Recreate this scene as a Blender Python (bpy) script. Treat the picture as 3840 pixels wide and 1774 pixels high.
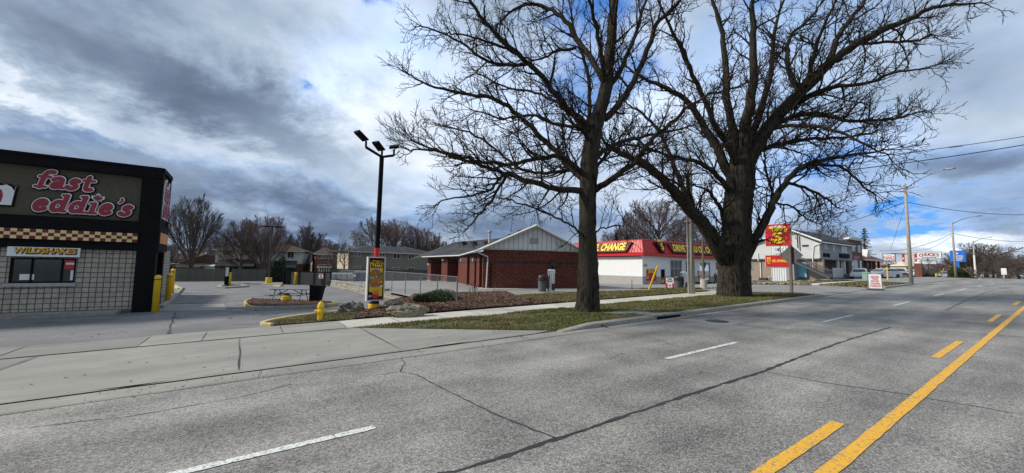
import bpy, bmesh, math, random
from mathutils import Vector as V, Matrix
R=math.radians
scene=bpy.context.scene
for o in list(bpy.data.objects): bpy.data.objects.remove(o)
C=scene.collection
# ------------------------------------------------------------ camera
F=1443.;CX,CY=1920.,887.;CAMZ=2.1
YAW,PIT,ROL=R(55.8),R(4.5),R(.88)
f0=V((math.cos(YAW),math.sin(YAW),0));r0=V((math.sin(YAW),-math.cos(YAW),0))
fw=f0*math.cos(PIT)+V((0,0,1))*math.sin(PIT)
up0=-f0*math.sin(PIT)+V((0,0,1))*math.cos(PIT)
rt=r0*math.cos(ROL)+up0*math.sin(ROL)
upv=-r0*math.sin(ROL)+up0*math.cos(ROL)
CAM=V((0,0,CAMZ))
cd=bpy.data.cameras.new('camera');co=bpy.data.objects.new('camera',cd);C.objects.link(co)
m=Matrix((rt,upv,-fw)).transposed().to_4x4();m.translation=CAM;co.matrix_world=m
cd.sensor_width=36;cd.lens=F/3840*36;cd.clip_start=.05;cd.clip_end=6000
scene.camera=co
scene.render.resolution_x=1024;scene.render.resolution_y=473
scene.view_settings.view_transform='Standard'
try: scene.view_settings.look='None'
except Exception: pass
scene.view_settings.exposure=0.38;scene.view_settings.gamma=1
# ------------------------------------------------------------ sun + sky
SUN_AZ,SUN_EL=R(148),R(38)
sd=bpy.data.lights.new('sun','SUN');sd.energy=3.4;sd.angle=R(8);sd.color=(1,.93,.82)
so=bpy.data.objects.new('sun',sd);C.objects.link(so)
sdir=V((math.cos(SUN_AZ)*math.cos(SUN_EL),math.sin(SUN_AZ)*math.cos(SUN_EL),math.sin(SUN_EL)))
so.rotation_euler=sdir.to_track_quat('Z','Y').to_euler()
w=bpy.data.worlds.new('World');scene.world=w;w.use_nodes=True
nt=w.node_tree;N=nt.nodes;L=nt.links
for n in list(N): N.remove(n)
def wn(t,**k):
    n=N.new(t)
    for a,b in k.items(): setattr(n,a,b)
    return n
def wm(op,a,b=None,c=None,clamp=False):
    n=N.new('ShaderNodeMath');n.operation=op;n.use_clamp=clamp
    for i,x in enumerate((a,b,c)):
        if x is None: continue
        if isinstance(x,(int,float)): n.inputs[i].default_value=x
        else: L.new(x,n.inputs[i])
    return n.outputs[0]
sky=wn('ShaderNodeTexSky');sky.sky_type='NISHITA';sky.sun_disc=False;sky.sun_elevation=SUN_EL;sky.sun_rotation=R(90)-SUN_AZ
sky.air_density=1.0;sky.dust_density=.3;sky.ozone_density=3
tc=wn('ShaderNodeTexCoord');sep=wn('ShaderNodeSeparateXYZ');L.new(tc.outputs['Generated'],sep.inputs[0])
dz=wm('ADD',wm('MAXIMUM',sep.outputs[2],0.0),.34)
cmb=wn('ShaderNodeCombineXYZ');L.new(wm('DIVIDE',sep.outputs[0],dz),cmb.inputs[0]);L.new(wm('DIVIDE',sep.outputs[1],dz),cmb.inputs[1])
def noise(scale,det,rough,dist=0,off=(0,0,0)):
    mp=wn('ShaderNodeMapping');L.new(cmb.outputs[0],mp.inputs[0]);mp.inputs['Location'].default_value=off
    n=wn('ShaderNodeTexNoise');L.new(mp.outputs[0],n.inputs['Vector']);n.inputs['Scale'].default_value=scale
    n.inputs['Detail'].default_value=det;n.inputs['Roughness'].default_value=rough;n.inputs['Distortion'].default_value=dist
    return n.outputs[0]
wrp=noise(1.7,9,.66,.2,(7,3,1));wrp2=noise(1.5,9,.66,.2,(2,9,4))
# warp the direction with noise so that cloud outlines billow
wv=wn('ShaderNodeCombineXYZ');L.new(wm('MULTIPLY',wm('SUBTRACT',wrp,.5),.55),wv.inputs[0]);L.new(wm('MULTIPLY',wm('SUBTRACT',wrp2,.5),.55),wv.inputs[1]);L.new(wm('MULTIPLY',wm('SUBTRACT',wrp,.5),.42),wv.inputs[2])
va=wn('ShaderNodeVectorMath');va.operation='ADD';L.new(tc.outputs['Generated'],va.inputs[0]);L.new(wv.outputs[0],va.inputs[1])
vn=wn('ShaderNodeVectorMath');vn.operation='NORMALIZE';L.new(va.outputs[0],vn.inputs[0])
def blob(px,py,rx,ry,amp,tilt=0,sharp=1.0):
    """soft elliptical patch of cloud round a sky direction"""
    d=(fw+rt*((px-CX)/F)+upv*((CY-py)/F)).normalized()
    e=d.cross(V((0,0,1))).normalized();g=e.cross(d)
    e,g=e*math.cos(tilt)+g*math.sin(tilt),g*math.cos(tilt)-e*math.sin(tilt)
    k=(F*F/((px-CX)**2+(CY-py)**2+F*F))**.75
    def dt(v):
        n=wn('ShaderNodeVectorMath');n.operation='DOT_PRODUCT';L.new(vn.outputs[0],n.inputs[0]);n.inputs[1].default_value=v;return n.outputs['Value']
    a=wm('MULTIPLY',dt(e),F/rx/k);b=wm('MULTIPLY',dt(g),F/ry/k)
    q=wm('ADD',wm('MULTIPLY',a,a),wm('MULTIPLY',b,b))
    if sharp!=1: q=wm('POWER',q,sharp)
    front=wm('GREATER_THAN',dt(d),0)
    return wm('MULTIPLY',wm('MULTIPLY',wm('EXPONENT',wm('MULTIPLY',q,-1)),amp),front)
def total(bl,base):
    s=base
    for b in bl: s=wm('ADD',s,b)
    return s
base=wm('ADD',wm('MULTIPLY',wm('SUBTRACT',noise(2.1,3,.45,.2),.5),.8),wm('MULTIPLY',wm('SUBTRACT',noise(6.5,6,.55,.3,(3,3,0)),.5),.30))
bright=total([blob(500,150,1000,260,-.34,R(-14)),blob(1000,330,330,180,-.22,R(-14)),blob(150,370,330,75,.26,R(-22)),blob(800,530,520,90,.20,R(-12)),blob(1450,300,260,480,.34),
    blob(2300,300,900,650,.17),blob(1000,840,1100,130,-.40),blob(100,560,400,110,-.22,R(-8)),blob(2100,890,600,80,-.2),blob(2000,420,260,300,.12),blob(3620,650,380,90,-.33,R(-4)),blob(3600,250,500,170,-.06),blob(3500,930,240,75,.34),blob(3250,520,240,70,.2),blob(3800,880,180,80,-.22),
    blob(2750,750,500,160,.1)],wm('ADD',base,.63))
ramp=wn('ShaderNodeValToRGB');L.new(wm('MULTIPLY',bright,1,clamp=True),ramp.inputs[0]);cr=ramp.color_ramp
cr.elements[0].position=0.05;cr.elements[0].color=(.085,.118,.178,1)
cr.elements[1].position=1;cr.elements[1].color=(.74,.79,.86,1)
for p,c in ((.28,(.145,.19,.27,1)),(.48,(.235,.30,.40,1)),(.66,(.36,.44,.545,1)),(.84,(.54,.61,.71,1))):
    e=cr.elements.new(p);e.color=c
gap=total([blob(1480,-20,110,60,1.0),blob(1255,248,45,30,.75),blob(2260,260,150,170,.85),blob(2230,50,140,110,.6),blob(3140,560,210,95,1.15,R(8)),blob(3440,815,120,50,1.5),blob(2950,-30,330,60,.7),blob(2600,-120,900,110,.6),blob(2180,400,90,60,.5)],
    wm('MULTIPLY',wm('SUBTRACT',noise(3.2,8,.6,.3,(11,5,0)),.5),1.7))
gm=wn('ShaderNodeMapRange');L.new(gap,gm.inputs[0]);gm.inputs[1].default_value=.2;gm.inputs[2].default_value=1.25;gm.interpolation_type='SMOOTHSTEP'
mk=wn('ShaderNodeVectorMath');mk.operation='MULTIPLY';L.new(sky.outputs[0],mk.inputs[0]);mk.inputs[1].default_value=(.040,.078,.135)
mk2=wn('ShaderNodeMix');mk2.data_type='RGBA';mk2.inputs['Factor'].default_value=.55;L.new(mk.outputs[0],mk2.inputs['A']);mk2.inputs['B'].default_value=(.07,.235,.62,1)
soft=total([blob(2300,350,950,420,.75),blob(1500,60,260,200,.6),blob(1300,300,200,160,.45),blob(3150,560,420,260,.8),blob(3450,830,380,90,.8),blob(250,560,500,110,.45),blob(1200,760,700,130,.4),blob(2200,850,700,120,.45),blob(3000,60,500,120,.6),blob(3650,560,300,60,.3)],wm('MULTIPLY',wm('SUBTRACT',noise(2.4,6,.55,.3,(4,8,0)),.5),1.3))
sm=wn('ShaderNodeMapRange');L.new(soft,sm.inputs[0]);sm.inputs[1].default_value=.15;sm.inputs[2].default_value=1.1;sm.inputs[4].default_value=.62;sm.interpolation_type='SMOOTHSTEP'
tint=wn('ShaderNodeVectorMath');tint.operation='MULTIPLY';L.new(ramp.outputs[0],tint.inputs[0]);tint.inputs[1].default_value=(.62,.88,1.28)
ms=wn('ShaderNodeMix');ms.data_type='RGBA';L.new(sm.outputs[0],ms.inputs['Factor']);L.new(ramp.outputs[0],ms.inputs['A']);L.new(tint.outputs[0],ms.inputs['B'])
mx=wn('ShaderNodeMix');mx.data_type='RGBA';L.new(gm.outputs[0],mx.inputs['Factor']);L.new(ms.outputs['Result'],mx.inputs['A']);L.new(mk2.outputs['Result'],mx.inputs['B'])
bg=wn('ShaderNodeBackground');L.new(mx.outputs['Result'],bg.inputs[0]);bg.inputs[1].default_value=1.0
wo=wn('ShaderNodeOutputWorld');L.new(bg.outputs[0],wo.inputs[0])

# ------------------------------------------------------------ terrain heights
def lerp1(x,T):
    if x<=T[0][0]: return T[0][1]
    for (a,p),(b,q) in zip(T,T[1:]):
        if x<=b: return p+(q-p)*(x-a)/(b-a)
    return T[-1][1]
BT=[(-80,-1.0),(-20,-.39),(0,0),(45,.865),(58,1.04),(70,1.18),(82,1.29),(94,1.35),(106,1.34),(125,1.2),(159,.85),(205,.4),(420,-3.5)]
b=lambda x:lerp1(x,BT)
def hE(x,y):
    k=b(min(x,8))+.1
    return lerp1(y,[(14.4,k),(22,max(-.06,min(.0,k-.1))),(27,-.1),(45,-.3),(62,-.48),(100,-.7)])
def hC(x,y): return lerp1(y,[(14.4,b(x)+.12),(19.5,.12+.45*b(max(x,8))+.16),(27,.36),(32,.31),(45,.2),(62,-.45),(100,-.7)])
def hT(x,y): return lerp1(y,[(14.4,b(x)+.12),(19.5,b(x)-.05),(27,.25),(34,.02),(45,-.15),(62,-.45),(100,-.7)])
def hN(x,y): return lerp1(y,[(14.4,b(x)+.12),(17.5,b(x)-.12),(27,.55),(34,.4),(45,0.05),(62,-.4),(100,-.7)])
def hF(x,y): return lerp1(y,[(14.4,b(x)+.12),(18,b(x)-.15),(30,b(x)-.25),(62,b(x)-.4),(100,b(x)-.8)])
def mixw(x,a,c): return min(1,max(0,(x-a)/(c-a)))
RET=7.5
def hlot(x,y,zone=None):
    if zone=='E' or (zone is None and x<RET and y>20): return hE(x,y)
    if x<RET: k=mixw(x,3.5,RET)*mixw(y,21,19); return hE(x,y)*(1-k)+hC(x,y)*k
    k=mixw(x,24,38); v=hC(x,y)*(1-k)+hT(x,y)*k
    k=mixw(x,46,60); v=v*(1-k)+hN(x,y)*k
    k=mixw(x,80,100); return v*(1-k)+hF(x,y)*k
RAISED=[(7.9,9.2,28.6,30.1),(42.0,43.0,51.5,53),(96,97,400,401)]
def edge(x):
    for a,a2,c2,c in RAISED:
        if a<x<c: return .02+.12*min(mixw(x,a,a2),mixw(x,c,c2))
    return .02
def h(x,y,zone=None):
    if y<9.1: return b(x)
    if y<12.7:
        e=edge(x);k=(y-9.1)/3.6
        if 2.6<x<9.2:   # warped wing of the driveway flare
            pass
        return b(x)+e+(.1-e)*k if e<.1 else b(x)+e+(.12-e)*k
    if y<14.4: return b(x)+.1+.01*mixw(x,3,9)
    return hlot(x,y,zone)
def ray(px,py): return fw+rt*((px-CX)/F)+upv*((CY-py)/F)
def S(px,py,Z): return CAM+ray(px,py)*Z
def G(px,py,zone=None,mx=400):
    d=ray(px,py);t=1.5;st=.25
    while t<mx:
        p=CAM+d*t
        if p.z<h(p.x,p.y,zone):
            lo,hi=t-st,t
            for _ in range(20):
                mid=(lo+hi)/2;p=CAM+d*mid
                if p.z<h(p.x,p.y,zone): hi=mid
                else: lo=mid
            p=CAM+d*hi;return V((p.x,p.y,h(p.x,p.y,zone)))
        t+=st
    raise ValueError('no ground at %s %s'%(px,py))
def PY(px,py,Y): d=ray(px,py);return CAM+d*(Y/d.y)
def PX(px,py,X): d=ray(px,py);return CAM+d*(X/d.x)
def proj(P):
    d=V(P)-CAM;z=d.dot(fw);return CX+F*d.dot(rt)/z,CY-F*d.dot(upv)/z,z
def ztop(P,py):
    lo,hi=P[2]-3,P[2]+40
    for _ in range(40):
        m_=(lo+hi)/2
        if proj((P[0],P[1],m_))[1]>py: lo=m_
        else: hi=m_
    return lo
def depth(P): return proj(P)[2]
def wpx(P,npx): return npx/F*depth(P)
def onground(x,y,zone=None): return V((x,y,h(x,y,zone)))
# ------------------------------------------------------------ materials
def M(name,col,rough=.8,col2=None,scale=4,bump=0,bscale=None,metal=0,detail=6,mixlo=.35,mixhi=.65,coord='Object',stretch=(1,1,1),spec=.4,col3=None,scale3=.6,lo3=.42,hi3=.66,emit=None,alpha=None,coat=0):
    m=bpy.data.materials.new(name);m.use_nodes=True;t=m.node_tree;n=t.nodes;l=t.links;bs=n['Principled BSDF']
    bs.inputs['Roughness'].default_value=rough;bs.inputs['Metallic'].default_value=metal;bs.inputs['Specular IOR Level'].default_value=spec
    bs.inputs['Coat Weight'].default_value=coat
    if col2 is None: col2=tuple(c*.8 for c in col)
    c=n.new('ShaderNodeTexCoord');mp=n.new('ShaderNodeMapping');l.new(c.outputs[coord],mp.inputs[0]);mp.inputs['Scale'].default_value=stretch
    no=n.new('ShaderNodeTexNoise');l.new(mp.outputs[0],no.inputs['Vector']);no.inputs['Scale'].default_value=scale;no.inputs['Detail'].default_value=detail;no.inputs['Roughness'].default_value=.65
    mr=n.new('ShaderNodeMapRange');l.new(no.outputs[0],mr.inputs[0]);mr.inputs[1].default_value=mixlo;mr.inputs[2].default_value=mixhi
    mi=n.new('ShaderNodeMix');mi.data_type='RGBA';l.new(mr.outputs[0],mi.inputs['Factor']);mi.inputs['A'].default_value=(*col,1);mi.inputs['B'].default_value=(*col2,1)
    out=mi.outputs['Result']
    if col3 is not None:
        n3=n.new('ShaderNodeTexNoise');l.new(mp.outputs[0],n3.inputs['Vector']);n3.inputs['Scale'].default_value=scale3;n3.inputs['Detail'].default_value=5
        m3=n.new('ShaderNodeMapRange');l.new(n3.outputs[0],m3.inputs[0]);m3.inputs[1].default_value=lo3;m3.inputs[2].default_value=hi3
        x3=n.new('ShaderNodeMix');x3.data_type='RGBA';l.new(m3.outputs[0],x3.inputs['Factor']);l.new(out,x3.inputs['A']);x3.inputs['B'].default_value=(*col3,1);out=x3.outputs['Result']
    l.new(out,bs.inputs['Base Color'])
    if bump:
        b2=n.new('ShaderNodeTexNoise');l.new(mp.outputs[0],b2.inputs['Vector']);b2.inputs['Scale'].default_value=bscale or scale*4;b2.inputs['Detail'].default_value=5
        bu=n.new('ShaderNodeBump');bu.inputs['Strength'].default_value=bump;bu.inputs['Distance'].default_value=.02;l.new(b2.outputs[0],bu.inputs['Height']);l.new(bu.outputs[0],bs.inputs['Normal'])
    if emit: bs.inputs['Emission Color'].default_value=(*emit[:3],1);bs.inputs['Emission Strength'].default_value=emit[3]
    if alpha is not None: bs.inputs['Alpha'].default_value=alpha
    return m
def patterned(name,colA,colB,mortar,bw,bh,ms=.01,offset=.5,rough=.85,bump=.6,axis='xy',noise_amt=.5,squash=0,dist=.02,smooth=.1):
    """brick-texture wall: courses run along x+y, heights along z"""
    m=bpy.data.materials.new(name);m.use_nodes=True;t=m.node_tree;n=t.nodes;l=t.links;bs=n['Principled BSDF'];bs.inputs['Roughness'].default_value=rough
    bs.inputs['Specular IOR Level'].default_value=.25
    c=n.new('ShaderNodeTexCoord');s=n.new('ShaderNodeSeparateXYZ');l.new(c.outputs['Object'],s.inputs[0])
    a=n.new('ShaderNodeMath');l.new(s.outputs[0],a.inputs[0]);l.new(s.outputs[1],a.inputs[1]);a.operation='ADD'
    cb=n.new('ShaderNodeCombineXYZ');l.new(a.outputs[0],cb.inputs[0])
    l.new(s.outputs[2],cb.inputs[1])
    if axis=='top': l.new(s.outputs[0],cb.inputs[0]);l.new(s.outputs[1],cb.inputs[1])
    br=n.new('ShaderNodeTexBrick');l.new(cb.outputs[0],br.inputs['Vector']);br.inputs['Color1'].default_value=(*colA,1);br.inputs['Color2'].default_value=(*colB,1);br.inputs['Mortar'].default_value=(*mortar,1)
    br.inputs['Scale'].default_value=1;br.inputs['Brick Width'].default_value=bw;br.inputs['Row Height'].default_value=bh;br.inputs['Mortar Size'].default_value=ms;br.offset=offset;br.inputs['Mortar Smooth'].default_value=smooth
    no=n.new('ShaderNodeTexNoise');l.new(c.outputs['Object'],no.inputs['Vector']);no.inputs['Scale'].default_value=6;no.inputs['Detail'].default_value=8
    mr=n.new('ShaderNodeMapRange');l.new(no.outputs[0],mr.inputs[0]);mr.inputs[1].default_value=.25;mr.inputs[2].default_value=.75;mr.inputs[3].default_value=1-noise_amt*.5;mr.inputs[4].default_value=1+noise_amt*.35
    mu=n.new('ShaderNodeVectorMath');mu.operation='SCALE';l.new(br.outputs[0],mu.inputs[0]);l.new(mr.outputs[0],mu.inputs['Scale']);l.new(mu.outputs[0],bs.inputs['Base Color'])
    n2=n.new('ShaderNodeTexNoise');l.new(c.outputs['Object'],n2.inputs['Vector']);n2.inputs['Scale'].default_value=22;n2.inputs['Detail'].default_value=5
    ad=n.new('ShaderNodeMath');ad.operation='MULTIPLY_ADD';l.new(br.outputs['Fac'],ad.inputs[0]);ad.inputs[1].default_value=-1.5;l.new(n2.outputs[0],ad.inputs[2])
    bu=n.new('ShaderNodeBump');bu.inputs['Strength'].default_value=bump;bu.inputs['Distance'].default_value=dist;l.new(ad.outputs[0],bu.inputs['Height']);l.new(bu.outputs[0],bs.inputs['Normal'])
    return m
def boards(name,colA,colB,gap,width,rough=.85,vertical=True,line=.08,bump=.5,nscale=3):
    """boards or siding: a dark line every `width` metres"""
    m=bpy.data.materials.new(name);m.use_nodes=True;t=m.node_tree;n=t.nodes;l=t.links;bs=n['Principled BSDF'];bs.inputs['Roughness'].default_value=rough;bs.inputs['Specular IOR Level'].default_value=.25
    c=n.new('ShaderNodeTexCoord');s=n.new('ShaderNodeSeparateXYZ');l.new(c.outputs['Object'],s.inputs[0])
    def mth(op,a,bb=None):
        q=n.new('ShaderNodeMath');q.operation=op
        for i,x in enumerate((a,bb)):
            if x is None: continue
            if isinstance(x,(int,float)): q.inputs[i].default_value=x
            else: l.new(x,q.inputs[i])
        return q.outputs[0]
    src=mth('ADD',s.outputs[0],s.outputs[1]) if vertical else s.outputs[2]
    k=mth('DIVIDE',src,width);fr=mth('FRACT',k);fl=mth('FLOOR',k)
    wn_=n.new('ShaderNodeTexWhiteNoise');wn_.noise_dimensions='1D';l.new(fl,wn_.inputs['W'])
    mp=n.new('ShaderNodeMapping');l.new(c.outputs['Object'],mp.inputs[0]);mp.inputs['Scale'].default_value=(1,1,.15) if vertical else (.15,.15,1)
    no=n.new('ShaderNodeTexNoise');l.new(mp.outputs[0],no.inputs['Vector']);no.inputs['Scale'].default_value=nscale*4;no.inputs['Detail'].default_value=6
    f=mth('ADD',mth('MULTIPLY',wn_.outputs[0],.6),mth('MULTIPLY',no.outputs[0],.5))
    mi=n.new('ShaderNodeMix');mi.data_type='RGBA';l.new(f,mi.inputs['Factor']);mi.inputs['A'].default_value=(*colA,1);mi.inputs['B'].default_value=(*colB,1)
    ln=mth('LESS_THAN',fr,line)
    m2=n.new('ShaderNodeMix');m2.data_type='RGBA';l.new(ln,m2.inputs['Factor']);l.new(mi.outputs['Result'],m2.inputs['A']);m2.inputs['B'].default_value=(*gap,1)
    l.new(m2.outputs['Result'],bs.inputs['Base Color'])
    bu=n.new('ShaderNodeBump');bu.inputs['Strength'].default_value=bump;bu.inputs['Distance'].default_value=.02;l.new(mth('SUBTRACT',fr if not vertical else no.outputs[0],ln),bu.inputs['Height']);l.new(bu.outputs[0],bs.inputs['Normal'])
    return m
def checker(name,cA,cB,sx,sz,ox=0,oz=0):
    m=bpy.data.materials.new(name);m.use_nodes=True;t=m.node_tree;n=t.nodes;l=t.links;bs=n['Principled BSDF'];bs.inputs['Roughness'].default_value=.6
    c=n.new('ShaderNodeTexCoord');s=n.new('ShaderNodeSeparateXYZ');l.new(c.outputs['Object'],s.inputs[0])
    a=n.new('ShaderNodeMath');l.new(s.outputs[0],a.inputs[0]);l.new(s.outputs[1],a.inputs[1])
    cb=n.new('ShaderNodeCombineXYZ');l.new(a.outputs[0],cb.inputs[0]);l.new(s.outputs[2],cb.inputs[1]);cb.inputs[2].default_value=.5
    mp=n.new('ShaderNodeMapping');l.new(cb.outputs[0],mp.inputs[0]);mp.inputs['Scale'].default_value=(1/sx,1/sz,1);mp.inputs['Location'].default_value=(ox,oz,0)
    ch=n.new('ShaderNodeTexChecker');l.new(mp.outputs[0],ch.inputs['Vector']);ch.inputs['Scale'].default_value=1;ch.inputs['Color1'].default_value=(*cA,1);ch.inputs['Color2'].default_value=(*cB,1);l.new(ch.outputs[0],bs.inputs['Base Color'])
    return m
def road_mat():
    m=bpy.data.materials.new('road_asphalt');m.use_nodes=True;t=m.node_tree;n=t.nodes;l=t.links;bs=n['Principled BSDF'];bs.inputs['Roughness'].default_value=.75;bs.inputs['Specular IOR Level'].default_value=.4
    c=n.new('ShaderNodeTexCoord')
    v=n.new('ShaderNodeTexVoronoi');l.new(c.outputs['Object'],v.inputs['Vector']);v.inputs['Scale'].default_value=62
    no=n.new('ShaderNodeTexNoise');l.new(c.outputs['Object'],no.inputs['Vector']);no.inputs['Scale'].default_value=26;no.inputs['Detail'].default_value=7;no.inputs['Roughness'].default_value=.8
    mp=n.new('ShaderNodeMapping');l.new(c.outputs['Object'],mp.inputs[0]);mp.inputs['Scale'].default_value=(.12,.8,1)
    n2=n.new('ShaderNodeTexNoise');l.new(mp.outputs[0],n2.inputs['Vector']);n2.inputs['Scale'].default_value=1.1;n2.inputs['Detail'].default_value=6
    n3=n.new('ShaderNodeTexNoise');l.new(c.outputs['Object'],n3.inputs['Vector']);n3.inputs['Scale'].default_value=.9;n3.inputs['Detail'].default_value=6
    sh=n.new('ShaderNodeSeparateColor');l.new(v.outputs['Color'],sh.inputs[0])
    def mth(op,a,bb=None):
        q=n.new('ShaderNodeMath');q.operation=op
        for i,x in enumerate((a,bb)):
            if x is None: continue
            if isinstance(x,(int,float)): q.inputs[i].default_value=x
            else: l.new(x,q.inputs[i])
        return q.outputs[0]
    f=mth('ADD',mth('MULTIPLY',sh.outputs[0],.55),mth('MULTIPLY',no.outputs[0],.95))
    f=mth('ADD',f,mth('MULTIPLY',mth('SUBTRACT',n2.outputs[0],.5),.9));f=mth('ADD',f,mth('MULTIPLY',mth('SUBTRACT',n3.outputs[0],.5),.6))
    f=mth('SUBTRACT',f,.25)
    rp=n.new('ShaderNodeValToRGB');l.new(f,rp.inputs[0]);e=rp.color_ramp.elements;e[0].position=.08;e[0].color=(.058,.055,.052,1);e[1].position=1.0;e[1].color=(.45,.43,.39,1)
    q=rp.color_ramp.elements.new(.5);q.color=(.20,.193,.182,1)
    l.new(rp.outputs[0],bs.inputs['Base Color'])
    bu=n.new('ShaderNodeBump');bu.inputs['Strength'].default_value=.55;bu.inputs['Distance'].default_value=.012;l.new(v.outputs['Distance'],bu.inputs['Height']);l.new(bu.outputs[0],bs.inputs['Normal'])
    return m
def lot_mat():
    m=M('lot_asphalt',(.205,.202,.2),.85,(.13,.132,.136),14,.35,90,col3=(.12,.122,.128),scale3=.45);t=m.node_tree;n=t.nodes;l=t.links;bs=n['Principled BSDF']
    src=bs.inputs['Base Color'].links[0].from_socket
    c=n.new('ShaderNodeTexCoord');no=n.new('ShaderNodeTexNoise');l.new(c.outputs['Object'],no.inputs['Vector']);no.inputs['Scale'].default_value=1.6;no.inputs['Detail'].default_value=6
    mm=n.new('ShaderNodeMix');mm.data_type='RGBA';mm.inputs['Factor'].default_value=.28;l.new(c.outputs['Object'],mm.inputs['A']);l.new(no.outputs['Color'],mm.inputs['B'])
    v=n.new('ShaderNodeTexVoronoi');v.feature='DISTANCE_TO_EDGE';v.inputs['Scale'].default_value=.95;l.new(mm.outputs['Result'],v.inputs['Vector'])
    lt=n.new('ShaderNodeMapRange');l.new(v.outputs['Distance'],lt.inputs[0]);lt.inputs[1].default_value=.008;lt.inputs[2].default_value=.016;lt.inputs[3].default_value=1;lt.inputs[4].default_value=0
    n2=n.new('ShaderNodeTexNoise');l.new(c.outputs['Object'],n2.inputs['Vector']);n2.inputs['Scale'].default_value=.35
    mr=n.new('ShaderNodeMapRange');l.new(n2.outputs[0],mr.inputs[0]);mr.inputs[1].default_value=.5;mr.inputs[2].default_value=.62
    mu=n.new('ShaderNodeMath');mu.operation='MULTIPLY';l.new(lt.outputs[0],mu.inputs[0]);l.new(mr.outputs[0],mu.inputs[1])
    x=n.new('ShaderNodeMix');x.data_type='RGBA';l.new(mu.outputs[0],x.inputs['Factor']);l.new(src,x.inputs['A']);x.inputs['B'].default_value=(.04,.04,.042,1);l.new(x.outputs['Result'],bs.inputs['Base Color'])
    return m
def glass_mat(name='window_glass',c=(.02,.025,.03)):
    m=M(name,c,.08,tuple(x*1.6 for x in c),1.5,spec=.8);return m
def mesh_fence_mat():
    m=bpy.data.materials.new('chain_link_wire');m.use_nodes=True;t=m.node_tree;n=t.nodes;l=t.links;bs=n['Principled BSDF'];bs.inputs['Metallic'].default_value=.6;bs.inputs['Base Color'].default_value=(.35,.36,.37,1);bs.inputs['Roughness'].default_value=.5
    c=n.new('ShaderNodeTexCoord');s=n.new('ShaderNodeSeparateXYZ');l.new(c.outputs['Object'],s.inputs[0])
    def mth(op,a,bb=None):
        q=n.new('ShaderNodeMath');q.operation=op
        for i,x in enumerate((a,bb)):
            if x is None: continue
            if isinstance(x,(int,float)): q.inputs[i].default_value=x
            else: l.new(x,q.inputs[i])
        return q.outputs[0]
    u=mth('ADD',s.outputs[0],s.outputs[1])
    a=mth('LESS_THAN',mth('FRACT',mth('DIVIDE',mth('ADD',u,s.outputs[2]),.075)),.09);bq=mth('LESS_THAN',mth('FRACT',mth('DIVIDE',mth('SUBTRACT',u,s.outputs[2]),.075)),.09)
    l.new(mth('MAXIMUM',a,bq),bs.inputs['Alpha']);return m
K={}
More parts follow.
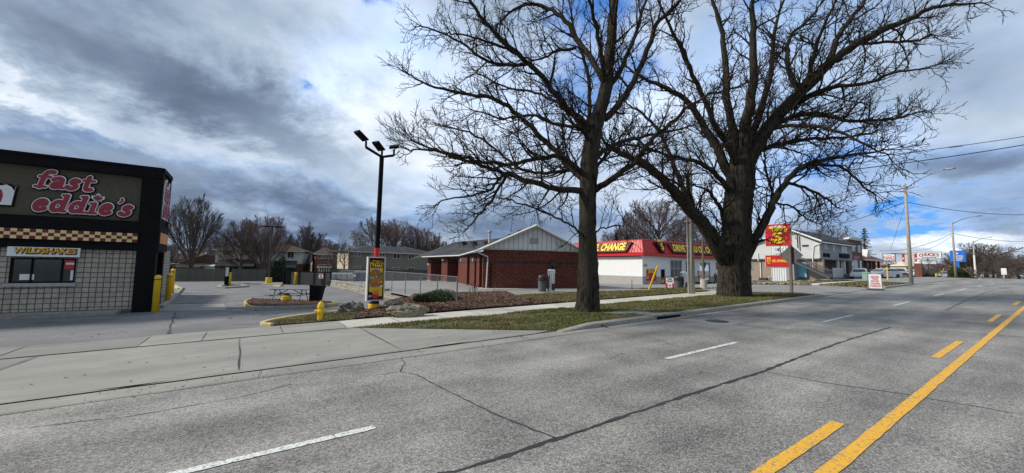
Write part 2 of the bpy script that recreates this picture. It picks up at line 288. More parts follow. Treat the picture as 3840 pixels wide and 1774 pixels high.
def defmats():
    K['road']=road_mat()
    K['lot']=M('lot_asphalt',(.19,.195,.208),.85,(.13,.135,.147),14,.35,90,col3=(.20,.205,.215),scale3=.35)
    K['lot2']=M('pale_lot_asphalt',(.27,.262,.25),.85,(.20,.195,.185),12,.3,90,col3=(.19,.187,.18),scale3=.4)
    K['lot']=lot_mat()
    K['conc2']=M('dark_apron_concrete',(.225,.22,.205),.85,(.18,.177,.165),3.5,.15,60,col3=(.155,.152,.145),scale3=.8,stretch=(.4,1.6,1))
    K['dpatch']=M('dark_lot_patch',(.13,.13,.134),.9,(.09,.09,.094),5,.3,60,col3=(.19,.188,.186),scale3=1.5)
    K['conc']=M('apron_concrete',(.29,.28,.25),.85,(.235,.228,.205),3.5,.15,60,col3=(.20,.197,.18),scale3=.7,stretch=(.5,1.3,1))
    K['walk']=M('sidewalk_concrete',(.47,.45,.39),.85,(.37,.355,.31),5,.15,60,col3=(.52,.50,.44),scale3=.5)
    K['kerb']=M('kerb_concrete',(.31,.30,.265),.85,(.20,.195,.175),6,.2,50)
    K['grass']=M('turf_soil',(.085,.08,.03),.95,(.15,.11,.055),2.2,.8,40,col3=(.045,.06,.018),scale3=.55)
    K['soil']=M('bare_soil',(.10,.075,.05),.95,(.15,.12,.085),5,.8,40)
    K['bladeA']=M('grass_blade_green',(.10,.125,.028),.8,(.14,.14,.045),2)
    K['bladeB']=M('grass_blade_dry',(.24,.185,.085),.85,(.15,.12,.055),2)
    K['mulch']=M('bark_mulch',(.085,.045,.03),.95,(.045,.026,.02),20,.9,60)
    K['chipA']=M('wood_chip',(.16,.085,.055),.9,(.09,.05,.035),9)
    K['chipB']=M('pale_wood_chip',(.30,.20,.14),.9,(.2,.13,.09),9)
    K['yk']=M('yellow_kerb_paint',(.56,.42,.14),.75,(.34,.31,.24),7,.2,40,mixlo=.45,mixhi=.65)
    K['yel']=M('yellow_paint',(.80,.50,.012),.45,(.66,.40,.015),3,spec=.5,mixlo=.5,mixhi=.8)
    K['yline']=M('yellow_road_paint',(.72,.38,.03),.7,(.36,.24,.09),30,mixlo=.5,mixhi=.62,col3=(.25,.22,.17),scale3=16,lo3=.62,hi3=.66)
    K['wline']=M('white_road_paint',(.66,.68,.66),.7,(.30,.30,.28),36,mixlo=.47,mixhi=.62,col3=(.22,.21,.19),scale3=14,lo3=.58,hi3=.63)
    K['seal']=M('crack_sealer',(.018,.018,.02),.6,(.04,.04,.04),10)
    K['black']=M('black_paint',(.006,.006,.008),.85,(.010,.010,.012),3,spec=.12)
    K['stucco']=M('olive_stucco',(.105,.094,.066),.95,(.08,.072,.05),12,.4,120)
    K['block']=patterned('scored_block',(.46,.405,.34),(.39,.345,.29),(.11,.095,.078),.2,.2,.014,0,bump=1,noise_amt=.5,dist=.03)
    K['red']=M('red_paint',(.60,.018,.022),.4,(.45,.015,.018),2,spec=.5)
    K['crim']=M('crimson_letter_face',(.29,.022,.045),.45,(.26,.018,.035),3)
    K['white']=M('white_paint',(.78,.79,.79),.5,(.70,.71,.71),2)
    K['offw']=M('off_white',(.62,.62,.60),.7,(.5,.5,.48),2)
    K['gold']=M('gold_letter_face',(.78,.50,.03),.5,(.65,.38,.02),3)
    K['yellet']=M('yellow_letter_face',(.90,.70,.03),.45,(.82,.60,.02),3)
    K['dkred']=M('dark_red',(.13,.012,.014),.6,(.09,.01,.012),3)
    K['glass']=glass_mat()
    K['glass2']=glass_mat('pale_window_glass',(.09,.11,.13))
    K['cont']=M('concrete_sill',(.42,.41,.39),.8,(.33,.32,.3),5)
    K['fence']=boards('weathered_board',(.15,.155,.125),(.085,.085,.072),(.02,.02,.018),.14,line=.1)
    K['fence2']=boards('grey_board',(.10,.098,.095),(.055,.052,.05),(.015,.015,.015),.14,line=.1)
    K['stone']=patterned('retaining_stone',(.42,.39,.32),(.27,.255,.215),(.07,.065,.055),.55,.16,.012,.5,bump=.9,noise_amt=.6)
    K['metal']=M('galvanised_metal',(.24,.245,.25),.5,(.17,.175,.18),5,metal=.7)
    K['steel']=M('polished_steel',(.72,.73,.75),.22,(.6,.61,.63),2,metal=1,stretch=(6,6,1))
    K['dkmetal']=M('dark_metal',(.035,.036,.04),.5,(.05,.05,.055),5,metal=.3)
    K['wire']=mesh_fence_mat()
    K['cwred']=patterned('red_block_wall',(.185,.055,.038),(.14,.044,.031),(.06,.02,.015),.2,.172,.014,.5,bump=1,noise_amt=.6,dist=.03,smooth=.6)
    K['cwband']=patterned('dark_block_band',(.055,.045,.045),(.045,.038,.038),(.02,.016,.016),.4,.205,.015,.5)
    K['roofg']=M('grey_shingles',(.05,.053,.06),.95,(.03,.032,.038),9,.5,30,col3=(.065,.068,.075),scale3=.8,spec=.15)
    K['roofb']=M('brown_shingles',(.06,.035,.028),.95,(.04,.024,.02),6,.5,30)
    K['vsid']=boards('vertical_siding',(.74,.77,.78),(.68,.71,.72),(.40,.42,.43),.16,line=.16)
    K['hsid']=boards('horizontal_siding',(.62,.64,.63),(.56,.58,.57),(.30,.31,.31),.2,vertical=False,line=.1)
    K['hsidg']=boards('grey_siding',(.30,.31,.34),(.26,.27,.30),(.17,.18,.2),.2,vertical=False,line=.1)
    K['t5wall']=patterned('painted_block_white',(.80,.81,.81),(.76,.77,.77),(.62,.63,.63),.4,.2,.008,.5,bump=.35,noise_amt=.12)
    K['t5grey']=patterned('painted_block_grey',(.40,.39,.375),(.37,.36,.345),(.27,.26,.25),.4,.2,.008,.5,bump=.35,noise_amt=.2)
    K['tan']=patterned('tan_brick',(.33,.26,.20),(.27,.21,.16),(.36,.33,.29),.22,.08,.008,.5,bump=.4)
    K['rbrick']=patterned('red_brick',(.20,.055,.04),(.15,.045,.035),(.20,.17,.15),.22,.08,.008,.5,bump=.4)
    K['bbrick']=patterned('brown_brick',(.13,.085,.07),(.10,.065,.055),(.16,.14,.13),.22,.08,.008,.5,bump=.4)
    K['beige']=M('beige_brick',(.22,.205,.165),.9,(.18,.165,.135),8,.3,40)
    K['cream']=M('cream_siding',(.55,.50,.36),.8,(.5,.45,.33),3)
    K['rtile']=M('red_roof_shingles',(.22,.045,.03),.85,(.16,.035,.025),8,.5,30)
    K['bark']=M('oak_bark',(.062,.054,.043),.95,(.011,.010,.009),5,1.0,9,mixlo=.44,mixhi=.56,stretch=(3,3,.5),col3=(.055,.048,.036),scale3=1.2,spec=.1)
    K['bark2']=M('dark_bark',(.040,.033,.028),.95,(.024,.02,.017),6,.6,20,spec=.1)
    K['bark3']=M('reddish_bark',(.15,.105,.095),.95,(.09,.064,.057),6,.6,20)
    K['leaf']=M('juniper_green',(.022,.04,.014),.8,(.035,.055,.02),8)
    K['leaf2']=M('spruce_green',(.03,.045,.03),.85,(.02,.032,.022),5)
    K['leaf3']=M('olive_shrub',(.09,.10,.04),.85,(.05,.06,.025),5)
    K['bark4']=M('grey_bark',(.12,.10,.088),.95,(.075,.062,.054),6)
    K['twig']=M('dry_twig',(.20,.15,.11),.9,(.13,.1,.075),8)
    K['rock']=M('grey_boulder',(.13,.125,.11),.9,(.05,.05,.045),3.5,1.0,9,col3=(.27,.26,.24),scale3=2)
    K['rock2']=M('tan_boulder',(.22,.185,.125),.9,(.075,.062,.045),4,1.0,7,col3=(.30,.265,.20),scale3=2.4)
    K['conpole']=M('concrete_pole',(.36,.34,.30),.85,(.28,.265,.24),6,.2,60)
    K['wood']=M('brown_post',(.17,.125,.095),.8,(.12,.09,.07),5,stretch=(4,4,.4))
    K['gryp']=M('grey_plastic',(.10,.105,.115),.6,(.08,.085,.092),3)
    K['blkp']=M('black_plastic',(.022,.022,.025),.55,(.03,.03,.034),3)
    K['blue']=M('blue_steel',(.03,.055,.14),.55,(.02,.04,.10),3)
    K['blues']=M('blue_sign_face',(.02,.16,.62),.45,(.02,.14,.55),3)
    K['tank']=M('white_plastic_tank',(.55,.57,.58),.6,(.42,.44,.45),2)
    K['tyre']=M('tyre_rubber',(.02,.02,.02),.8,(.03,.03,.03),8)
    K['rim']=M('alloy_rim',(.45,.46,.47),.3,(.35,.36,.37),4,metal=.8)
    K['silver']=M('silver_car_paint',(.50,.51,.52),.3,(.46,.47,.48),1,metal=.5,coat=.6)
    K['wcar']=M('white_car_paint',(.74,.75,.76),.3,(.70,.71,.72),1,coat=.6)
    K['dcar']=M('dark_car_paint',(.03,.032,.038),.3,(.04,.042,.05),1,coat=.6)
    K['tail']=M('tail_lamp_red',(.45,.01,.01),.3,(.3,.01,.01),2)
    K['head']=M('headlamp_clear',(.75,.76,.78),.15,(.6,.6,.62),2)
    K['green']=M('pale_green_paint',(.22,.36,.30),.6,(.18,.3,.25),3)
    K['orange']=M('orange_plastic',(.75,.16,.02),.6,(.6,.13,.02),3)
    K['bun']=M('bun_brown',(.42,.16,.04),.6,(.26,.08,.02),9)
    K['patty']=M('fried_brown',(.30,.09,.02),.6,(.5,.2,.05),16)
    K['lett']=M('lettuce_green',(.10,.24,.03),.6,(.05,.13,.02),16)
    K['fry']=M('fries_orange',(.75,.36,.05),.6,(.6,.24,.03),16)
    K['mask']=M('dark_cloth',(.012,.013,.016),.9,(.02,.02,.024),6)
    K['skin']=M('skin',(.42,.25,.18),.6,(.36,.21,.15),5)
    K['lawn']=M('distant_turf',(.10,.088,.04),.95,(.15,.12,.06),.8,.5,10,col3=(.06,.07,.025),scale3=.2)
    K['tanr']=M('tan_roof',(.26,.21,.16),.85,(.2,.16,.12),4)
    K['cyan']=M('pale_blue_banner',(.12,.42,.6),.5,(.25,.55,.7),3)
defmats()
for _k in ('bark','bark2'):
    for _n in K[_k].node_tree.nodes:
        if _n.type=='BUMP': _n.inputs['Distance'].default_value=.09
# ------------------------------------------------------------ mesh builder
class MB:
    def __init__(s): s.v=[];s.f=[];s.m=[]
    def face(s,pts,mi=0):
        i=len(s.v);s.v+=[tuple(p) for p in pts];s.f.append(tuple(range(i,i+len(pts))));s.m.append(mi)
    def ring(s,rings,mi=0,cap0=True,cap1=True,closed=True):
        n=len(rings[0]);i=len(s.v)
        for r in rings: s.v+=[tuple(p) for p in r]
        for a in range(len(rings)-1):
            for k in range(n if closed else n-1):
                k2=(k+1)%n;s.f.append((i+a*n+k,i+a*n+k2,i+(a+1)*n+k2,i+(a+1)*n+k));s.m.append(mi)
        if cap0: s.f.append(tuple(i+k for k in reversed(range(n))));s.m.append(mi)
        if cap1: s.f.append(tuple(i+(len(rings)-1)*n+k for k in range(n)));s.m.append(mi)
    def box(s,x0,x1,y0,y1,z0,z1,mi=0):
        s.ring([[(x0,y0,z0),(x1,y0,z0),(x1,y1,z0),(x0,y1,z0)],[(x0,y0,z1),(x1,y0,z1),(x1,y1,z1),(x0,y1,z1)]],mi)
    def bbox(s,x0,x1,y0,y1,z0,z1,c=.02,mi=0):
        """box with chamfered vertical and top edges"""
        def r(e,z): return [(x0+e+c,y0+e,z),(x1-e-c,y0+e,z),(x1-e,y0+e+c,z),(x1-e,y1-e-c,z),(x1-e-c,y1-e,z),(x0+e+c,y1-e,z),(x0+e,y1-e-c,z),(x0+e,y0+e+c,z)]
        s.ring([r(0,z0),r(0,z1-c),r(c,z1)],mi)
    def fbox(s,fr,a0,a1,b0,b1,c0,c1,mi=0):
        P=fr.P
        s.ring([[P(a0,b0,c0),P(a1,b0,c0),P(a1,b1,c0),P(a0,b1,c0)],[P(a0,b0,c1),P(a1,b0,c1),P(a1,b1,c1),P(a0,b1,c1)]],mi)
    def fpoly(s,fr,pts,c0,c1,mi=0):
        s.ring([[fr.P(a,bb,c0) for a,bb in pts],[fr.P(a,bb,c1) for a,bb in pts]],mi)
    def prism(s,pts,z0,z1,mi=0):
        s.ring([[(p[0],p[1],z0 if not callable(z0) else z0(*p[:2])) for p in pts],[(p[0],p[1],z1 if not callable(z1) else z1(*p[:2])) for p in pts]],mi)
    def tube(s,pts,rad,n=6,mi=0,cap=True):
        pts=[V(p) for p in pts]
        if isinstance(rad,(int,float)): rad=[rad]*len(pts)
        rings=[];ref=None
        for i,p in enumerate(pts):
            d=(pts[min(i+1,len(pts)-1)]-pts[max(i-1,0)])
            if d.length<1e-9: d=V((0,0,1))
            d.normalize()
            if ref is None:
                ref=V((0,0,1)) if abs(d.z)<.9 else V((1,0,0))
            e=ref-d*ref.dot(d)
            if e.length<1e-4: e=d.orthogonal()
            e.normalize();g=d.cross(e);ref=e
            rings.append([p+(e*math.cos(2*math.pi*k/n)+g*math.sin(2*math.pi*k/n))*rad[i] for k in range(n)])
        s.ring(rings,mi,cap,cap)
    def lathe(s,c,prof,n=16,mi=0,tilt=None):
        rings=[]
        for r,z in prof:
            ring=[]
            for k in range(n):
                a=2*math.pi*k/n;q=V((r*math.cos(a),r*math.sin(a),z))
                if tilt is not None: q=tilt@q
                ring.append(V(c)+q)
            rings.append(ring)
        s.ring(rings,mi)
    def build(s,name,mats,parent=None,world=True,smooth=False,**tags):
        me=bpy.data.meshes.new(name);off=V((0,0,0))
        if parent is not None and world:
            q=parent
            while q is not None: off+=q.location;q=q.parent
        me.from_pydata([(x-off.x,y-off.y,z-off.z) for x,y,z in s.v],[],s.f)
        if not isinstance(mats,(list,tuple)): mats=[mats]
        for mm in mats: me.materials.append(K[mm] if isinstance(mm,str) else mm)
        if len(mats)>1: me.polygons.foreach_set('material_index',s.m)
        if smooth: me.polygons.foreach_set('use_smooth',[True]*len(s.f))
        me.update()
        if len(s.f)<20000:
            bm=bmesh.new();bm.from_mesh(me);bmesh.ops.recalc_face_normals(bm,faces=bm.faces);bm.to_mesh(me);bm.free()
        o=bpy.data.objects.new(name,me);C.objects.link(o)
        if parent is not None: o.parent=parent
        for k_,v_ in tags.items(): o[k_]=v_
        return o
class Fr:
    def __init__(s,o,u,v=(0,0,1)): s.o=V(o);s.u=V(u).normalized();s.v=V(v).normalized();s.n=s.u.cross(s.v)
    def P(s,a,bb,c=0): return s.o+s.u*a+s.v*bb+s.n*c
    def ab(s,px,py):
        d=ray(px,py);t=(s.o-CAM).dot(s.n)/d.dot(s.n);p=CAM+d*t-s.o;return p.dot(s.u),p.dot(s.v)
def thing(name,label,cat,loc=(0,0,0),rotz=0,group=None):
    o=bpy.data.objects.new(name,None);C.objects.link(o);o.location=loc;o.rotation_euler=(0,0,rotz);o.empty_display_size=.2
    o['label']=label;o['category']=cat
    if group: o['group']=group
    return o
def tag(o,label,cat,group=None):
    o['label']=label;o['category']=cat
    if group: o['group']=group
    return o
def dup(root,loc,rotz=0,label=None,group=None,scale=None):
    r=root.copy();C.objects.link(r);r.location=loc;r.rotation_euler=(0,0,rotz)
    if label: r['label']=label
    if group: r['group']=group
    if scale: r.scale=scale
    for ch in list(root.children):
        c=ch.copy();C.objects.link(c);c.parent=r
        for g in ch.children:
            d=g.copy();C.objects.link(d);d.parent=c
    return r
_tc={}
def text_mesh(s,off,ext):
    k=(s,off,ext)
    if k in _tc: return _tc[k]
    cu=bpy.data.curves.new('lettering','FONT');cu.body=s;cu.offset=off;cu.extrude=ext;cu.resolution_u=3;cu.align_x='LEFT'
    to=bpy.data.objects.new('lettering',cu);C.objects.link(to);dg=bpy.context.evaluated_depsgraph_get();dg.update()
    me=bpy.data.meshes.new_from_object(to.evaluated_get(dg));vs=[v.co.copy() for v in me.vertices];fs=[tuple(p.vertices) for p in me.polygons]
    bpy.data.objects.remove(to);bpy.data.meshes.remove(me);bpy.data.curves.remove(cu);_tc[k]=(vs,fs);return vs,fs
def letters(s,fr,a,bb,w,hh,c,ext,mat,parent,off=.0,shear=0,name='lettering',warp=None,pad=0):
    """text fitted to the box (a,bb)-(a+w,bb+hh) of a frame, standing c..c+ext proud"""
    vs,fs=text_mesh(s,off,.05)
    v0,_=text_mesh(s,.0,.05)
    x0,x1=min(v.x for v in v0),max(v.x for v in v0);y0,y1=min(v.y for v in v0),max(v.y for v in v0)
    mb=MB()
    for v in vs:
        u=(v.x-x0)/(x1-x0);t=(v.y-y0)/(y1-y0)
        A,B_=a+u*w+shear*hh*(t-.5),bb+t*hh
        if warp: A,B_=warp(u,t,A,B_)
        mb.v.append(tuple(fr.P(A,B_,c+ext*(v.z+.05)/.1)))
    mb.f=list(fs);mb.m=[0]*len(fs)
    return mb.build(name,mat,parent)
def sheet(name,polys,lift,mat,zone=None,step=1.5,kind='structure',label=None,fine=None,hf=None):
    """polygons (x,y) cut into a grid and laid on the terrain"""
    if isinstance(polys[0][0],(int,float)): polys=[polys]
    bm=bmesh.new()
    for P in polys:
        vs=[bm.verts.new((p[0],p[1],0)) for p in P];bm.faces.new(vs)
    bmesh.ops.triangulate(bm,faces=bm.faces)
    xs=[v.co.x for v in bm.verts];ys=[v.co.y for v in bm.verts]
    def cuts(lo,hi,ax):
        out=[];x=math.ceil(lo/step)*step
        while x<hi:
            out.append(x);x+=step if abs(x)<60 else step*4
        if ax==1: out+=[t for t in (9.1,12.7,14.4,19.5,22,27,32,34,45,62) if lo<t<hi]
        else: out+=[t for t in (7.9,9.2,28.6,30.1) if lo<t<hi]
        return out
    for x in cuts(min(xs),max(xs),0): bmesh.ops.bisect_plane(bm,geom=bm.verts[:]+bm.edges[:]+bm.faces[:],plane_co=(x,0,0),plane_no=(1,0,0),dist=1e-5)
    for y in cuts(min(ys),max(ys),1): bmesh.ops.bisect_plane(bm,geom=bm.verts[:]+bm.edges[:]+bm.faces[:],plane_co=(0,y,0),plane_no=(0,1,0),dist=1e-5)
    for v in bm.verts: v.co.z=(hf or (lambda x,y:h(x,y,zone)))(v.co.x,v.co.y)+lift
    bmesh.ops.recalc_face_normals(bm,faces=bm.faces)
    for f in bm.faces:
        if f.normal.z<0: f.normal_flip()
    me=bpy.data.meshes.new(name);bm.to_mesh(me);bm.free();me.materials.append(K[mat])
    o=bpy.data.objects.new(name,me);C.objects.link(o)
    if kind: o['kind']=kind
    if label: o['label']=label
    return o
def xy(*pp,zone=None): return [tuple(G(p[0],p[1],zone)[:2]) for p in pp]
def strip(pts,w,jit=0,rnd=None,taper=False):
    """polygon band along a polyline"""
    L_,R_=[],[]
    for i,p in enumerate(pts):
        a=V(pts[max(i-1,0)][:2]+(0,)) if not isinstance(pts[0],V) else V((pts[max(i-1,0)].x,pts[max(i-1,0)].y,0))
        c=V(pts[min(i+1,len(pts)-1)][:2]+(0,)) if not isinstance(pts[0],V) else V((pts[min(i+1,len(pts)-1)].x,pts[min(i+1,len(pts)-1)].y,0))
        d=(c-a).normalized();n=V((-d.y,d.x,0));ww=w*(1+(rnd.uniform(-jit,jit) if rnd else 0))/2
        if taper and i in (0,len(pts)-1): ww*=.3
        L_.append((p[0]+n.x*ww,p[1]+n.y*ww));R_.append((p[0]-n.x*ww,p[1]-n.y*ww))
    return L_,R_
def wiggle(pts,amp,seg,rnd):
    out=[]
    for (x0,y0),(x1,y1) in zip(pts,pts[1:]):
        L_=math.hypot(x1-x0,y1-y0);n=max(1,int(L_/seg));nx,ny=-(y1-y0)/L_,(x1-x0)/L_
        for i in range(n):
            t=i/n;a=0 if i==0 else rnd.gauss(0,amp);out.append((x0+(x1-x0)*t+nx*a,y0+(y1-y0)*t+ny*a))
    out.append(pts[-1]);return out
def crackmesh(name,lines,w,lift,mat,seed=1,amp=.02,seg=.12,hf=h):
    rnd=random.Random(seed);mb=MB()
    for ln,ww in lines:
        p=wiggle(ln,amp,seg,rnd);L_,R_=strip(p,ww*w,.5,rnd,True)
        for i in range(len(p)-1):
            q=[L_[i],L_[i+1],R_[i+1],R_[i]];mb.face([(a,c,hf(a,c)+lift) for a,c in reversed(q)])
    o=mb.build(name,mat);o['kind']='structure';return o
# ------------------------------------------------------------ ground, road, lots
def ground_sheet():
    xs=[-700,-400,-250,-150,-100]+[-80+4*i for i in range(61)]+[180,205,240,300,420,600,1000,2000]
    ys=[-600,-300,-150,-80,-40,-20,-10,0,8,9.1,12.7,14.4,17,19.5,22,25,27,29,32,36,40,45,50,56,62,70,80,100,140,200,300,500,900,1800]
    bm=bmesh.new();g=[]
    for y in ys:
        row=[]
        for x in xs:
            z=min(h(x,y),h(x-4.1,y),h(x+4.1,y),h(x,y+3) if y>0 else 9)-.12
            if y<0: z=b(x)-.1
            if y>62: z=z
            row.append(bm.verts.new((x,y,z)))
        g.append(row)
    for i in range(len(ys)-1):
        for j in range(len(xs)-1): bm.faces.new((g[i][j],g[i][j+1],g[i+1][j+1],g[i+1][j]))
    me=bpy.data.meshes.new('ground');bm.to_mesh(me);bm.free();me.materials.append(K['lawn']);o=bpy.data.objects.new('ground',me);C.objects.link(o);o['kind']='structure'
ground_sheet()
sheet('road',[(-60,-11),(420,-11),(420,8.5),(-60,8.5)],0,'road',step=4,hf=lambda x,y:b(x))
# gutter pan and raised kerbs
sheet('gutter',[(-60,8.5),(420,8.5),(420,9.1),(-60,9.1)],.004,'conc',step=4,hf=lambda x,y:b(x))
def kerb_run():
    mb=MB();xs=[]
    for a,a2,c2,c in RAISED:
        xs=[a+(a2-a)*i/4 for i in range(5)]+[a2+(c2-a2)*i/30 for i in range(1,31)]+[c2+(c-c2)*i/4 for i in range(1,5)]
        rings=[]
        for x in xs:
            e=edge(x)+.01;z=b(x);rings.append([(x,8.86,z-.05),(x,8.88,z+max(.012,e-.03)),(x,8.93,z+e),(x,9.12,z+e),(x,9.12,z-.05)])
        mb.ring(rings)
    return mb.build('kerb','kerb',kind='structure')
kerb_run()
# driveway apron, sidewalk, lots
sheet('driveway_apron',[(-4.15,9.1),(8.3,9.1),(3.3,12.7),(-3.6,12.7)],.0,'conc')
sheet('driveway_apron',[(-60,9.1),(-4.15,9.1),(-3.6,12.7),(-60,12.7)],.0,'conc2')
sheet('driveway',[(29.9,9.1),(42.1,9.1),(41.0,14.4),(44,40),(24,40),(26.5,14.4),(26.5,12.7)],.006,'lot2')
sheet('sidewalk',[[(2.6,12.7),(27,12.7),(27,14.4),(2.6,14.4)],[(40.5,12.9),(62,12.9),(62,14.4),(40.5,14.4)]],.012,'walk')
sheet('sidewalk',[[(-2.1,12.72),(2.6,12.7),(2.6,14.4),(-2.1,14.4)]],.012,'conc')
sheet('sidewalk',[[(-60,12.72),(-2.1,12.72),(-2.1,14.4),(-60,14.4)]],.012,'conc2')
lot=[(-60,14.4),(.7,14.4)]
bedback=xy((1016,1213),(1062,1201),(1182,1186),(1290,1170),(1400,1163),(1460,1143),(1540,1134),(1600,1130))
sheet('parking_lot',[(-60,14.4),(.55,14.4)]+[bedback[0],bedback[1],bedback[2],bedback[3],bedback[4],(5.5,18.6),(RET-.05,20.0),(RET-.05,66),(-60,66)],.0,'lot',zone='E')
lotfront=xy((1740,1122),(1850,1115),(1960,1109),(2231,1096),(2431,1092),(2688,1081))
sheet('car_wash_lot',[(RET,20.3),(RET+.1,20.3)]+lotfront+[(46,22),(47,64),(RET,64)],.01,'lot2',zone='C',hf=lambda x,y:h(x,y) if x>RET+.01 else hC(x,y))
sheet('far_parking_lot',[(40.9,40),(47,40),(60,19.5),(140,18),(140,50),(60,60),(44,62)],.012,'lot2')
sheet('driveway',[(52.3,9.1),(95,9.1),(95,19),(58,20),(55,15)],.014,'lot2')
# grass strips
grassp=[[(2.75,12.7),(7.85,9.12),(30.0,9.12),(26.6,12.7)]]
sheet('grass_strip',grassp,.015,'grass')
frontpoly=[(9.3,14.4),(26.4,14.4),(26.9,17),(25.2,20.5)]+[p for p in reversed(lotfront)]+[(9.0,19.6)]
sheet('front_lawn',frontpoly,.05,'grass')
mulchpoly=[(3.1,14.42),(13.0,14.42),(11.5,16.0),(13.5,20.4),(8.6,20.9),(7.1,20.6),(5.3,18.3),(4.9,17.0),(3.9,15.9)]
HM=lambda x,y:h(x,y)+.10*max(0,min(1,(y-14.4)/1.5))+.04
sheet('mulch_bed',mulchpoly,.02,'mulch',step=.5,hf=HM)
soilpoly=[(.62,14.42)]+[(p[0]+.05,p[1]-.05) for p in bedback[:5]]+[(5.2,18.4),(3.6,14.42)]
sheet('grass_corner',soilpoly,.045,'grass',step=.6)
isl2=xy((3225,1079),(3385,1087),(3506,1073),(3440,1065),(3330,1071))
sheet('grass_island',[(42.1,9.15),(53,9.15),(51,12.9),(41.4,12.9)],.03,'grass')
lawn2=[(40.7,14.4),(52.5,14.4),(55,17),(62,19),(60,24),(48,26),(43.5,24)]
sheet('neighbour_lawn',lawn2,.05,'lawn')
sheet('far_verge',[(97,9.15),(300,9.15),(300,16),(97,16)],.03,'lawn')
# concrete joints and cracks
jl=[([(2.9,12.66),(3.1,9.2)],1.1),([(-.1,12.7),(-.05,9.2)],1),([(-3.6,12.7),(-4.2,9.2)],1.2),([(-60,12.73),(2.7,12.68)],.5),([(-60,9.11),(8,9.11)],.5),([(-60,14.4),(.6,14.4)],.6)]
for x in (-8.3,-4.3,-2.1,-.9,.9,2.6,4.3,5.9,7.5,9.1,10.7,12.3,13.9,15.5,17.1,18.7,20.3,21.9,23.5,25.1): jl.append(([(x,12.72),(x+.02,14.36)],.8))
for x in (-3.5,.25,3.4,6.4,9.6): jl.append(([(x,8.52),(x+.05,9.1)],1))
jl.append(([(-60,8.5),(60,8.5)],.8))
crackmesh('pavement_joints',jl,.022,.018,'seal',2,.006,.5)
P=lambda *pp:[tuple(PZ_(p)) for p in pp]
def PZ_(p):
    d=ray(*p);t=.5
    while True:
        q=CAM+d*t
        if q.z<b(q.x) or t>200: break
        t+=.01
    return (q.x,q.y)
rc=[(P((1640,1774),(1705,1770),(1900,1711),(2084,1648),(2344,1561),(2555,1489),(2864,1393),(3030,1328),(3180,1275),(3342,1227)),2.1),
 (P((2084,1648),(2078,1641),(1930,1585),(1799,1526),(1700,1478),(1619,1436),(1560,1405),(1500,1395),(1519,1361),(1507,1343)),.9),
 (P((1500,1395),(1400,1409)),.6),(P((1100,1440),(900,1490),(500,1560),(60,1610)),.45),
 (P((2864,1393),(3075,1433),(3414,1482),(3840,1557)),.8),(P((2650,1190),(2781,1220),(2950,1236),(3135,1245)),1.1),
 (P((2830,1185),(3075,1203),(3342,1227),(3840,1265)),1.2),(P((3545,1165),(3620,1128),(3700,1095),(3790,1078)),2.0),
 (P((2460,1274),(2540,1300),(2575,1303)),.7),(P((2250,1315),(2340,1325),(2290,1342)),.4),(P((2620,1398),(2640,1396)),2),
 (P((3290,1140),(3500,1170),(3840,1190)),1.4),(P((2950,1140),(3200,1160),(3400,1168)),1.4)]
crackmesh('road_cracks',rc,.028,.004,'seal',4,.009,.13,hf=lambda x,y:b(x))
crackmesh('lot_cracks',[(xy((660,1172),(640,1220),(625,1273)),1.3),(xy((950,1160),(1000,1185),(1060,1190)),.5),(xy((980,1120),(1010,1160)),.5),(xy((700,1200),(900,1190),(980,1200)),.35)],.03,.008,'seal',5,.025,.2)
hEl=lambda x,y:h(x,y,'E')
sheet('surface_patch',xy((655,1098),(830,1100),(865,1122),(845,1137),(655,1140),zone='E'),.007,'dpatch',zone='E')  # darker patch of lot surface right of the restaurant corner
sheet('surface_patch',xy((850,1150),(905,1140),(925,1163),(935,1175),(860,1172),zone='E'),.007,'dpatch',zone='E')  # smaller darker patch on the same lot
rs=random.Random(21)
for _i in range(16):
    cx_,cy_=rs.uniform(-14,5),rs.uniform(15.2,38);rr_=rs.uniform(.15,.7)
    if -30<cx_<-3 and cy_>21: continue
    sheet('stain',[(cx_+rr_*rs.uniform(.6,1.5)*1.6*math.cos(k*.63),cy_+rr_*rs.uniform(.6,1.1)*.6*math.sin(k*.63)) for k in range(10)],.006,'dpatch',zone='E')
# road paint
rq=random.Random(9)
def mark(name,items,mat,worn=None):
    mb=MB()
    for x0,x1,y0,y1 in items:
        n=max(1,int((x1-x0)/(.12 if x1<40 and x1>-8 and x1-x0<9 else .2)))
        for i in range(n):
            a=x0+(x1-x0)*i/n;c=x0+(x1-x0)*(i+1)/n
            j0,j1=(j0n,j1n) if i else (rq.gauss(0,.003),rq.gauss(0,.003));j0n,j1n=rq.gauss(0,.003),rq.gauss(0,.003)
            mb.face([(a,y0+j0,b(a)+.008),(c,y0+j0n,b(c)+.008),(c,y1+j1n,b(c)+.008),(a,y1+j1,b(a)+.008)])
    o=mb.build(name,mat);o['kind']='structure'
per=9.25
mark('white_lane_line',[(-1.6+per*k,1.45+per*k,5.12,5.24) for k in range(-3,9)],'wline')
mark('solid_yellow_line',[(-50,120,1.46,1.60)],'yline')
mark('dashed_yellow_line',[(3.35+per*k,6.5+per*k,1.82,1.96) for k in range(-3,9)],'yline')
# asphalt patch with a manhole in the kerb lane
sheet('surface_patch',P((2530,1197),(2836,1203),(2738,1221),(2640,1218)),.006,'lot2',hf=lambda x,y:b(x))
mh=V((*PZ_((2690,1205)),0));mh.z=b(mh.x)
r_=thing('manhole_cover','round iron manhole cover set in the asphalt patch on the road','manhole',mh)
q=MB();q.lathe(mh,[(.38,.0),(.38,.012),(.33,.014),(.32,.008),(0.01,.008)],24);q.build('rim','dkmetal',r_)
q=MB();q.lathe(mh,[(.31,.0),(.31,.018),(.28,.02),(0.01,.02)],24);q.build('lid','dkmetal',r_)
cb=V((*PZ_((2500,1193)),0));cb.x=12.7
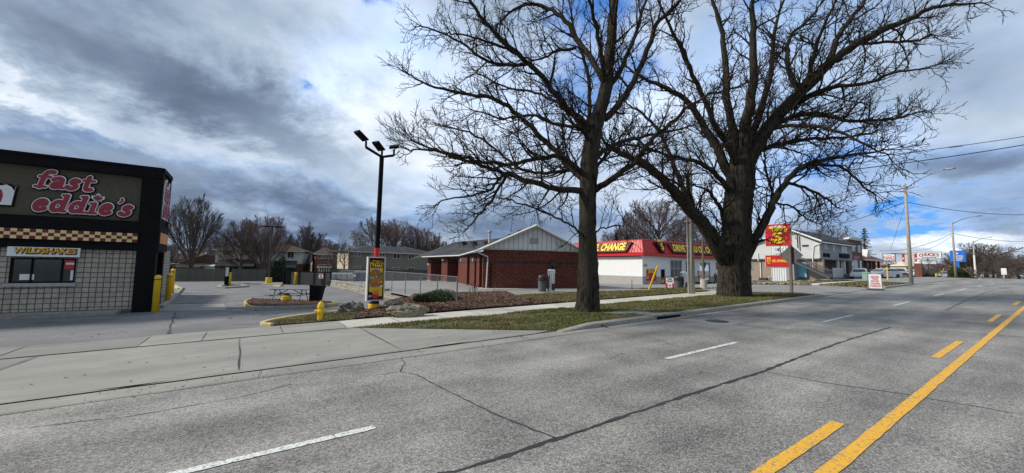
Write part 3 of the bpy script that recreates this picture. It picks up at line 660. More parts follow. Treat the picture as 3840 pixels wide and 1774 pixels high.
# catch basin: opening under a thick kerb inlet with its concrete apron in the grass
r_=thing('storm_drain','kerb inlet storm drain with a dark opening and concrete slab in the grass','drain',(13.2,9.1,b(13.2)))
q=MB();z=b(13.2);q.box(12.3,14.2,8.84,9.7,z+.10,z+.165);q.box(12.3,12.5,8.84,9.6,z-.02,z+.10);q.box(14.0,14.2,8.84,9.6,z-.02,z+.10);q.build('slab','kerb',r_)
q=MB();q.box(12.5,14.0,8.835,9.5,z+.0,z+.098);q.build('opening','black',r_)
q=MB();q.prism([(9.9+1.9,9.7),(14.2,9.7),(13.6,10.5),(11.2,10.35)],lambda x,y:h(x,y),lambda x,y:h(x,y)+.05);q.build('apron','conc',r_)
# curved yellow kerb around the corner bed
def kerbpath(pts,w,ht,name,label,cat,mats=('yk',),zf=h,zone=None,mi=None,parts=None):
    mb=MB();L_,R_=strip(pts,w);rings=[]
    for i in range(len(pts)):
        z0=zf(L_[i][0],L_[i][1])-.1;z1=zf(pts[i][0],pts[i][1])+ht
        l,r=L_[i],R_[i];k=.8
        cx_,cy_=pts[i][0],pts[i][1]
        rings.append([(l[0],l[1],z0),(cx_+(l[0]-cx_)*1,cy_+(l[1]-cy_)*1,z1-.03),(cx_+(l[0]-cx_)*k,cy_+(l[1]-cy_)*k,z1),(cx_+(r[0]-cx_)*k,cy_+(r[1]-cy_)*k,z1),(r[0],r[1],z1-.03),(r[0],r[1],z0)])
    mb.ring(rings)
    o=mb.build(name,list(mats));
    if label: tag(o,label,cat)
    return o
def smooth(pts,n=2):
    for _ in range(n):
        o=[pts[0]]
        for a,c in zip(pts,pts[1:]): o+=[(a[0]*.75+c[0]*.25,a[1]*.75+c[1]*.25),(a[0]*.25+c[0]*.75,a[1]*.25+c[1]*.75)]
        pts=o+[pts[-1]]
    return pts
kp=[(.45,14.38)]+[tuple(p) for p in bedback[:4]]
o=kerbpath(smooth([(.72,14.42),(.38,14.9),(.75,15.7),(1.9,16.8)]+[tuple(bedback[3])],2),.15,.10,'curb',None,None);tag(o,'yellow painted concrete kerb curving around the grass corner with the hydrant','kerb')
# tree shade etc. comes from lights only; litter and blades are real
rnd=random.Random(3)
def inpoly(x,y,P):
    c=False;j=len(P)-1
    for i in range(len(P)):
        if (P[i][1]>y)!=(P[j][1]>y) and x<(P[j][0]-P[i][0])*(y-P[i][1])/(P[j][1]-P[i][1])+P[i][0]: c=not c
        j=i
    return c
def blades(name,label,poly,n,mats,hf,hgt=(.03,.08),wid=.012,w0=.5,avoid=None,fall=True):
    xs=[p[0] for p in poly];ys=[p[1] for p in poly];mb=MB();k=0;tries=0
    while k<n and tries<n*12:
        tries+=1
        x=rnd.uniform(min(xs),max(xs));y=rnd.uniform(min(ys),max(ys))
        if fall and rnd.random()>min(1,(14/math.hypot(x,y))**1.7): continue
        if not inpoly(x,y,poly): continue
        if avoid and avoid(x,y): continue
        z=hf(x,y);a=rnd.uniform(0,6.28);H=rnd.uniform(*hgt);sz=math.hypot(x,y)/12;ww=wid*max(1,sz);l=rnd.uniform(-.6,.6)*H
        dx,dy=math.cos(a)*ww,math.sin(a)*ww
        patch=math.sin(x*.9+1.3*math.sin(y*1.7))*math.sin(y*1.4+x*.35)
        mi=1 if rnd.random()<w0+.35*patch else 0
        mb.face([(x-dx,y-dy,z-.01),(x+dx,y+dy,z-.01),(x-dy*2+l,y+dx*2+l,z+H)],mi);k+=1
    return mb.build(name,mats,kind='stuff',label=label)
gp1=grassp[0]
from mathutils import noise as nz2
patchy=lambda x,y,t=.12:nz2.noise(V((x*.55,y*.9,3)))+.5*nz2.noise(V((x*1.7,y*2.3,1)))>t and rnd.random()<.85
bare=lambda x,y:patchy(x,y) or (math.hypot(x-12.1,y-12.3)<.8) or (math.hypot(x-25.2,y-12.6)<1.4) or (x<5.5 and (x-2.75)*.5+rnd.gauss(0,.4)<.5)
blades('grass','short green and dry grass between the sidewalk and the kerb',gp1,60000,['bladeA','bladeB'],lambda x,y:h(x,y)+.015,w0=.33,avoid=bare)
blades('grass','dry brownish grass in front of the car wash and oil change lots',frontpoly,45000,['bladeA','bladeB'],lambda x,y:h(x,y)+.05,w0=.52,avoid=lambda x,y:inpoly(x,y,mulchpoly) or patchy(x,y,.05))
blades('grass','thin patchy grass on the corner around the yellow hydrant',soilpoly,14000,['bladeA','bladeB'],lambda x,y:h(x,y)+.045,hgt=(.02,.05),w0=.5,avoid=lambda x,y:patchy(x,y,0.0) or (x<1.9 and rnd.random()<.7) or inpoly(x,y,mulchpoly))
blades('grass','dry grass on the far boulevard island and neighbour lawn',[(42.1,9.2),(53,9.2),(60,19),(58,24),(44,24),(40.6,14.4)],16000,['bladeA','bladeB'],lambda x,y:h(x,y)+.04,(.05,.11),.02,.6,avoid=lambda x,y:12.8<y<14.5,fall=False)
def chips(name,label,poly,n,mats,hf,zz=.012,size=(.015,.05)):
    xs=[p[0] for p in poly];ys=[p[1] for p in poly];mb=MB();k=0
    while k<n:
        x=rnd.uniform(min(xs),max(xs));y=rnd.uniform(min(ys),max(ys))
        if not inpoly(x,y,poly): continue
        z=hf(x,y)+rnd.uniform(0,.035);a=rnd.uniform(0,6.28);l=rnd.uniform(*size);ww=l*rnd.uniform(.25,.5);t=rnd.uniform(-.5,.5);t2=rnd.uniform(-.5,.5)
        u=V((math.cos(a),math.sin(a),t))*l;v=V((-math.sin(a),math.cos(a),t2))*ww;c=V((x,y,z+.01))
        mb.face([c-u-v,c+u-v,c+u+v,c-u+v],0 if rnd.random()<.72 else (1 if rnd.random()<.75 else 2));k+=1
    return mb.build(name,mats,kind='stuff',label=label)
chips('wood_chips','reddish brown bark mulch spread over the planting bed',mulchpoly,32000,['chipA','chipB','mulch'],lambda x,y:HM(x,y)+.02)
# litter leaves on the strip and gutter
mb=MB()
for _ in range(2200):
    x=rnd.uniform(-3,28);y=9.2+abs(rnd.gauss(0,1.9)) if rnd.random()<.7 else rnd.uniform(8.4,9.0)
    if y>12.6 or (x<5.5 and y>9.2 and rnd.random()<.9): continue
    z=(b(x) if y<9.1 else h(x,y))+.05*(9.15<y<12.7 and x>5)+.006;a=rnd.uniform(0,6.28);s=rnd.uniform(.008,.022) if y<9.1 else rnd.uniform(.012,.04)
    mb.face([(x+s*math.cos(a),y+s*math.sin(a),z),(x+s*.5*math.cos(a+1.6),y+s*.5*math.sin(a+1.6),z+.012),(x-s*math.cos(a),y-s*math.sin(a),z+.004),(x+s*.5*math.cos(a-1.6),y+s*.5*math.sin(a-1.6),z+.01)])
mb.build('leaf_litter','twig',kind='stuff',label='dead leaves and grit scattered along the gutter and kerb')
# ------------------------------------------------------------ fast food building
YF=22.5
Fz=Fr((0,YF,0),(1,0,0))
def FX(px,py): p=PY(px,py,YF);return p.x,p.z
xc=FX(612,640)[0];xcb=FX(560,1100)[0]
topz=FX(608,633)[1];pan1=FX(575,667)[1];pan0=FX(563,833)[1];ck1=FX(553,878)[1];ck0=FX(553,911)[1];wl1=FX(545,941)[1];base=-.12
colw=.62;XL=-34.
r_=thing('restaurant','black and grey block fast food restaurant with red script sign at the left','building',(xc,YF,0))
q=MB();q.box(XL,xc-colw,YF+.35,YF+2.1,wl1,topz-.05);q.box(xc-colw,xc-.02,YF+.12,YF+2.1,wl1-.05,topz-.05);q.build('parapet_box','black',r_)
q=MB();q.box(XL,xc,YF-.02,YF+.34,pan1,topz);q.box(XL,xc,YF+.35,YF+2.2,topz-.05,topz-.01);q.box(XL,xc-.003,YF-.05,YF+.3,topz-.06,topz+.03);q.build('top_fascia','black',r_)
q=MB();q.box(XL,xc-colw-.06,YF+.22,YF+.345,pan0,pan1);q.build('sign_panel','stucco',r_)
q=MB();q.box(XL,xc-colw,YF+.0,YF+.345,wl1,pan0);q.build('lower_fascia','black',r_)
q=MB();q.box(xc-colw,xc,YF+.0,YF+.5,base,pan1);q.build('corner_column','black',r_)
q=MB();q.box(xc-.28,xc-.004,YF+1.75,YF+2.1,base,wl1-.05);q.build('rear_post','black',r_)
# side sign box recess on the end wall
q=MB();q.box(xc-.0,xc+.06,YF+.0,YF+2.15,topz-.16,topz+.03);q.box(xc-.0,xc+.06,YF+.0,YF+2.15,wl1+.0,pan0-.1);q.box(xc-.0,xc+.03,YF+.02,YF+.3,wl1+.2,topz-.1);q.box(xc-.0,xc+.03,YF+1.95,YF+2.14,wl1+.2,topz-.1);q.build('end_fascia','black',r_)
wz0=base+.22
q=MB()
wy=YF+.14
# window opening
wx0,wzt=FX(33,965);wx1,_=FX(284,965);wzb=FX(150,1062)[1]
q.box(XL,wx0,wy,YF+.5,wz0,wl1);q.box(wx1,xc-colw,wy,YF+.5,wz0,wl1);q.box(wx0,wx1,wy,YF+.5,wz0,wzb);q.box(wx0,wx1,wy,YF+.5,wzt,wl1);q.build('block_wall','block',r_)
q=MB();q.box(xc-4.,xc-1.2,YF+.52,YF+13,base,wl1+.3);q.box(XL,xc-4,YF+2.2,YF+13,base,wl1+.6);q.build('rear_wall','block',r_)
f_=q=MB();g=.06
for a0,a1,b0,b1 in ((wx0,wx1,wzt-g,wzt),(wx0,wx1,wzb,wzb+g),(wx0,wx0+g,wzb+g,wzt-g),(wx1-g,wx1,wzb+g,wzt-g),(wx0+(wx1-wx0)*.30,wx0+(wx1-wx0)*.30+.05,wzb+g,wzt-g),(wx0+(wx1-wx0)*.76,wx0+(wx1-wx0)*.76+.05,wzb+g,wzt-g)): q.box(a0,a1,wy+.02,wy+.1,b0,b1)
win=q.build('window','black',r_)
q=MB();q.box(wx0+.02,wx1-.02,wy+.07,wy+.085,wzb+.02,wzt-.02);q.build('pane','glass',win)
q=MB();q.box(wx0-.1,wx1+.05,wy-.1,wy+.08,wzb-.13,wzb-.003);q.build('sill','cont',win)
# window stickers: red notice and small white card
q=MB();a0=wx0+(wx1-wx0)*.81;q.box(a0,a0+.62,wy+.05,wy+.062,wzb+.55,wzb+.92);q.build('red_notice','red',win)
q=MB();q.box(a0+.03,a0+.59,wy+.046,wy+.0535,wzb+.72,wzb+.80);q.box(a0+.18,a0+.48,wy+.05,wy+.06,wzb+.1,wzb+.5);q.build('white_notice','white',win)
q=MB();q.box(wx0+.25,wx0+.62,wy+.05,wy+.06,wzb+.12,wzb+.34);q.build('white_card','white',win)
# WILDSHAKES board
sx0,sz0=FX(31,963);sx1,sz1=FX(288,935)
bz1=FX(30,924)[1];bz0=FX(30,960)[1];pass
q=MB();q.box(wx0-.04,wx1+.12,YF-.07,YF-.0,bz0,bz1);bd=q.build('shakes_board','white',r_)
ff=Fr((0,YF-.07,0),(1,0,0))
ww_=wx1-wx0
letters('WILDSHAKES',ff,wx0+.14,bz0+.10,ww_-.1,(bz1-bz0)*.60,.004,.012,'dkred',bd,off=.06,shear=.06)
letters('WILDSHAKES',ff,wx0+.13,bz0+.13,ww_-.12,(bz1-bz0)*.58,.018,.012,'gold',bd,off=.02,shear=.06)
# checker strip
ckw=(xc-colw-.05-XL)
q=MB();q.box(XL,xc-colw+.03,YF-.05,YF-.003,ck0-.03,ck1+.03);ckb=q.build('checker_strip','black',r_)
cell=(ck1-ck0)/3
q=MB();n=int((xc-colw-XL)/(cell*1.25));
for i in range(n):
    for j in range(3):
        x1=xc-colw-i*cell*1.25;q.box(x1-cell*1.25,x1,YF-.062,YF-.052,ck0+j*cell,ck0+(j+1)*cell,(i+j)%2)
q.build('checks',['dkred2','creamy'] if False else [M('checker_maroon',(.16,.015,.02),.6),M('checker_cream',(.78,.62,.28),.6)],ckb)
q=MB();q.box(xc+.062,xc+.075,YF+.2,YF+2.0,ck0,ck1+.1);q.build('end_checker_strip',checker('orange_checker',(.55,.14,.03),(.75,.35,.12),.12,.12),r_)
# big script letters
def arc(u,t,A,B_): return A,B_
xA,zA=FX(111,700);xB,_=FX(358,700)
zF0=FX(200,703)[1];zF1=FX(200,645)[1]
ft=Fr((0,YF+.22,0),(1,0,0))
def big(s,px0,px1,pybase,pxtop,hb):
    pass
import numpy as np
GL={'f':([[(.42,.05),(.42,1.05),(.50,1.30),(.70,1.42),(.92,1.36)]],[[(.12,.94),(.84,.94)],[(.10,.07),(.78,.07)]],.92),
 'a':([[(.20,.76),(.38,.90),(.62,.90),(.78,.74),(.78,.18)],[(.78,.52),(.45,.48),(.22,.30),(.34,.09),(.56,.10),(.78,.26)]],[[(.78,.08),(1.04,.07)]],1.12),
 's':([[(.74,.78),(.50,.91),(.27,.76),(.34,.58),(.60,.46),(.74,.27),(.56,.09),(.32,.09),(.13,.22)]],[],.98),
 't':([[(.38,1.22),(.38,.25),(.52,.09),(.80,.14)]],[[(.08,.92),(.84,.92)]],.95),
 'e':([[(.22,.50),(.78,.54),(.74,.76),(.52,.91),(.28,.80),(.17,.50),(.27,.18),(.52,.07),(.80,.20)]],[],1.02),
 'd':([[(.76,.70),(.55,.90),(.30,.80),(.18,.48),(.30,.14),(.52,.08),(.76,.26)],[(.86,1.38),(.86,.12)]],[[(.60,1.42),(.86,1.42)],[(.86,.07),(1.10,.07)]],1.2),
 'i':([[(.40,.86),(.40,.12)]],[[(.14,.90),(.40,.90)],[(.10,.07),(.72,.07)]],.80),
 "'":([[(.28,1.50),(.38,1.36),(.24,1.16)]],[],.42)}
def strokes(word):
    x=0;out=[]
    for ch in word:
        th,tn,ad=GL[ch]
        for P_,w_ in [(p,.17 if ch!="'" else .09) for p in th]+[(p,.10) for p in tn]:
            if len(P_)>2:
                for _ in range(2):
                    Q=[P_[0]]
                    for u,v in zip(P_,P_[1:]): Q+=[(u[0]*.75+v[0]*.25,u[1]*.75+v[1]*.25),(u[0]*.25+v[0]*.75,u[1]*.25+v[1]*.75)]
                    P_=Q+[P_[-1]]
            for u,v in zip(P_,P_[1:]): out.append((u[0]+x,u[1],v[0]+x,v[1],w_))
        x+=ad
    return out,x
def blocky(word,fr,a,bb,w,hh,layers,parent,name,shear=.22,nx=300,ytop=1.58):
    """heavy slab lettering cut from the distance field round pen strokes; layers=(grow,c0,c1,mat)"""
    st,adv=strokes(word);pad=.3;X=np.linspace(-pad,adv+pad,nx);ny=int(nx*(ytop+.15+2*pad)/(adv+2*pad));Y=np.linspace(-.15-pad,ytop+pad,ny)
    gx,gy=np.meshgrid(X,Y);D=np.full(gx.shape,9.)
    for x0,y0,x1,y1,w_ in st:
        dx,dy=x1-x0,y1-y0;t=np.clip(((gx-x0)*dx+(gy-y0)*dy)/(dx*dx+dy*dy),0,1);D=np.minimum(D,np.hypot(gx-x0-t*dx,gy-y0-t*dy)-w_)
    sx=w/adv;sy=hh/1.5
    for grow_,c0,c1,mt in layers:
        E=D-grow_;mb=MB();f=lambda x,y,c:tuple(fr.P(a+x*sx+shear*y*sy,bb+y*sy,c))
        for j in range(ny-1):
            row=E[j:j+2]
            if row.min()>0: continue
            i=0
            while i<nx-1:
                c=[(X[i],Y[j],E[j,i]),(X[i+1],Y[j],E[j,i+1]),(X[i+1],Y[j+1],E[j+1,i+1]),(X[i],Y[j+1],E[j+1,i])]
                ins=[q[2]<0 for q in c]
                if all(ins):
                    k=i
                    while k<nx-1 and max(E[j,k],E[j,k+1],E[j+1,k],E[j+1,k+1])<0: k+=1
                    mb.face([f(X[i],Y[j],c1),f(X[k],Y[j],c1),f(X[k],Y[j+1],c1),f(X[i],Y[j+1],c1)]);i=k;continue
                if any(ins):
                    P_=[];cut=[]
                    for u,v in zip(c,c[1:]+c[:1]):
                        if u[2]<0: P_.append(u[:2])
                        if (u[2]<0)!=(v[2]<0):
                            t=u[2]/(u[2]-v[2]);q=(u[0]+(v[0]-u[0])*t,u[1]+(v[1]-u[1])*t);P_.append(q);cut.append(q)
                    if len(P_)>2: mb.face([f(*p,c1) for p in P_])
                    if len(cut)==2: mb.face([f(*cut[0],c1),f(*cut[1],c1),f(*cut[1],c0),f(*cut[0],c0)])
                i+=1
        mb.build(name,mt,parent)
LY=((.15,.0,.05,'black'),(.075,.05,.10,'white'),(.0,.10,.13,'crim'))
def fitword(word,X0,X1,Z0,Z1,nm,nx):
    sy=(Z1-Z0)/1.84;adv=sum(GL[c][2] for c in word);sx=(X1-X0-.22*1.3*sy)/(adv+.14)
    blocky(word,ft,X0+.14*sx,Z0+.17*sy,sx*adv,sy*1.5,LY,r_,nm,nx=nx)
fitword('fast',FX(109,701)[0],FX(362,690)[0],(FX(109,703)[1]+FX(330,724)[1])/2,FX(156,627)[1],'fast_lettering',300)
fitword("eddie's",FX(97,790)[0],FX(509,767)[0],(FX(110,793)[1]+FX(470,817)[1])/2,FX(259,722)[1],'eddies_lettering',480)
def mleaf(fr,a,bb,s,c,e,mat,parent,name='maple_leaf'):
    P_=[(0,-1),(.08,-.45),(.55,-.55),(.45,-.35),(.95,.05),(.8,.15),(.9,.5),(.55,.42),(.5,.55),(.2,.3),(.3,.85),(.12,.75),(0,1.05)]
    P_=P_+[(-x,y) for x,y in reversed(P_[1:-1])]
    q=MB();q.fpoly(fr,[(a+x*s,bb+y*s) for x,y in P_],c,c+e);return q.build(name,mat,parent)
lx,lz=FX(361,743)
mleaf(ft,lx+.02,lz,.22,.05,.052,'white',r_);mleaf(ft,lx+.02,lz,.15,.103,.03,'crim',r_)
# white take-out bag emblem at the left frame edge
q=MB();bx0,bz_=FX(0,760);ft2=ft
ba=FX(52,700)[0];bb0=FX(10,768)[1];bb1=FX(10,692)[1]
kx=.5;BX=lambda P_:[(ba+x*kx,y) for x,y in P_]
pts=BX([(-1.6,bb0),(-.12,bb0+.02),(0,bb0+.75),(-.05,bb1-.2),(-.2,bb1-.05),(-.45,bb1+.03),(-.7,bb1-.03),(-.95,bb1+.04),(-1.3,bb1-.04),(-1.6,bb1-.1)])
q.fpoly(ft,[(x+.05,y+(.05 if y>bb1-.5 else -.05)) for x,y in pts],.0,.06);em=q.build('bag_backing','black',r_)
q=MB();q.fpoly(ft,pts,.06,.09);q.build('bag_shape','white',em)
q=MB();q.fpoly(ft,BX([(-.95,bb0+.14),(-.62,bb0+.12),(-.56,bb0+.38),(-.66,bb0+.58),(-.95,bb0+.62)]),.09,.1);q.build('bag_label','crim',em)
q=MB();q.fpoly(ft,BX([(-1.2,bb0+.14),(-.80,bb0+.14),(-.78,bb0+.62),(-1.2,bb0+.62)]),.1,.108);q.build('bag_stripe','gold',em)
# side sign lettering on the end wall (seen very obliquely)
fs=Fr((xc+.0,YF+.3,0),(0,1,0))
for mat,off,c,e in (('white',.10,.01,.05),('crim',.03,.06,.02)):
    letters('fast',fs,.15,FX(600,745)[1],1.1,.85,c,e,mat,r_,off=off,shear=.2,name='end_lettering');letters("eddie's",fs,.1,FX(600,800)[1]-.1,1.4,.85,c,e,mat,r_,off=off,shear=.2,name='end_lettering')
q=MB();q.box(XL,xc-.9,YF-.75,YF+.14,base,base+.2);q.box(XL,xc-.9,YF-.78,YF-.75,base,base+.16);q.build('plinth','kerb',r_)
# dark mesh gate between the column and the rear post
q=MB();q.box(xc-.08,xc-.03,YF+.52,YF+.58,base,1.5);q.box(xc-.08,xc-.03,YF+1.66,YF+1.72,base,1.5);q.box(xc-.08,xc-.03,YF+.58,YF+1.66,1.44,1.5)
for i in range(12): q.box(xc-.065,xc-.05,YF+.6+i*.09,YF+.645+i*.09,base+.05,1.44)
q.build('side_screen','black',r_)
# ------------------------------------------------------------ bollards, kerbs, slabs in the lot
def bollard(px,pyb,pyt,r,label,zone='E',tilt=0,group='yellow bollards beside the restaurant drive lane',bands=True):
    g=G(px,pyb,zone);g.z-=.02;t=ztop(g,pyt)-g.z
    o=thing('bollard',label,'bollard',g,0,group)
    q=MB();q.lathe(g,[(r,0),(r,t*.90),(r*1.02,t*.905),(r*1.02,t*.93),(r*.97,t*.96),(r*.75,t*.985),(r*.1,t)],18);q.build('post','yel',o,smooth=True)
    if bands:
        q=MB();q.lathe(g,[(r*1.01,t*.865),(r*1.03,t*.87),(r*1.03,t*.885),(r*1.01,t*.89)],18);q.build('band','dkmetal',o)
    if tilt: o.rotation_euler=(0,tilt,0)
    return o
bollard(581,1172,1031,.115,'thick yellow bollard right in front of the black corner column')
bollard(628,1137,1024,.125,'yellow bollard behind the one at the corner column, standing on the kerb side')
bollard(643,1101,1008,.125,'farthest of the yellow bollards in the row behind the corner column')
bollard(861,1072,1021,.10,'slim yellow bollard beside the black menu post on the far island',group=None)
bollard(1104,1069,1021,.13,'yellow bollard tilted slightly in front of the wooden enclosure gates',tilt=R(4),group=None,bands=False)
def kerbloop(pp,w,ht,label,mats,zone='E',name='curb',cat='kerb'):
    pts=xy(*pp,zone=zone);return tag(kerbpath(smooth(pts,1),w,ht,name,None,None,mats,zf=lambda x,y:hlot(x,y,zone)),label,cat)
kerbloop([(602,1158),(640,1130),(683,1083)],.22,.15,'grey concrete kerb running back beside the restaurant side','kerb'.split())
kerbloop([(650,1072),(664,1082),(680,1084)],.5,.12,'short yellowish kerb nose behind the farthest corner bollard',['yk'])
sheet('concrete_slab',xy((600,1143),(841,1139),(846,1164),(596,1167),zone='E'),.012,'conc',zone='E')
# bark island with yellow and grey kerb
isl=[(945,1128),(921,1136),(920,1146),(935,1161),(1000,1163),(1170,1158),(1256,1149),(1262,1142),(1180,1137),(1060,1133)]
ip=smooth(xy(*isl,zone='E')+[tuple(G(*isl[0],'E')[:2])],2)
hEz=lambda x,y:hlot(x,y,'E')
o=thing('traffic_island','low kerbed island of reddish bark near the picnic table','traffic island',(*ip[0],hEz(*ip[0])))
q=MB();q.prism(ip[:-1],lambda x,y:hEz(x,y)-.05,lambda x,y:hEz(x,y)+.15);q.build('bark_fill','mulch',o)
for nm,mt,sl in (('yellow_kerb','yk',ip[2:16]),('grey_kerb','kerb',ip[15:25]),('yellow_kerb','yk',ip[24:31]),('grey_kerb','kerb',ip[30:]+ip[1:3])):
    k_=kerbpath(sl,.14,.16,nm,None,None,(mt,),zf=hEz);me=k_.data
    for v in me.vertices: v.co-=o.location
    k_.parent=o
pl=[p for p in ip[:-1]]
chips('wood_chips','red bark chips filling the small kerbed island',pl,2500,['chipA','chipA','mulch'],lambda x,y:hEz(x,y)+.14)
# far island with menu post
kerbloop([(823,1081),(850,1082),(925,1077),(925,1071),(860,1070),(825,1074),(823,1081)],.35,.15,'grey far kerb island carrying the black menu post',['kerb'])
kerbloop([(860,1068),(960,1066),(1058,1069)],.3,.14,'long thin grey kerb behind the menu post',['kerb'])
kerbloop([(1030,1074),(1058,1075)],.45,.14,'short yellow kerb block right of the lamp pole base',['yk'])
g=G(852,1072,'E');t=ztop(g,1000)-g.z
o=thing('menu_post','black drive through menu post with a small white panel on the far island','post',g)
q=MB();q.bbox(g.x-.28,g.x+.28,g.y-.12,g.y+.12,g.z,g.z+t,.03);q.build('housing','black',o)
q=MB();q.box(g.x-.22,g.x+.05,g.y-.145,g.y-.122,g.z+t*.5,g.z+t*.96);q.build('panel','offw',o)
# small lamp pole with T head
g=G(1007,1066,'E');o=thing('lot_lamp','slim black parking lot lamp with twin flat heads on a yellow base','lamp post',g)
T=ztop(g,849)
q=MB();q.lathe(g,[(.33,-.1),(.33,.75),(.31,.78),(.05,.78)],20);q.build('base','yel',o)
q=MB();q.tube([g+V((0,0,.75)),V((g.x,g.y,T))],[.11,.08],8);q.build('pole','dkmetal',o)
for s in (-1,1):
    q=MB();q.box(g.x+s*.1 if s>0 else g.x-1.1,g.x+1.1 if s>0 else g.x-.1,g.y-.2,g.y+.2,T-.1,T+.02);q.build('lamp_head','black',o)
# yellow round base by the picnic table
g=G(1073,1135.5,'E');o=thing('concrete_base','yellow round concrete base with grey cap next to the picnic table','base',g)
r=wpx(g,34)/2;t=ztop(g,1110)-g.z
q=MB();q.lathe(g,[(r,-.05),(r*1.02,t*.2),(r,t),(r*.6,t+.02)],22);q.build('drum','yel',o)
q=MB();q.lathe(g+V((0,0,t)),[(r*.6,0),(r*.62,.05),(r*.58,.16),(r*.1,.18)],18);q.build('cap','dkmetal',o)
# picnic table
g=G(1088,1131.5,'E');dp=depth(g);L_=130/F*dp
th=YAW-R(90)+R(6)
o=thing('picnic_table','grey picnic table with benches on crossed metal frame in the parking lot','picnic table',g,th)
hz=.72
def PT(name,boxes,mat='fence2'):
    q=MB()
    for bx in boxes: q.box(*bx)
    return q.build(name,mat,o,world=False)
PT('table_top',[(-L_/2,L_/2,-.38+i*.155,-.38+i*.155+.145,hz-.035,hz) for i in range(5)],'metal')
for s in (-1,1): PT('bench',[(-L_/2,L_/2,s*.72-.13+i*.14,s*.72-.13+i*.14+.13,.41,.445) for i in range(2)],'metal')
for s in (-1,1):
    q=MB();x=s*L_*.36
    q.tube([(x,-.62,0),(x,-.22,hz-.04)],.024,6);q.tube([(x,.62,0),(x,.22,hz-.04)],.024,6);q.tube([(x,-.84,.39),(x,.84,.39)],.024,6);q.tube([(x,-.4,hz-.05),(x,.4,hz-.05)],.024,6)
    q.build('leg_frame','dkmetal',o,world=False)
    q=MB();q.tube([(x,0,.39),(s*L_*.08,0,hz-.06)],.02,6);q.build('brace','dkmetal',o,world=False)
# black bin, tapering
g=G(1181,1139,'E');dp=depth(g);w_=43/F*dp/2;t=ztop(g,1069)-g.z
o=thing('waste_bin','tall black square bin with flared top right of the picnic table','bin',g,R(-30))
o.rotation_euler=(0,R(6),R(-30))
q=MB();rr=lambda s,z:[(-s,-s,z),(s,-s,z),(s,s,z),(-s,s,z)]
q.ring([rr(w_*.72,0),rr(w_*.78,t*.2),rr(w_*.95,t*.9)]);q.build('body','black',o,world=False)
q=MB();q.ring([rr(w_*1.0,t*.9),rr(w_*1.03,t*.93),rr(w_*1.0,t),rr(w_*.7,t+.03)]);q.build('lid','black',o,world=False)
# ------------------------------------------------------------ hydrants
def hydrant(g,H,label,rot=0):
    o=thing('fire_hydrant',label,'fire hydrant',g,rot);s=H/.8
    q=MB();q.lathe((0,0,0),[(r*s,z*s) for r,z in [(.15,0),(.15,.035),(.105,.045),(.10,.07),(.10,.50),(.125,.52),(.125,.55),(.10,.57)]],20);q.build('barrel','yel',o,world=False,smooth=False)
    q=MB();q.lathe((0,0,0),[(r*s,z*s) for r,z in [(.13,.565),(.13,.59),(.115,.60),(.108,.66),(.085,.72),(.045,.755),(.03,.76),(.03,.80),(.005,.80)]],20);q.build('bonnet','yel',o,world=False)
    for sg in (-1,1):
        q=MB();tl=Matrix.Rotation(R(90)*sg,3,'Y');q.lathe((sg*.085*s,0,.40*s),[(r*s,z*s) for r,z in [(.055,0),(.055,.05),(.068,.055),(.068,.10),(.05,.115),(.022,.12),(.022,.155),(.003,.155)]],12,tilt=tl);q.build('side_nozzle','yel',o,world=False)
    q=MB();tl=Matrix.Rotation(R(90),3,'X');q.lathe((0,-.085*s,.38*s),[(r*s,z*s) for r,z in [(.075,0),(.075,.04),(.088,.045),(.088,.09),(.06,.11),(.025,.115),(.025,.14),(.003,.14)]],14,tilt=tl);q.build('front_nozzle','yel',o,world=False)
    return o
g=G(1200,1205);H=ztop(g,1127)-g.z;hydrant(g-V((0,0,.01)),H,'yellow fire hydrant on the grass corner near the sidewalk',R(-20))
# ------------------------------------------------------------ boulders
def boulder(px,py,W,H,D,mat,label,seed,rot=0,sq=.0):
    g=G(px,py);rn=random.Random(seed)
    bm=bmesh.new();bmesh.ops.create_icosphere(bm,subdivisions=4,radius=1)
    from mathutils import noise as nz
    off=V((seed*3.7,seed*1.3,0))
    for v in bm.verts:
        c=v.co.copy();k=.92+.38*nz.noise(c*1.2+off)+.42*abs(nz.noise(c*2.3+off))+.26*abs(nz.noise(c*4.6+off))+.12*nz.noise(c*9+off)+.05*nz.noise(c*19+off)
        # facet
        c=c*k;c.z=min(c.z,.9+.6*nz.noise(c*1.7+off));v.co=V((c.x*W/2,c.y*D/2,c.z*H*.62+H*.36))
    me=bpy.data.meshes.new('boulder');bm.to_mesh(me);bm.free();me.materials.append(K[mat])
    o=bpy.data.objects.new('boulder',me);C.objects.link(o);o.location=g;o.rotation_euler=(0,0,rot);tag(o,label,'boulder');return o
g0=G(1320,1176);
boulder(1320,1172,wpx(g0,82),.45,.55,'rock','dark rounded boulder left of the lamp base at the bed edge',2,R(-15))
boulder(1528,1187,1.4,.46,.6,'rock2','large craggy tan boulder in the mulch bed in front of the low bush',5,R(-22))
boulder(1480,1172,.8,.5,.5,'rock','grey boulder behind the left end of the large tan boulder',9,R(20))
boulder(1250,1181,.35,.16,.25,'rock2','small pale stone at the grass edge between hydrant and boulder',4)
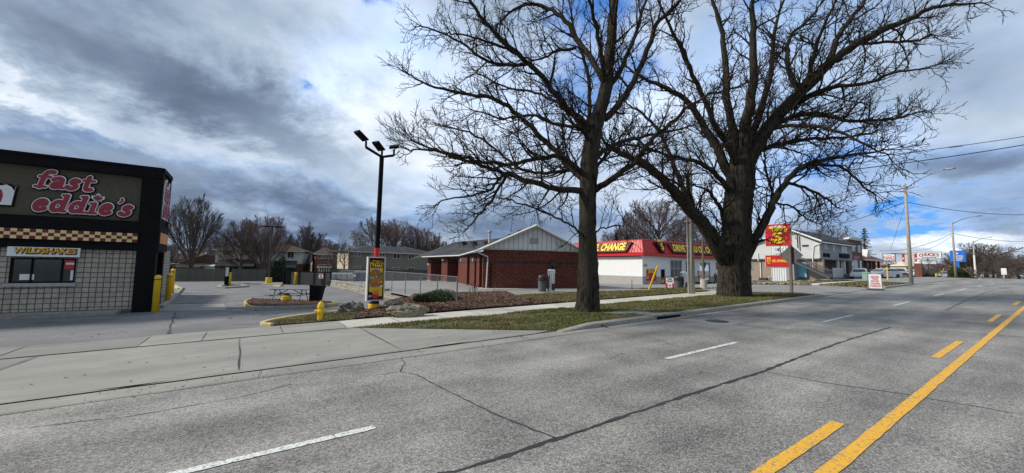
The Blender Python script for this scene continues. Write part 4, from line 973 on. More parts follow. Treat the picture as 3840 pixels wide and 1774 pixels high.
# juniper bush
def bush(name,label,cat,c,rx,ry,rz,n,leaf,mats,seed,spiky=.2,squash=.0,parent=None,stems=True,wob=.25):
    rn=random.Random(seed);o=thing(name,label,cat,c)
    q=MB();lob=[(rn.uniform(0,6.28),rn.uniform(-.3,1.2),rn.uniform(.1,wob)) for _ in range(9)]
    for i in range(n):
        a=rn.uniform(0,6.28);el=math.asin(rn.uniform(-.15,1));rr_=rn.random()**.35
        k=1
        for la,le,am in lob: k+=am*math.exp(-((math.cos(a-la)-1)**2*6+(el-le)**2*4))-.03
        d=V((math.cos(a)*math.cos(el)*rx,math.sin(a)*math.cos(el)*ry,max(.02,math.sin(el))*rz))*rr_*k
        p=V(c)+d;u=(d.normalized()+V((rn.gauss(0,.7),rn.gauss(0,.7),rn.gauss(.2,.6)))).normalized();v=u.orthogonal().normalized()
        v=Matrix.Rotation(rn.uniform(0,6.28),3,u)@v;l=leaf*rn.uniform(.6,1.6)
        q.face([p-v*l*.28,p+u*l*.5+v*l*.1,p+u*l,p+u*l*.3-v*l*.5],0 if rn.random()<.75 else min(1,len(mats)-1))
    q.build('foliage',mats,o)
    if stems:
        q=MB()
        for i in range(9):
            a=i*.7;q.tube([V(c),V(c)+V((math.cos(a)*rx*.35,math.sin(a)*ry*.35,rz*.4)),V(c)+V((math.cos(a)*rx*.65,math.sin(a)*ry*.65,rz*.6))],[.03,.02,.008],5)
        q.build('stems','bark2',o)
    return o
g=G(1628,1141);g.z+=.05
bush('low_bush','low dark green spreading bush in the mulch bed near the stone wall','bush',g,wpx(g,80),.8,.38,18000,.07,['leaf','leaf'],3,wob=.6)
# dry perennials
def dryplant(px,py,H,n,label,seed,heads=True):
    g=G(px,py);g.z+=.08;rn=random.Random(seed);o=thing('dry_plant',label,'plant',g);q=MB();hd=MB()
    for i in range(n):
        a=rn.uniform(0,6.28);l=H*rn.uniform(.5,1.1);sp=rn.uniform(.05,.4)
        p=[g+V((rn.gauss(0,.15),rn.gauss(0,.1),0))];
        for k in (1,2,3): p.append(p[0]+V((math.cos(a)*sp*l*k/3,math.sin(a)*sp*l*k/3,l*k/3))+V((rn.gauss(0,.02),rn.gauss(0,.02),0)))
        q.tube(p,[.009,.007,.005,.004],4)
        if heads: hd.lathe(p[-1],[(.004,-.02),(.03,.0),(.028,.03),(.004,.045)],6)
    q.build('stalks','twig',o,kind='stuff')
    if heads: hd.build('seed_heads','bark2',o,kind='stuff')
dryplant(1778,1122,.75,26,'dry dead stalks with seed heads at the back of the mulch bed',1)
dryplant(1860,1128,.8,16,'leafless arching twigs right of the dry seed stalks',2,False)
dryplant(1700,1136,.4,22,'reddish dry clump between the low bush and the stalks',3,False)
# ------------------------------------------------------------ lamp pole with poster
g=G(1402,1170);g.z-=.03
o=thing('lamp_post','tall black lot lamp with three floodlights on a yellow concrete base','lamp post',g)
zb=ztop(g,1140);zt=ztop(g,588);lean=.008
pp=lambda z:V((g.x+(z-g.z)*lean,g.y+.0,z))
q=MB();r=wpx(g,42)/2;q.lathe(g,[(r,-.1),(r*1.01,.1),(r,zb-g.z),(r*.7,zb-g.z+.03),(.01,zb-g.z+.03)],24);q.build('concrete_base','yel',o)
z0=zb;z1=ztop(g,962)
q=MB();q.lathe(V((g.x,g.y,zb)),[(.2,0),(.2,.1),(.17,.14),(.17,.22),(.11,.24)],12);q.build('base_cover','blkp',o)
zr0=ztop(g,965);zr1=ztop(g,930)
def sq(mb,z0,z1,s0,s1): mb.ring([[pp(z0)+V((a*s0,c*s0,0)) for a,c in ((-1,-1),(1,-1),(1,1),(-1,1))],[pp(z1)+V((a*s1,c*s1,0)) for a,c in ((-1,-1),(1,-1),(1,1),(-1,1))]])
q=MB();sq(q,zb+.1,zr0-.2,.082,.082);sq(q,zr1,zt,.08,.075);q.build('pole','black',o)
q=MB();sq(q,zr0-.2,zr1,.086,.086);q.build('red_band','red',o)
top=pp(zt)
al=S(1372,552,depth(top)*.99);ar=S(1477,583,depth(top)*1.0)
q=MB();q.tube([al,top,ar],.06,4);q.build('crossarm','black',o)
for (px,py),nm,(hx,hy),ln in (((1380,543),0,(1356,512),.30),((1432,550),1,(1408,534),.26),((1474,572),2,(1466,556),.2)):
    basep=S(px,py+ (12 if nm!=2 else 8),depth(top))
    q=MB();bp=al if nm==0 else (top if nm==1 else ar);hp=bp+V((0,0,.26));q.tube([bp,hp],.045,6);fx=q.build('floodlight','black',o)
    c=S(hx,hy,depth(top)*(.98 if nm<2 else 1.02))
    u=(c-hp);u=u.normalized() if nm<2 else V((.5,-.2,.1)).normalized();v=u.cross(V((0,0,1))).normalized() if nm<2 else V((.2,.6,.35)).normalized();w3=u.cross(v).normalized()
    q=MB();L2=.54 if nm==0 else (.48 if nm==1 else .4)
    cc=hp+u*(L2*.5+.02) if nm<2 else hp+V((0,0,.12))
    rg=lambda k,t_:[cc+u*L2/2*k*a+v*.17*k*c_+w3*t_ for a,c_ in ((-1,-1),(1,-1),(1,1),(-1,1))]
    q.ring([rg(1,-.05),rg(1.03,0),rg(.9,.05),rg(.5,.05)]);q.build('lamp_head','black',fx)
# poster cabinet
a=PY(1383,963,g.y-.12);c=PY(1437,1126,g.y-.12)
x0,x1=a.x,c.x;zt_=a.z;zb_=c.z
x0=PY(1375,1000,g.y-.12).x;x1=PY(1441,1000,g.y-.12).x
s_=thing('poster_cabinet','white framed upright food poster cabinet on the black lamp pole','sign',(g.x,g.y,zb_))
q=MB();y0,y1=g.y-.3,g.y-.08;t=.045
q.box(x0,x1,y0,y1,zb_,zb_+t);q.box(x0,x1,y0,y1,zt_-t,zt_);q.box(x0,x0+t,y0,y1,zb_+t,zt_-t);q.box(x1-t,x1,y0,y1,zb_+t,zt_-t);q.box(x0+t,x1-t,y0+.03,y1-.02,zb_+t,zt_-t);q.build('frame',K['offw'],s_)
fp=Fr((x0+t,y0+.03,zb_+t),(1,0,0));PW=x1-x0-2*t;PH=zt_-zb_-2*t
q=MB()
U=lambda *p:[(a_*PW,b_*PH) for a_,b_ in p]
q.fpoly(fp,U((.0,.0),(1,0),(1,1),(0,1)),.001,.004,0)         # dark border
q.fpoly(fp,U((.08,.08),(.93,.08),(.93,.90),(.08,.90)),.004,.006,1)  # yellow field
q.fpoly(fp,U((.0,.80),(.14,.93),(.05,1.0),(0,1.0)),.006,.008,2);q.fpoly(fp,U((1,.80),(.86,.93),(.95,1.0),(1,1.0)),.006,.008,2)
q.fpoly(fp,U((.02,.0),(.98,.0),(.98,.04),(.5,.07),(.02,.04)),.006,.008,2)
q.build('poster',['black','gold','dkred'],s_)
q=MB()
def ell(cx,cy,rx,ry,a0=0,a1=360,n=22): return [(PW*cx+rx*PW*math.cos(R(a0+(a1-a0)*i/(n-1))),PH*cy+ry*PH*math.sin(R(a0+(a1-a0)*i/(n-1)))) for i in range(n)]
q.fpoly(fp,ell(.46,.57,.42,.16,10,185),.006,.03,0)
q.fpoly(fp,ell(.5,.40,.38,.10,175,360),.006,.03,0)
q.fpoly(fp,U((.02,.56),(.3,.55),(.6,.60),(.98,.68),(.98,.60),(.7,.54),(.4,.49),(.05,.48)),.03,.034,1)
q.fpoly(fp,U((.05,.49),(.4,.50),(.7,.55),(.97,.60),(.95,.48),(.7,.43),(.4,.39),(.1,.40)),.03,.038,2)
for (x,y) in ((.15,.53),(.5,.555),(.3,.52)): q.fpoly(fp,ell(x,y,.045,.014,0,330,10),.038,.042,3)
q.build('burger_picture',['bun','lett','patty','white'],s_)
q=MB()
q.fpoly(fp,U((.36,.02),(.66,.06),(.72,.13),(.55,.12),(.34,.15)),.012,.02,0)
for i in range(9): x=.3+.045*i;q.fpoly(fp,U((x,.13),(x+.03,.13),(x+.05+.01*(i%3),.22+.02*((i*7)%3)),(x+.02,.23)),.02,.026,1)
q.fpoly(fp,U((.0,.05),(.24,.0),(.36,.02),(.3,.17),(.05,.2)),.008,.016,2)
q.fpoly(fp,ell(.16,.085,.13,.045,0,180),.016,.022,3);q.fpoly(fp,ell(.16,.085,.13,.045,180,360),.016,.022,4)
q.fpoly(fp,U((.03,.085),(.15,.094),(.29,.08),(.28,.088),(.15,.102),(.03,.095)),.022,.025,5)
q.fpoly(fp,ell(.80,.34,.16,.035,180,360),.008,.016,6);q.fpoly(fp,ell(.80,.36,.13,.022,0,180),.008,.016,7)
q.build('fries_and_cup_picture',['red','fry','black','red','blues','white','white','dkred'],s_)
q=MB();q.fpoly(fp,U((.2,.86),(.82,.86),(.84,.935),(.22,.945)),.006,.012);q.build('title_band','gold',s_)
letters('SWEET CHILI',fp,PW*.22,PH*.872,PW*.60,PH*.055,.012,.006,'black',s_,off=.03,shear=.1)
q=MB();q.fpoly(fp,U((.14,.755),(.9,.755),(.9,.865),(.14,.865)),.006,.0068);q.build('title_back','dkred',s_)
letters('THAI',fp,PW*.20,PH*.77,PW*.64,PH*.085,.007,.006,'black',s_,off=.06)
letters('THAI',fp,PW*.20,PH*.775,PW*.62,PH*.08,.013,.006,'yellet',s_,off=.02)
letters('CHICKEN',fp,PW*.27,PH*.705,PW*.5,PH*.045,.007,.005,'black',s_,off=.07)
letters('CHICKEN',fp,PW*.27,PH*.705,PW*.5,PH*.045,.012,.005,'white',s_,off=.02)
letters('Limited Time',fp,PW*.12,PH*.30,PW*.44,PH*.035,.007,.004,'blues',s_,shear=.2)
# ------------------------------------------------------------ retaining wall and chain link fence
ye=PX(1243,1060,RET).y;yn=G(1560,1124,'E').y-.6
o=thing('retaining_wall','stepped pale stone retaining wall between the two parking lots','wall',(RET,yn,hE(RET,yn)))
q=MB();n=14
for i in range(n):
    a=yn+(ye-yn)*i/n;c=yn+(ye-yn)*(i+1)/n
    zt=hC(RET+.2,(a+c)/2)+.10;k=min(1,(i+1)/3.)
    zt=hE(RET,a)+(zt-hE(RET,a))*k
    for j in range(4):
        z0=hE(RET,c)-.15;z=z0+(zt-z0)*(j+1)/4;q.box(RET-.16+.035*j+.01*((i*7+j*3)%3),RET+.3,a+.004,c-.004,z0+(zt-z0)*j/4+.006,z)
q.build('stone_courses','stone',o)
q=MB()
for i in range(n):
    a=yn+(ye-yn)*i/n;c=yn+(ye-yn)*(i+1)/n
    zt=hC(RET+.2,(a+c)/2)+.10;k=min(1,(i+1)/3.);zt=hE(RET,a)+(zt-hE(RET,a))*k;q.box(RET-.08,RET+.36,a,c,zt+.002,zt+.07)
q.build('cap','kerb',o)
xf=RET+.5
o=thing('chain_link_fence','galvanised chain link fence along the top of the retaining wall','fence',(xf,30,hC(xf,30)))
ys=[PX(px,1060,xf).y for px in (1275,1300,1326,1356,1395,1425,1470,1521,1577,1641,1715)]
tops=[]
for y in ys:
    z=hC(xf,y);zt=z+1.28;tops.append((xf,y,zt));q=MB();q.tube([(xf,y,z-.1),(xf,y,zt+(.06 if y==ys[-1] else .0))],.035 if y==ys[-1] else .025,8);q.build('post','metal',o)
q=MB();q.tube(tops,.022,6);q.build('top_rail','metal',o)
q=MB()
for (a,c) in zip(tops,tops[1:]): q.face([(a[0],a[1],a[2]-1.22),(c[0],c[1],c[2]-1.22),(c[0],c[1],c[2]),(a[0],a[1],a[2])])
q.build('mesh','wire',o)
# ------------------------------------------------------------ board fences
def boardfence(p0,p1,z0a,z0b,h0,h1,label,mat,name='wooden_fence',post=2.4):
    p0=V(p0);p1=V(p1);d=p1-p0;L_=d.length;u=d/L_;o=thing(name,label,'fence',(p0.x,p0.y,z0a));fr=Fr((p0.x,p0.y,0),(u.x,u.y,0));rn=random.Random(int(L_*10))
    q=MB();n=int(L_/.15)
    for i in range(n):
        t=(i+.5)/n;zb_=z0a+(z0b-z0a)*t;H=h0+(h1-h0)*t+rn.gauss(0,.015);q.fbox(fr,i*L_/n,(i+1)*L_/n-.008,zb_-.25,zb_+H,-.01+rn.uniform(-.004,.004),.012)
    q.build('boards',mat,o)
    q=MB()
    for t in (.2,.85): q.fbox(fr,0,L_,z0a+h0*t-.04,z0a+h0*t+.04,-.06,-.014)
    q.build('rails',mat,o)
    return o,fr,L_
A0=S(560,1058,50);A1=S(1062,1054,60)
boardfence((A0.x,A0.y,0),(A1.x,A1.y,0),A0.z,A1.z,1.85,1.75,'long weathered grey green board fence behind the restaurant lot','fence')
B0=S(1235,1055,58);B1=S(1640,1053,66)
boardfence((B0.x,B0.y,0),(B1.x,B1.y,0),B0.z,B1.z,1.9,1.85,'grey board fence behind the car wash lot with the blue dumpster','fence2')
# enclosure with gates
g0=S(1062,1070,45);g1=S(1240,1072,44)
fr=Fr((g0.x,g0.y,0),(g1.x-g0.x,g1.y-g0.y,0));Lg=math.hypot(g1.x-g0.x,g1.y-g0.y);zg=(g0.z+g1.z)/2
o=thing('gate_enclosure','dark wooden enclosure with two gates and a small red and white notice','gate',(g0.x,g0.y,zg))
a_=[fr.ab(px,1045)[0] for px in (1064,1083,1121,1178,1240)];Hg=1.62
for i,(p,qq,nm) in enumerate(((0,1,'side_panel'),(1,2,'gate_panel'),(2,3,'gate_panel'),(3,4,'gate_panel'))):
    q=MB();n=max(2,int((a_[qq]-a_[p])/.14))
    for k in range(n): w_=(a_[qq]-a_[p]-.12)/n;q.fbox(fr,a_[p]+.06+k*w_,a_[p]+.06+(k+1)*w_-.01,zg+.08,zg+Hg-.1,-.02,.01+.004*(k%2))
    q.build(nm,'black' if i==0 else 'fence2',o)
for i,a in enumerate(a_): q=MB();q.fbox(fr,a-.06,a+.06,zg-.2,zg+Hg+(.05 if i!=2 else .9),-.06,.06);q.build('post','black',o)
q=MB();q.fbox(fr,a_[0],a_[-1],zg+Hg-.1,zg+Hg,-.03,.02);q.fbox(fr,a_[0],a_[-1],zg,zg+.07,-.03,.02);q.build('rail','black',o)
sg,_=fr.ab(1204,1040)
q=MB();q.fbox(fr,sg-.28,sg+.28,zg+.85,zg+1.45,.015,.03);nb=q.build('notice','white',o)
q=MB();q.fbox(fr,sg-.26,sg+.26,zg+1.28,zg+1.43,.031,.036);q.fbox(fr,sg-.22,sg+.22,zg+.90,zg+.98,.031,.036);q.build('notice_bands','red',nb)
q=MB();q.fbox(fr,sg-.08,sg+.08,zg+1.03,zg+1.2,.031,.036);q.build('notice_mark','black',nb)
# white tanks and blue dumpster
for i,(p0,p1,c) in enumerate(((1245,1265,'leftmost, partly behind the gate post'),(1267,1287,'second from the left'),(1289,1306,'third from the left'),(1309,1328,'next to the blue dumpster'))):
    g=S((p0+p1)/2,1048,50);w_=(p1-p0)/F*50
    o=thing('liquid_tote','white plastic tote, '+c,'tote',g,YAW-R(90),'white plastic totes behind the fence')
    q=MB();q.bbox(-w_/2,w_/2,-.5,.5,.12,.84,.06);q.build('tank','tank',o,world=False)
    q=MB();q.box(-w_/2,w_/2,-.5,.5,0,.11);q.build('pallet','metal',o,world=False)
    q=MB()
    for k in range(4): z=.2+.19*k;q.box(-w_/2-.015,w_/2+.015,-.52,-.505,z,z+.02)
    for k in range(5): x=-w_/2+w_*k/4;q.box(x-.01,x+.01,-.535,-.52,.1,.85)
    q.build('cage','metal',o,world=False)
g=S(1358,1063,46);o=thing('dumpster','dark blue steel dumpster with a white sticker beside the white totes','dumpster',g,YAW-R(78))
q=MB();q.ring([[(-.85,-.6,.12),(.85,-.6,.12),(.85,.6,.12),(-.85,.6,.12)],[(-.95,-.8,1.25),(.95,-.8,1.25),(.95,.7,1.45),(-.95,.7,1.45)]])
for k in range(5): q.box(-.8+k*.38,-.74+k*.38,-.83,-.68,.2,1.2)
q.build('bin_body','blue',o,world=False)
q=MB();q.ring([[(-1,-.84,1.25),(1,-.84,1.25),(1,.75,1.46),(-1,.75,1.46)],[(-.98,-.82,1.31),(.98,-.82,1.31),(.98,.73,1.52),(-.98,.73,1.52)]]);q.build('lid','dkmetal',o,world=False)
q=MB();q.box(-.9,-.6,-.87,-.85,.8,1.1);q.build('sticker','white',o,world=False)
# ------------------------------------------------------------ car wash
A=S(1810,1083,30.4);B=S(2200,1092,31.3);Cc=S(1721,1061,42.5);D=S(1602,1053.5,49.5)
z0=min(A.z,B.z)-.25
ze=ztop(A,934);zE=ztop(A,940)
o=thing('car_wash','low red block car wash with open bays, grey shingle roof and white gable','building',(A.x,A.y,A.z))
def wallfr(p,qq): return Fr((p.x,p.y,0),(qq.x-p.x,qq.y-p.y,0)),math.hypot(qq.x-p.x,qq.y-p.y)
frG,LG=wallfr(A,B)
band0=ztop(A,986);band1=ztop(A,977.5)
q=MB();q.fbox(frG,0,LG,z0,band0,-.3,0);q.fbox(frG,0,LG,band1,ze,-.3,0);q.build('block_wall','cwred',o)
q=MB();q.fbox(frG,-.01,LG+.01,band0,band1,-.3,.012);q.build('dark_band','cwband',o)
# gable
pk=frG.ab(2007,843);el=frG.ab(1785,938);er=frG.ab(2218,955)
q=MB()
def rk(a):
    if a<pk[0]: return el[1]+(pk[1]-el[1])*(a-el[0])/(pk[0]-el[0])
    return er[1]+(pk[1]-er[1])*(er[0]-a)/(er[0]-pk[0])
q.fpoly(frG,[(0.02,ze),(LG-.02,ze),(LG-.02,rk(LG)-.06),(pk[0],pk[1]-.06),(.02,rk(0)-.06)],-.25,.015);q.build('gable','vsid',o)
q=MB();q.fbox(frG,0,LG,ze-.03,ze+.03,.016,.05);q.build('gable_trim','offw',o)
q=MB();a,bb=frG.ab(2002,904);q.fbox(frG,a-.35,a+.35,bb-.22,bb+.22,.02,.10);fx=q.build('gable_light','cont',o);q=MB();q.fbox(frG,a-.25,a+.25,bb-.14,bb+.1,.102,.12);q.build('lens','cont',fx)
# roof : front wing ridge runs straight away from the gable
back=V((frG.n.x,frG.n.y,0))*-1
OH=.55
P_=lambda ab,c: frG.P(ab[0],ab[1],c)
e0=P_(el,OH);p0=P_(pk,OH);r0_=P_(er,OH)
p1=P_(pk,-13);r1=P_(er,-13)
ec=S(1722,957,42.0);ed=S(1583,964.5,49.2);ec.z=el[1]-.06;ed.z=el[1]-.12
R1=S(1706,903,50.5);R1.z=min(R1.z,pk[1]-.3);dR=S(1640,930,60)
th_=V((0,0,-.16))
q=MB()
def slab(*pp):
    q.ring([[p for p in pp],[p+th_ for p in pp]])
slab(e0,p0,p1,ec);slab(p0,r0_,r1,p1);slab(ec,p1,R1,ed)
be=ed+V((2.0,9,0));slab(ed,R1,R1+V((4,3,-.3)),be)
rf=q.build('roof','roofg',o)
q=MB();q.tube([e0+V((0,0,-.1)),p0+V((0,0,-.1)),r0_+V((0,0,-.1))],.10,4);q.build('rake_board','offw',o)
q=MB();q.tube([e0+V((0,0,-.08)),ec+V((0,0,-.08)),ed+V((0,0,-.08))],.075,6);q.build('gutter','offw',o)
# soffit/header over bays
# side walls with bays
def baywall(p,qq,opens,ztopw,depthw=3.1):
    """p left in view, qq right; opens in pixels (left,right)"""
    fr,L_=wallfr(p,qq);xs=[0];
    for a,c in opens: xs+=[fr.ab(a,1020)[0],fr.ab(c,1020)[0]]
    xs.append(L_)
    hz_=ztopw-.28
    for i in range(0,len(xs),2):
        a,c=xs[i],xs[i+1]
        if c-a<.02: continue
        q=MB();q.fbox(fr,a,c,z0,band0,-depthw,0);q.fbox(fr,a,c,band1,hz_,-depthw,0);pl_=q.build('pillar','cwred',o)
        q=MB();q.fbox(fr,a-.005,c+.005,band0,band1,-depthw,.01);q.build('band','cwband',pl_)
        q=MB();q.fbox(fr,a-.05,c+.05,z0,z0+.3,-.4,.05);q.build('plinth','kerb',pl_)
    q=MB();q.fbox(fr,0,L_,hz_,ztopw,-.5,-.004);q.build('header','cwband',o)
    return fr,L_,xs
fr1,L1,x1s=baywall(Cc,A,[(1751,1761),(1779,1786),(1797,1808)],el[1]-.1)
fr2,L2,x2s=baywall(D,Cc,[(1615,1655),(1677,1718)],el[1]-.12)
for fr,L_ in ((fr1,L1),(fr2,L2)):
    q=MB();q.fbox(fr,-1,L_+(6 if fr is fr2 else 0),z0,el[1]-.3,-3.4,-3.2);q.build('bay_back','dkmetal',o)
q=MB();q.fbox(frG,LG-.3,LG,z0,ze,-12,-.302);q.build('side_wall','cwred',o)
for px,fr in ((1667,fr2),(1736,fr2),(1784,fr1)):
    a,bb=fr.ab(px,975);q=MB();q.fbox(fr,a-.14,a+.14,bb-.12,bb+.14,.02,.28);q.build('wall_lamp','cont',o)
a,bb=fr2.ab(1741,1019);q=MB();q.fbox(fr2,a-.25,a+.25,bb-.45,bb+.4,.02,.14);pb=q.build('pay_box','metal',o);q=MB();q.fbox(fr2,a-.12,a+.12,bb+.05,bb+.25,.142,.16);q.build('keypad','white',pb)
a,bb=fr2.ab(1606,991);q=MB();q.fbox(fr2,a-.12,a+.12,bb-.12,bb+.12,.02,.04);q.build('number_plate','offw',o)
dsp=[P_(frG.ab(1785,941),OH),P_(frG.ab(1790,946),.3),P_(frG.ab(1828,962),.1),P_(frG.ab(1829,975),.1),P_(frG.ab(1823,1080),.1)]
q=MB();q.tube(dsp,.055,6);q.build('downspout','offw',o)
for px,y0,y1,mt in ((1841,990,1083,'black'),(2071,985,1088,'black')):
    a,t0=frG.ab(px,y0);_,t1=frG.ab(px,y1);q=MB();q.tube([frG.P(a,t0,.06),frG.P(a,t1,.06)],.045,6);q.build('conduit',mt,o)
a,bb=frG.ab(2078,990);q=MB();q.fbox(frG,a-.3,a+.3,bb-.2,bb+.15,.02,.2);q.build('flood_lamp','dkmetal',o)
# vent pipes on the roof
vp=S(1836,902,40);vp.z=ztop(vp,902)
def roofz(p):  # height of main slope below a point
    n_=(p0-e0).cross(ec-e0);return e0.z-(n_.x*(p.x-e0.x)+n_.y*(p.y-e0.y))/n_.z
q=MB();zb_=roofz(vp)-.1;q.lathe((vp.x,vp.y,zb_),[(.16,0),(.16,.25),(.12,.3),(.12,ztop(vp,872)-zb_),(.2,ztop(vp,872)-zb_),(.2,ztop(vp,866)-zb_),(.02,ztop(vp,864)-zb_)],12);q.build('flue_pipe','cont',o)
for px,Z in ((1738,48),(1777,46),(1822,43.5)):
    e=S(px,900,Z);q=MB();e.z=ztop(e,903);q.box(e.x-.3,e.x+.3,e.y-.3,e.y+.3,e.z-.4,e.z-.08);q.build('roof_vent','roofg',o)
for px,Z in ((1925,30.8),(1960,30.5)):
    a,bb=frG.ab(px,838);zz=rk(a);q=MB();pp_=frG.P(a,zz,-.6);q.box(pp_.x-.25,pp_.x+.25,pp_.y-.25,pp_.y+.25,zz-.1,zz+.06);q.build('roof_vent','dkmetal',o)
# walk slabs at the wash
sheet('wash_pad',[(A.x-.9,A.y-.8),(B.x,B.y-1.0),(B.x,B.y+.5),(A.x,A.y+.5)],.03,'walk')
# vacuum stations
def vac(g,scale,lab1,lab2,side=1,zt1=None,zt2=None,w1=.56,w2=.42,dx=.62):
    zt1=zt1 or g.z+1.15;Hc=zt1-g.z
    u=V((rt.x,rt.y,0)).normalized()
    o=thing('trash_can',lab1,'trash can',g)
    q=MB();r=w1/2;q.lathe(g,[(r*.86,0),(r*.9,Hc*.05),(r*.98,Hc*.66)],20);q.build('body','gryp',o)
    q=MB();q.lathe(g,[(r*1.06,Hc*.66),(r*1.08,Hc*.72),(r*1.02,Hc*.73),(r*1.02,Hc*.86),(r*.85,Hc*.97),(r*.3,Hc)],20);ld=q.build('lid','blkp',o)
    q=MB();p=g+V((-rt.x*.0,0,0));q.box(g.x-r*.5,g.x+r*.4,g.y-r*1.03,g.y-r*.9,g.z+Hc*.74,g.z+Hc*.85);q.build('flap','dkmetal',ld)
    g2=g+u*dx+f0*.1;o=thing('vacuum_station',lab2,'vacuum',g2);H=(zt2 or g2.z+1.7)-g2.z;r=w2/2
    q=MB();q.lathe(g2,[(r,0),(r,H*.80),(r*1.02,H*.805)],24);q.build('steel_drum','steel',o,smooth=False)
    q=MB();q.lathe(g2,[(r*1.12,H*.80),(r*1.12,H*.94),(r*.9,H*.985),(r*.3,H)],24);q.build('dome_cap','steel',o)
    q=MB();q.box(g2.x-r*.5,g2.x+r*.5,g2.y-r*1.05,g2.y-r*.8,g2.z+H*.1,g2.z+H*.38);q.build('service_door','dkmetal',o)
    q=MB();hs=[g2+V((-r,-r*.3,H*.75))]+[g2+V((-r-.1*math.sin(t*.7),-r*.6,H*(.75-.13*t)+.08*math.sin(t*1.5))) for t in range(1,5)];q.tube(hs,.03,6);q.build('hose','blkp',o)
g=G(2033,1096);vac(g,1,'grey round trash can with black lid beside the steel drum at the car wash','steel vacuum station standing next to the grey can by the red wall',zt1=ztop(g,1031),zt2=ztop(g,1008.5),w1=wpx(g,33),w2=wpx(g,28),dx=wpx(g,34))
u_=V((rt.x,rt.y,0)).normalized()
q=MB();c=g+u_*.4;q.box(c.x-.9,c.x+1.1,c.y-.6,c.y+.5,c.z-.2,c.z+.05);q_=q.build('concrete_pad','kerb');q_['kind']='structure'
g=G(2543,1083);vac(g,1,'dark trash can with a lumpy black lid near the utility pole','shorter steel vacuum station beside the can near the utility pole',zt1=ztop(g,1035),zt2=ztop(g,1018),w1=wpx(g,29),w2=wpx(g,22),dx=wpx(g,24))
# ------------------------------------------------------------ oil change shop
Oc=S(2410,1072,48.5)
XO,YO=Oc.x,Oc.y;zg=Oc.z-.3
FO=Fr((XO,YO,0),(1,0,0));FL=Fr((XO,YO,0),(0,-1,0))
wt=ztop(Oc,961);zfb=ztop(Oc,958);
gt=ztop(Oc,1037)
o=thing('oil_change_shop','white block oil change shop with a red metal mansard roof','building',(XO,YO,Oc.z))
XR=FO.ab(2748,1000)[0];DL=-FL.ab(2150,1000)[0]
def opening_wall(fr,a0,a1,b0,b1,ops,t,mat,name,parent):
    q=MB();cur=a0
    for oa,oc,ob,ot in sorted(ops):
        q.fbox(fr,cur,oa,b0,b1,-t,0)
        if ob>b0: q.fbox(fr,oa,oc,b0,min(ob,b1),-t,0)
        if ot<b1: q.fbox(fr,oa,oc,max(ot,b0),b1,-t,0)
        cur=oc
    q.fbox(fr,cur,a1,b0,b1,-t,0);return q.build(name,mat,parent)
oa=lambda px,py: FO.ab(px,py)
zd=oa(2480,1010)[1]
bay1=(oa(2514,1000)[0],oa(2558,1000)[0],oa(2514,1046)[1],oa(2514,975)[1])
win2=(oa(2571,1000)[0],oa(2606,1000)[0],oa(2580,1050)[1],oa(2580,979)[1])
bay2=(oa(2624,1000)[0],oa(2663,1000)[0],zg,oa(2640,984)[1])
win3=(oa(2684,1000)[0],oa(2700,1000)[0],oa(2690,1012)[1],oa(2690,983)[1])
door=(oa(2478,1000)[0],oa(2494,1000)[0],zg+.3,oa(2480,1010)[1])
pw=(oa(2422,1000)[0],oa(2461,1000)[0],oa(2422,1054)[1],oa(2422,1008)[1])
ops=[bay1,win2,bay2,win3,door,pw]
opening_wall(FO,0,XR,gt,wt+.2,[(a,c,d,e) for a,c,d,e in ops],.25,'t5wall','wall',o)
opening_wall(FO,0,XR,zg,gt,[(a,c,d,e) for a,c,d,e in ops if d<gt],.25,'t5grey','lower_wall',o)
q=MB();q.fbox(FL,-DL,-.25,gt,wt+.2,-.25,0);q.build('side_wall','t5wall',o)
q=MB();q.fbox(FL,-DL,-.25,zg,gt-.001,-.25,.0);q.build('side_lower_wall','t5grey',o)
q=MB();q.box(XO+.3,XO+XR,YO+6,YO+6.2,zg,wt);q.build('interior','gryp',o)
q=MB();q.fbox(FO,0,XR,wt-.02,wt+.15,-DL,-.25);q.build('flat_roof','dkmetal',o)
for nm,(a,c,d,e),sp in (('window',bay1,3),('window',win2,2),('window',win3,1)):
    q=MB();q.fbox(FO,a,c,d,d+.06,-.2,-.06);q.fbox(FO,a,c,e-.06,e,-.2,-.06)
    for k in range(sp+1): x=a+(c-a-.06)*k/sp;q.fbox(FO,x,x+.06,d+.06,e-.06,-.2,-.06)
    if nm: q.fbox(FO,a,c,d+(e-d)*.55,d+(e-d)*.55+.05,-.2,-.07)
    wn2=q.build(nm,'offw',o);q=MB();q.fbox(FO,a+.02,c-.02,d+.02,e-.02,-.15,-.13);q.build('pane','glass',wn2)
a,c,d,e=door;q=MB();q.fbox(FO,a,c,d,e,-.14,-.08);dr=q.build('door','black',o);q=MB();q.fbox(FO,a+.08,c-.08,d+.12,d+(e-d)*.5,-.08,-.06);q.build('door_poster','red',dr);q=MB();q.fbox(FO,a+.15,c-.2,d+.35,d+.75,-.06,-.05);q.build('poster_cup','gold',dr);q=MB();q.fbox(FO,c-.16,c-.12,d+.9,d+1.2,-.07,-.03);q.build('handle','steel',dr)
a,c,d,e=pw;m_=(a+c)/2
q=MB();q.fbox(FO,a,c,d,e,-.12,-.02);ps=q.build('poster_window','red',o)
q=MB();q.fpoly(FO,[(a+.04,e-.04),(a+.04,d+(e-d)*.52),(m_,d+(e-d)*.70),(c-.04,d+(e-d)*.52),(c-.04,e-.04)],-.019,-.012);q.build('yellow_panel','gold',ps)
q=MB();q.fbox(FO,m_-.02,m_+.02,d,e,-.011,.0);q.build('mullion','dkred',ps)
for k in (a+.15,m_+(c-m_)*.45): q=MB();q.fpoly(FO,[(k,e-.15),(k+.08,e-.62),(k+.3,e-.62),(k+.36,e-.15)],-.011,-.004);q.build('cup_picture','dkred',ps)
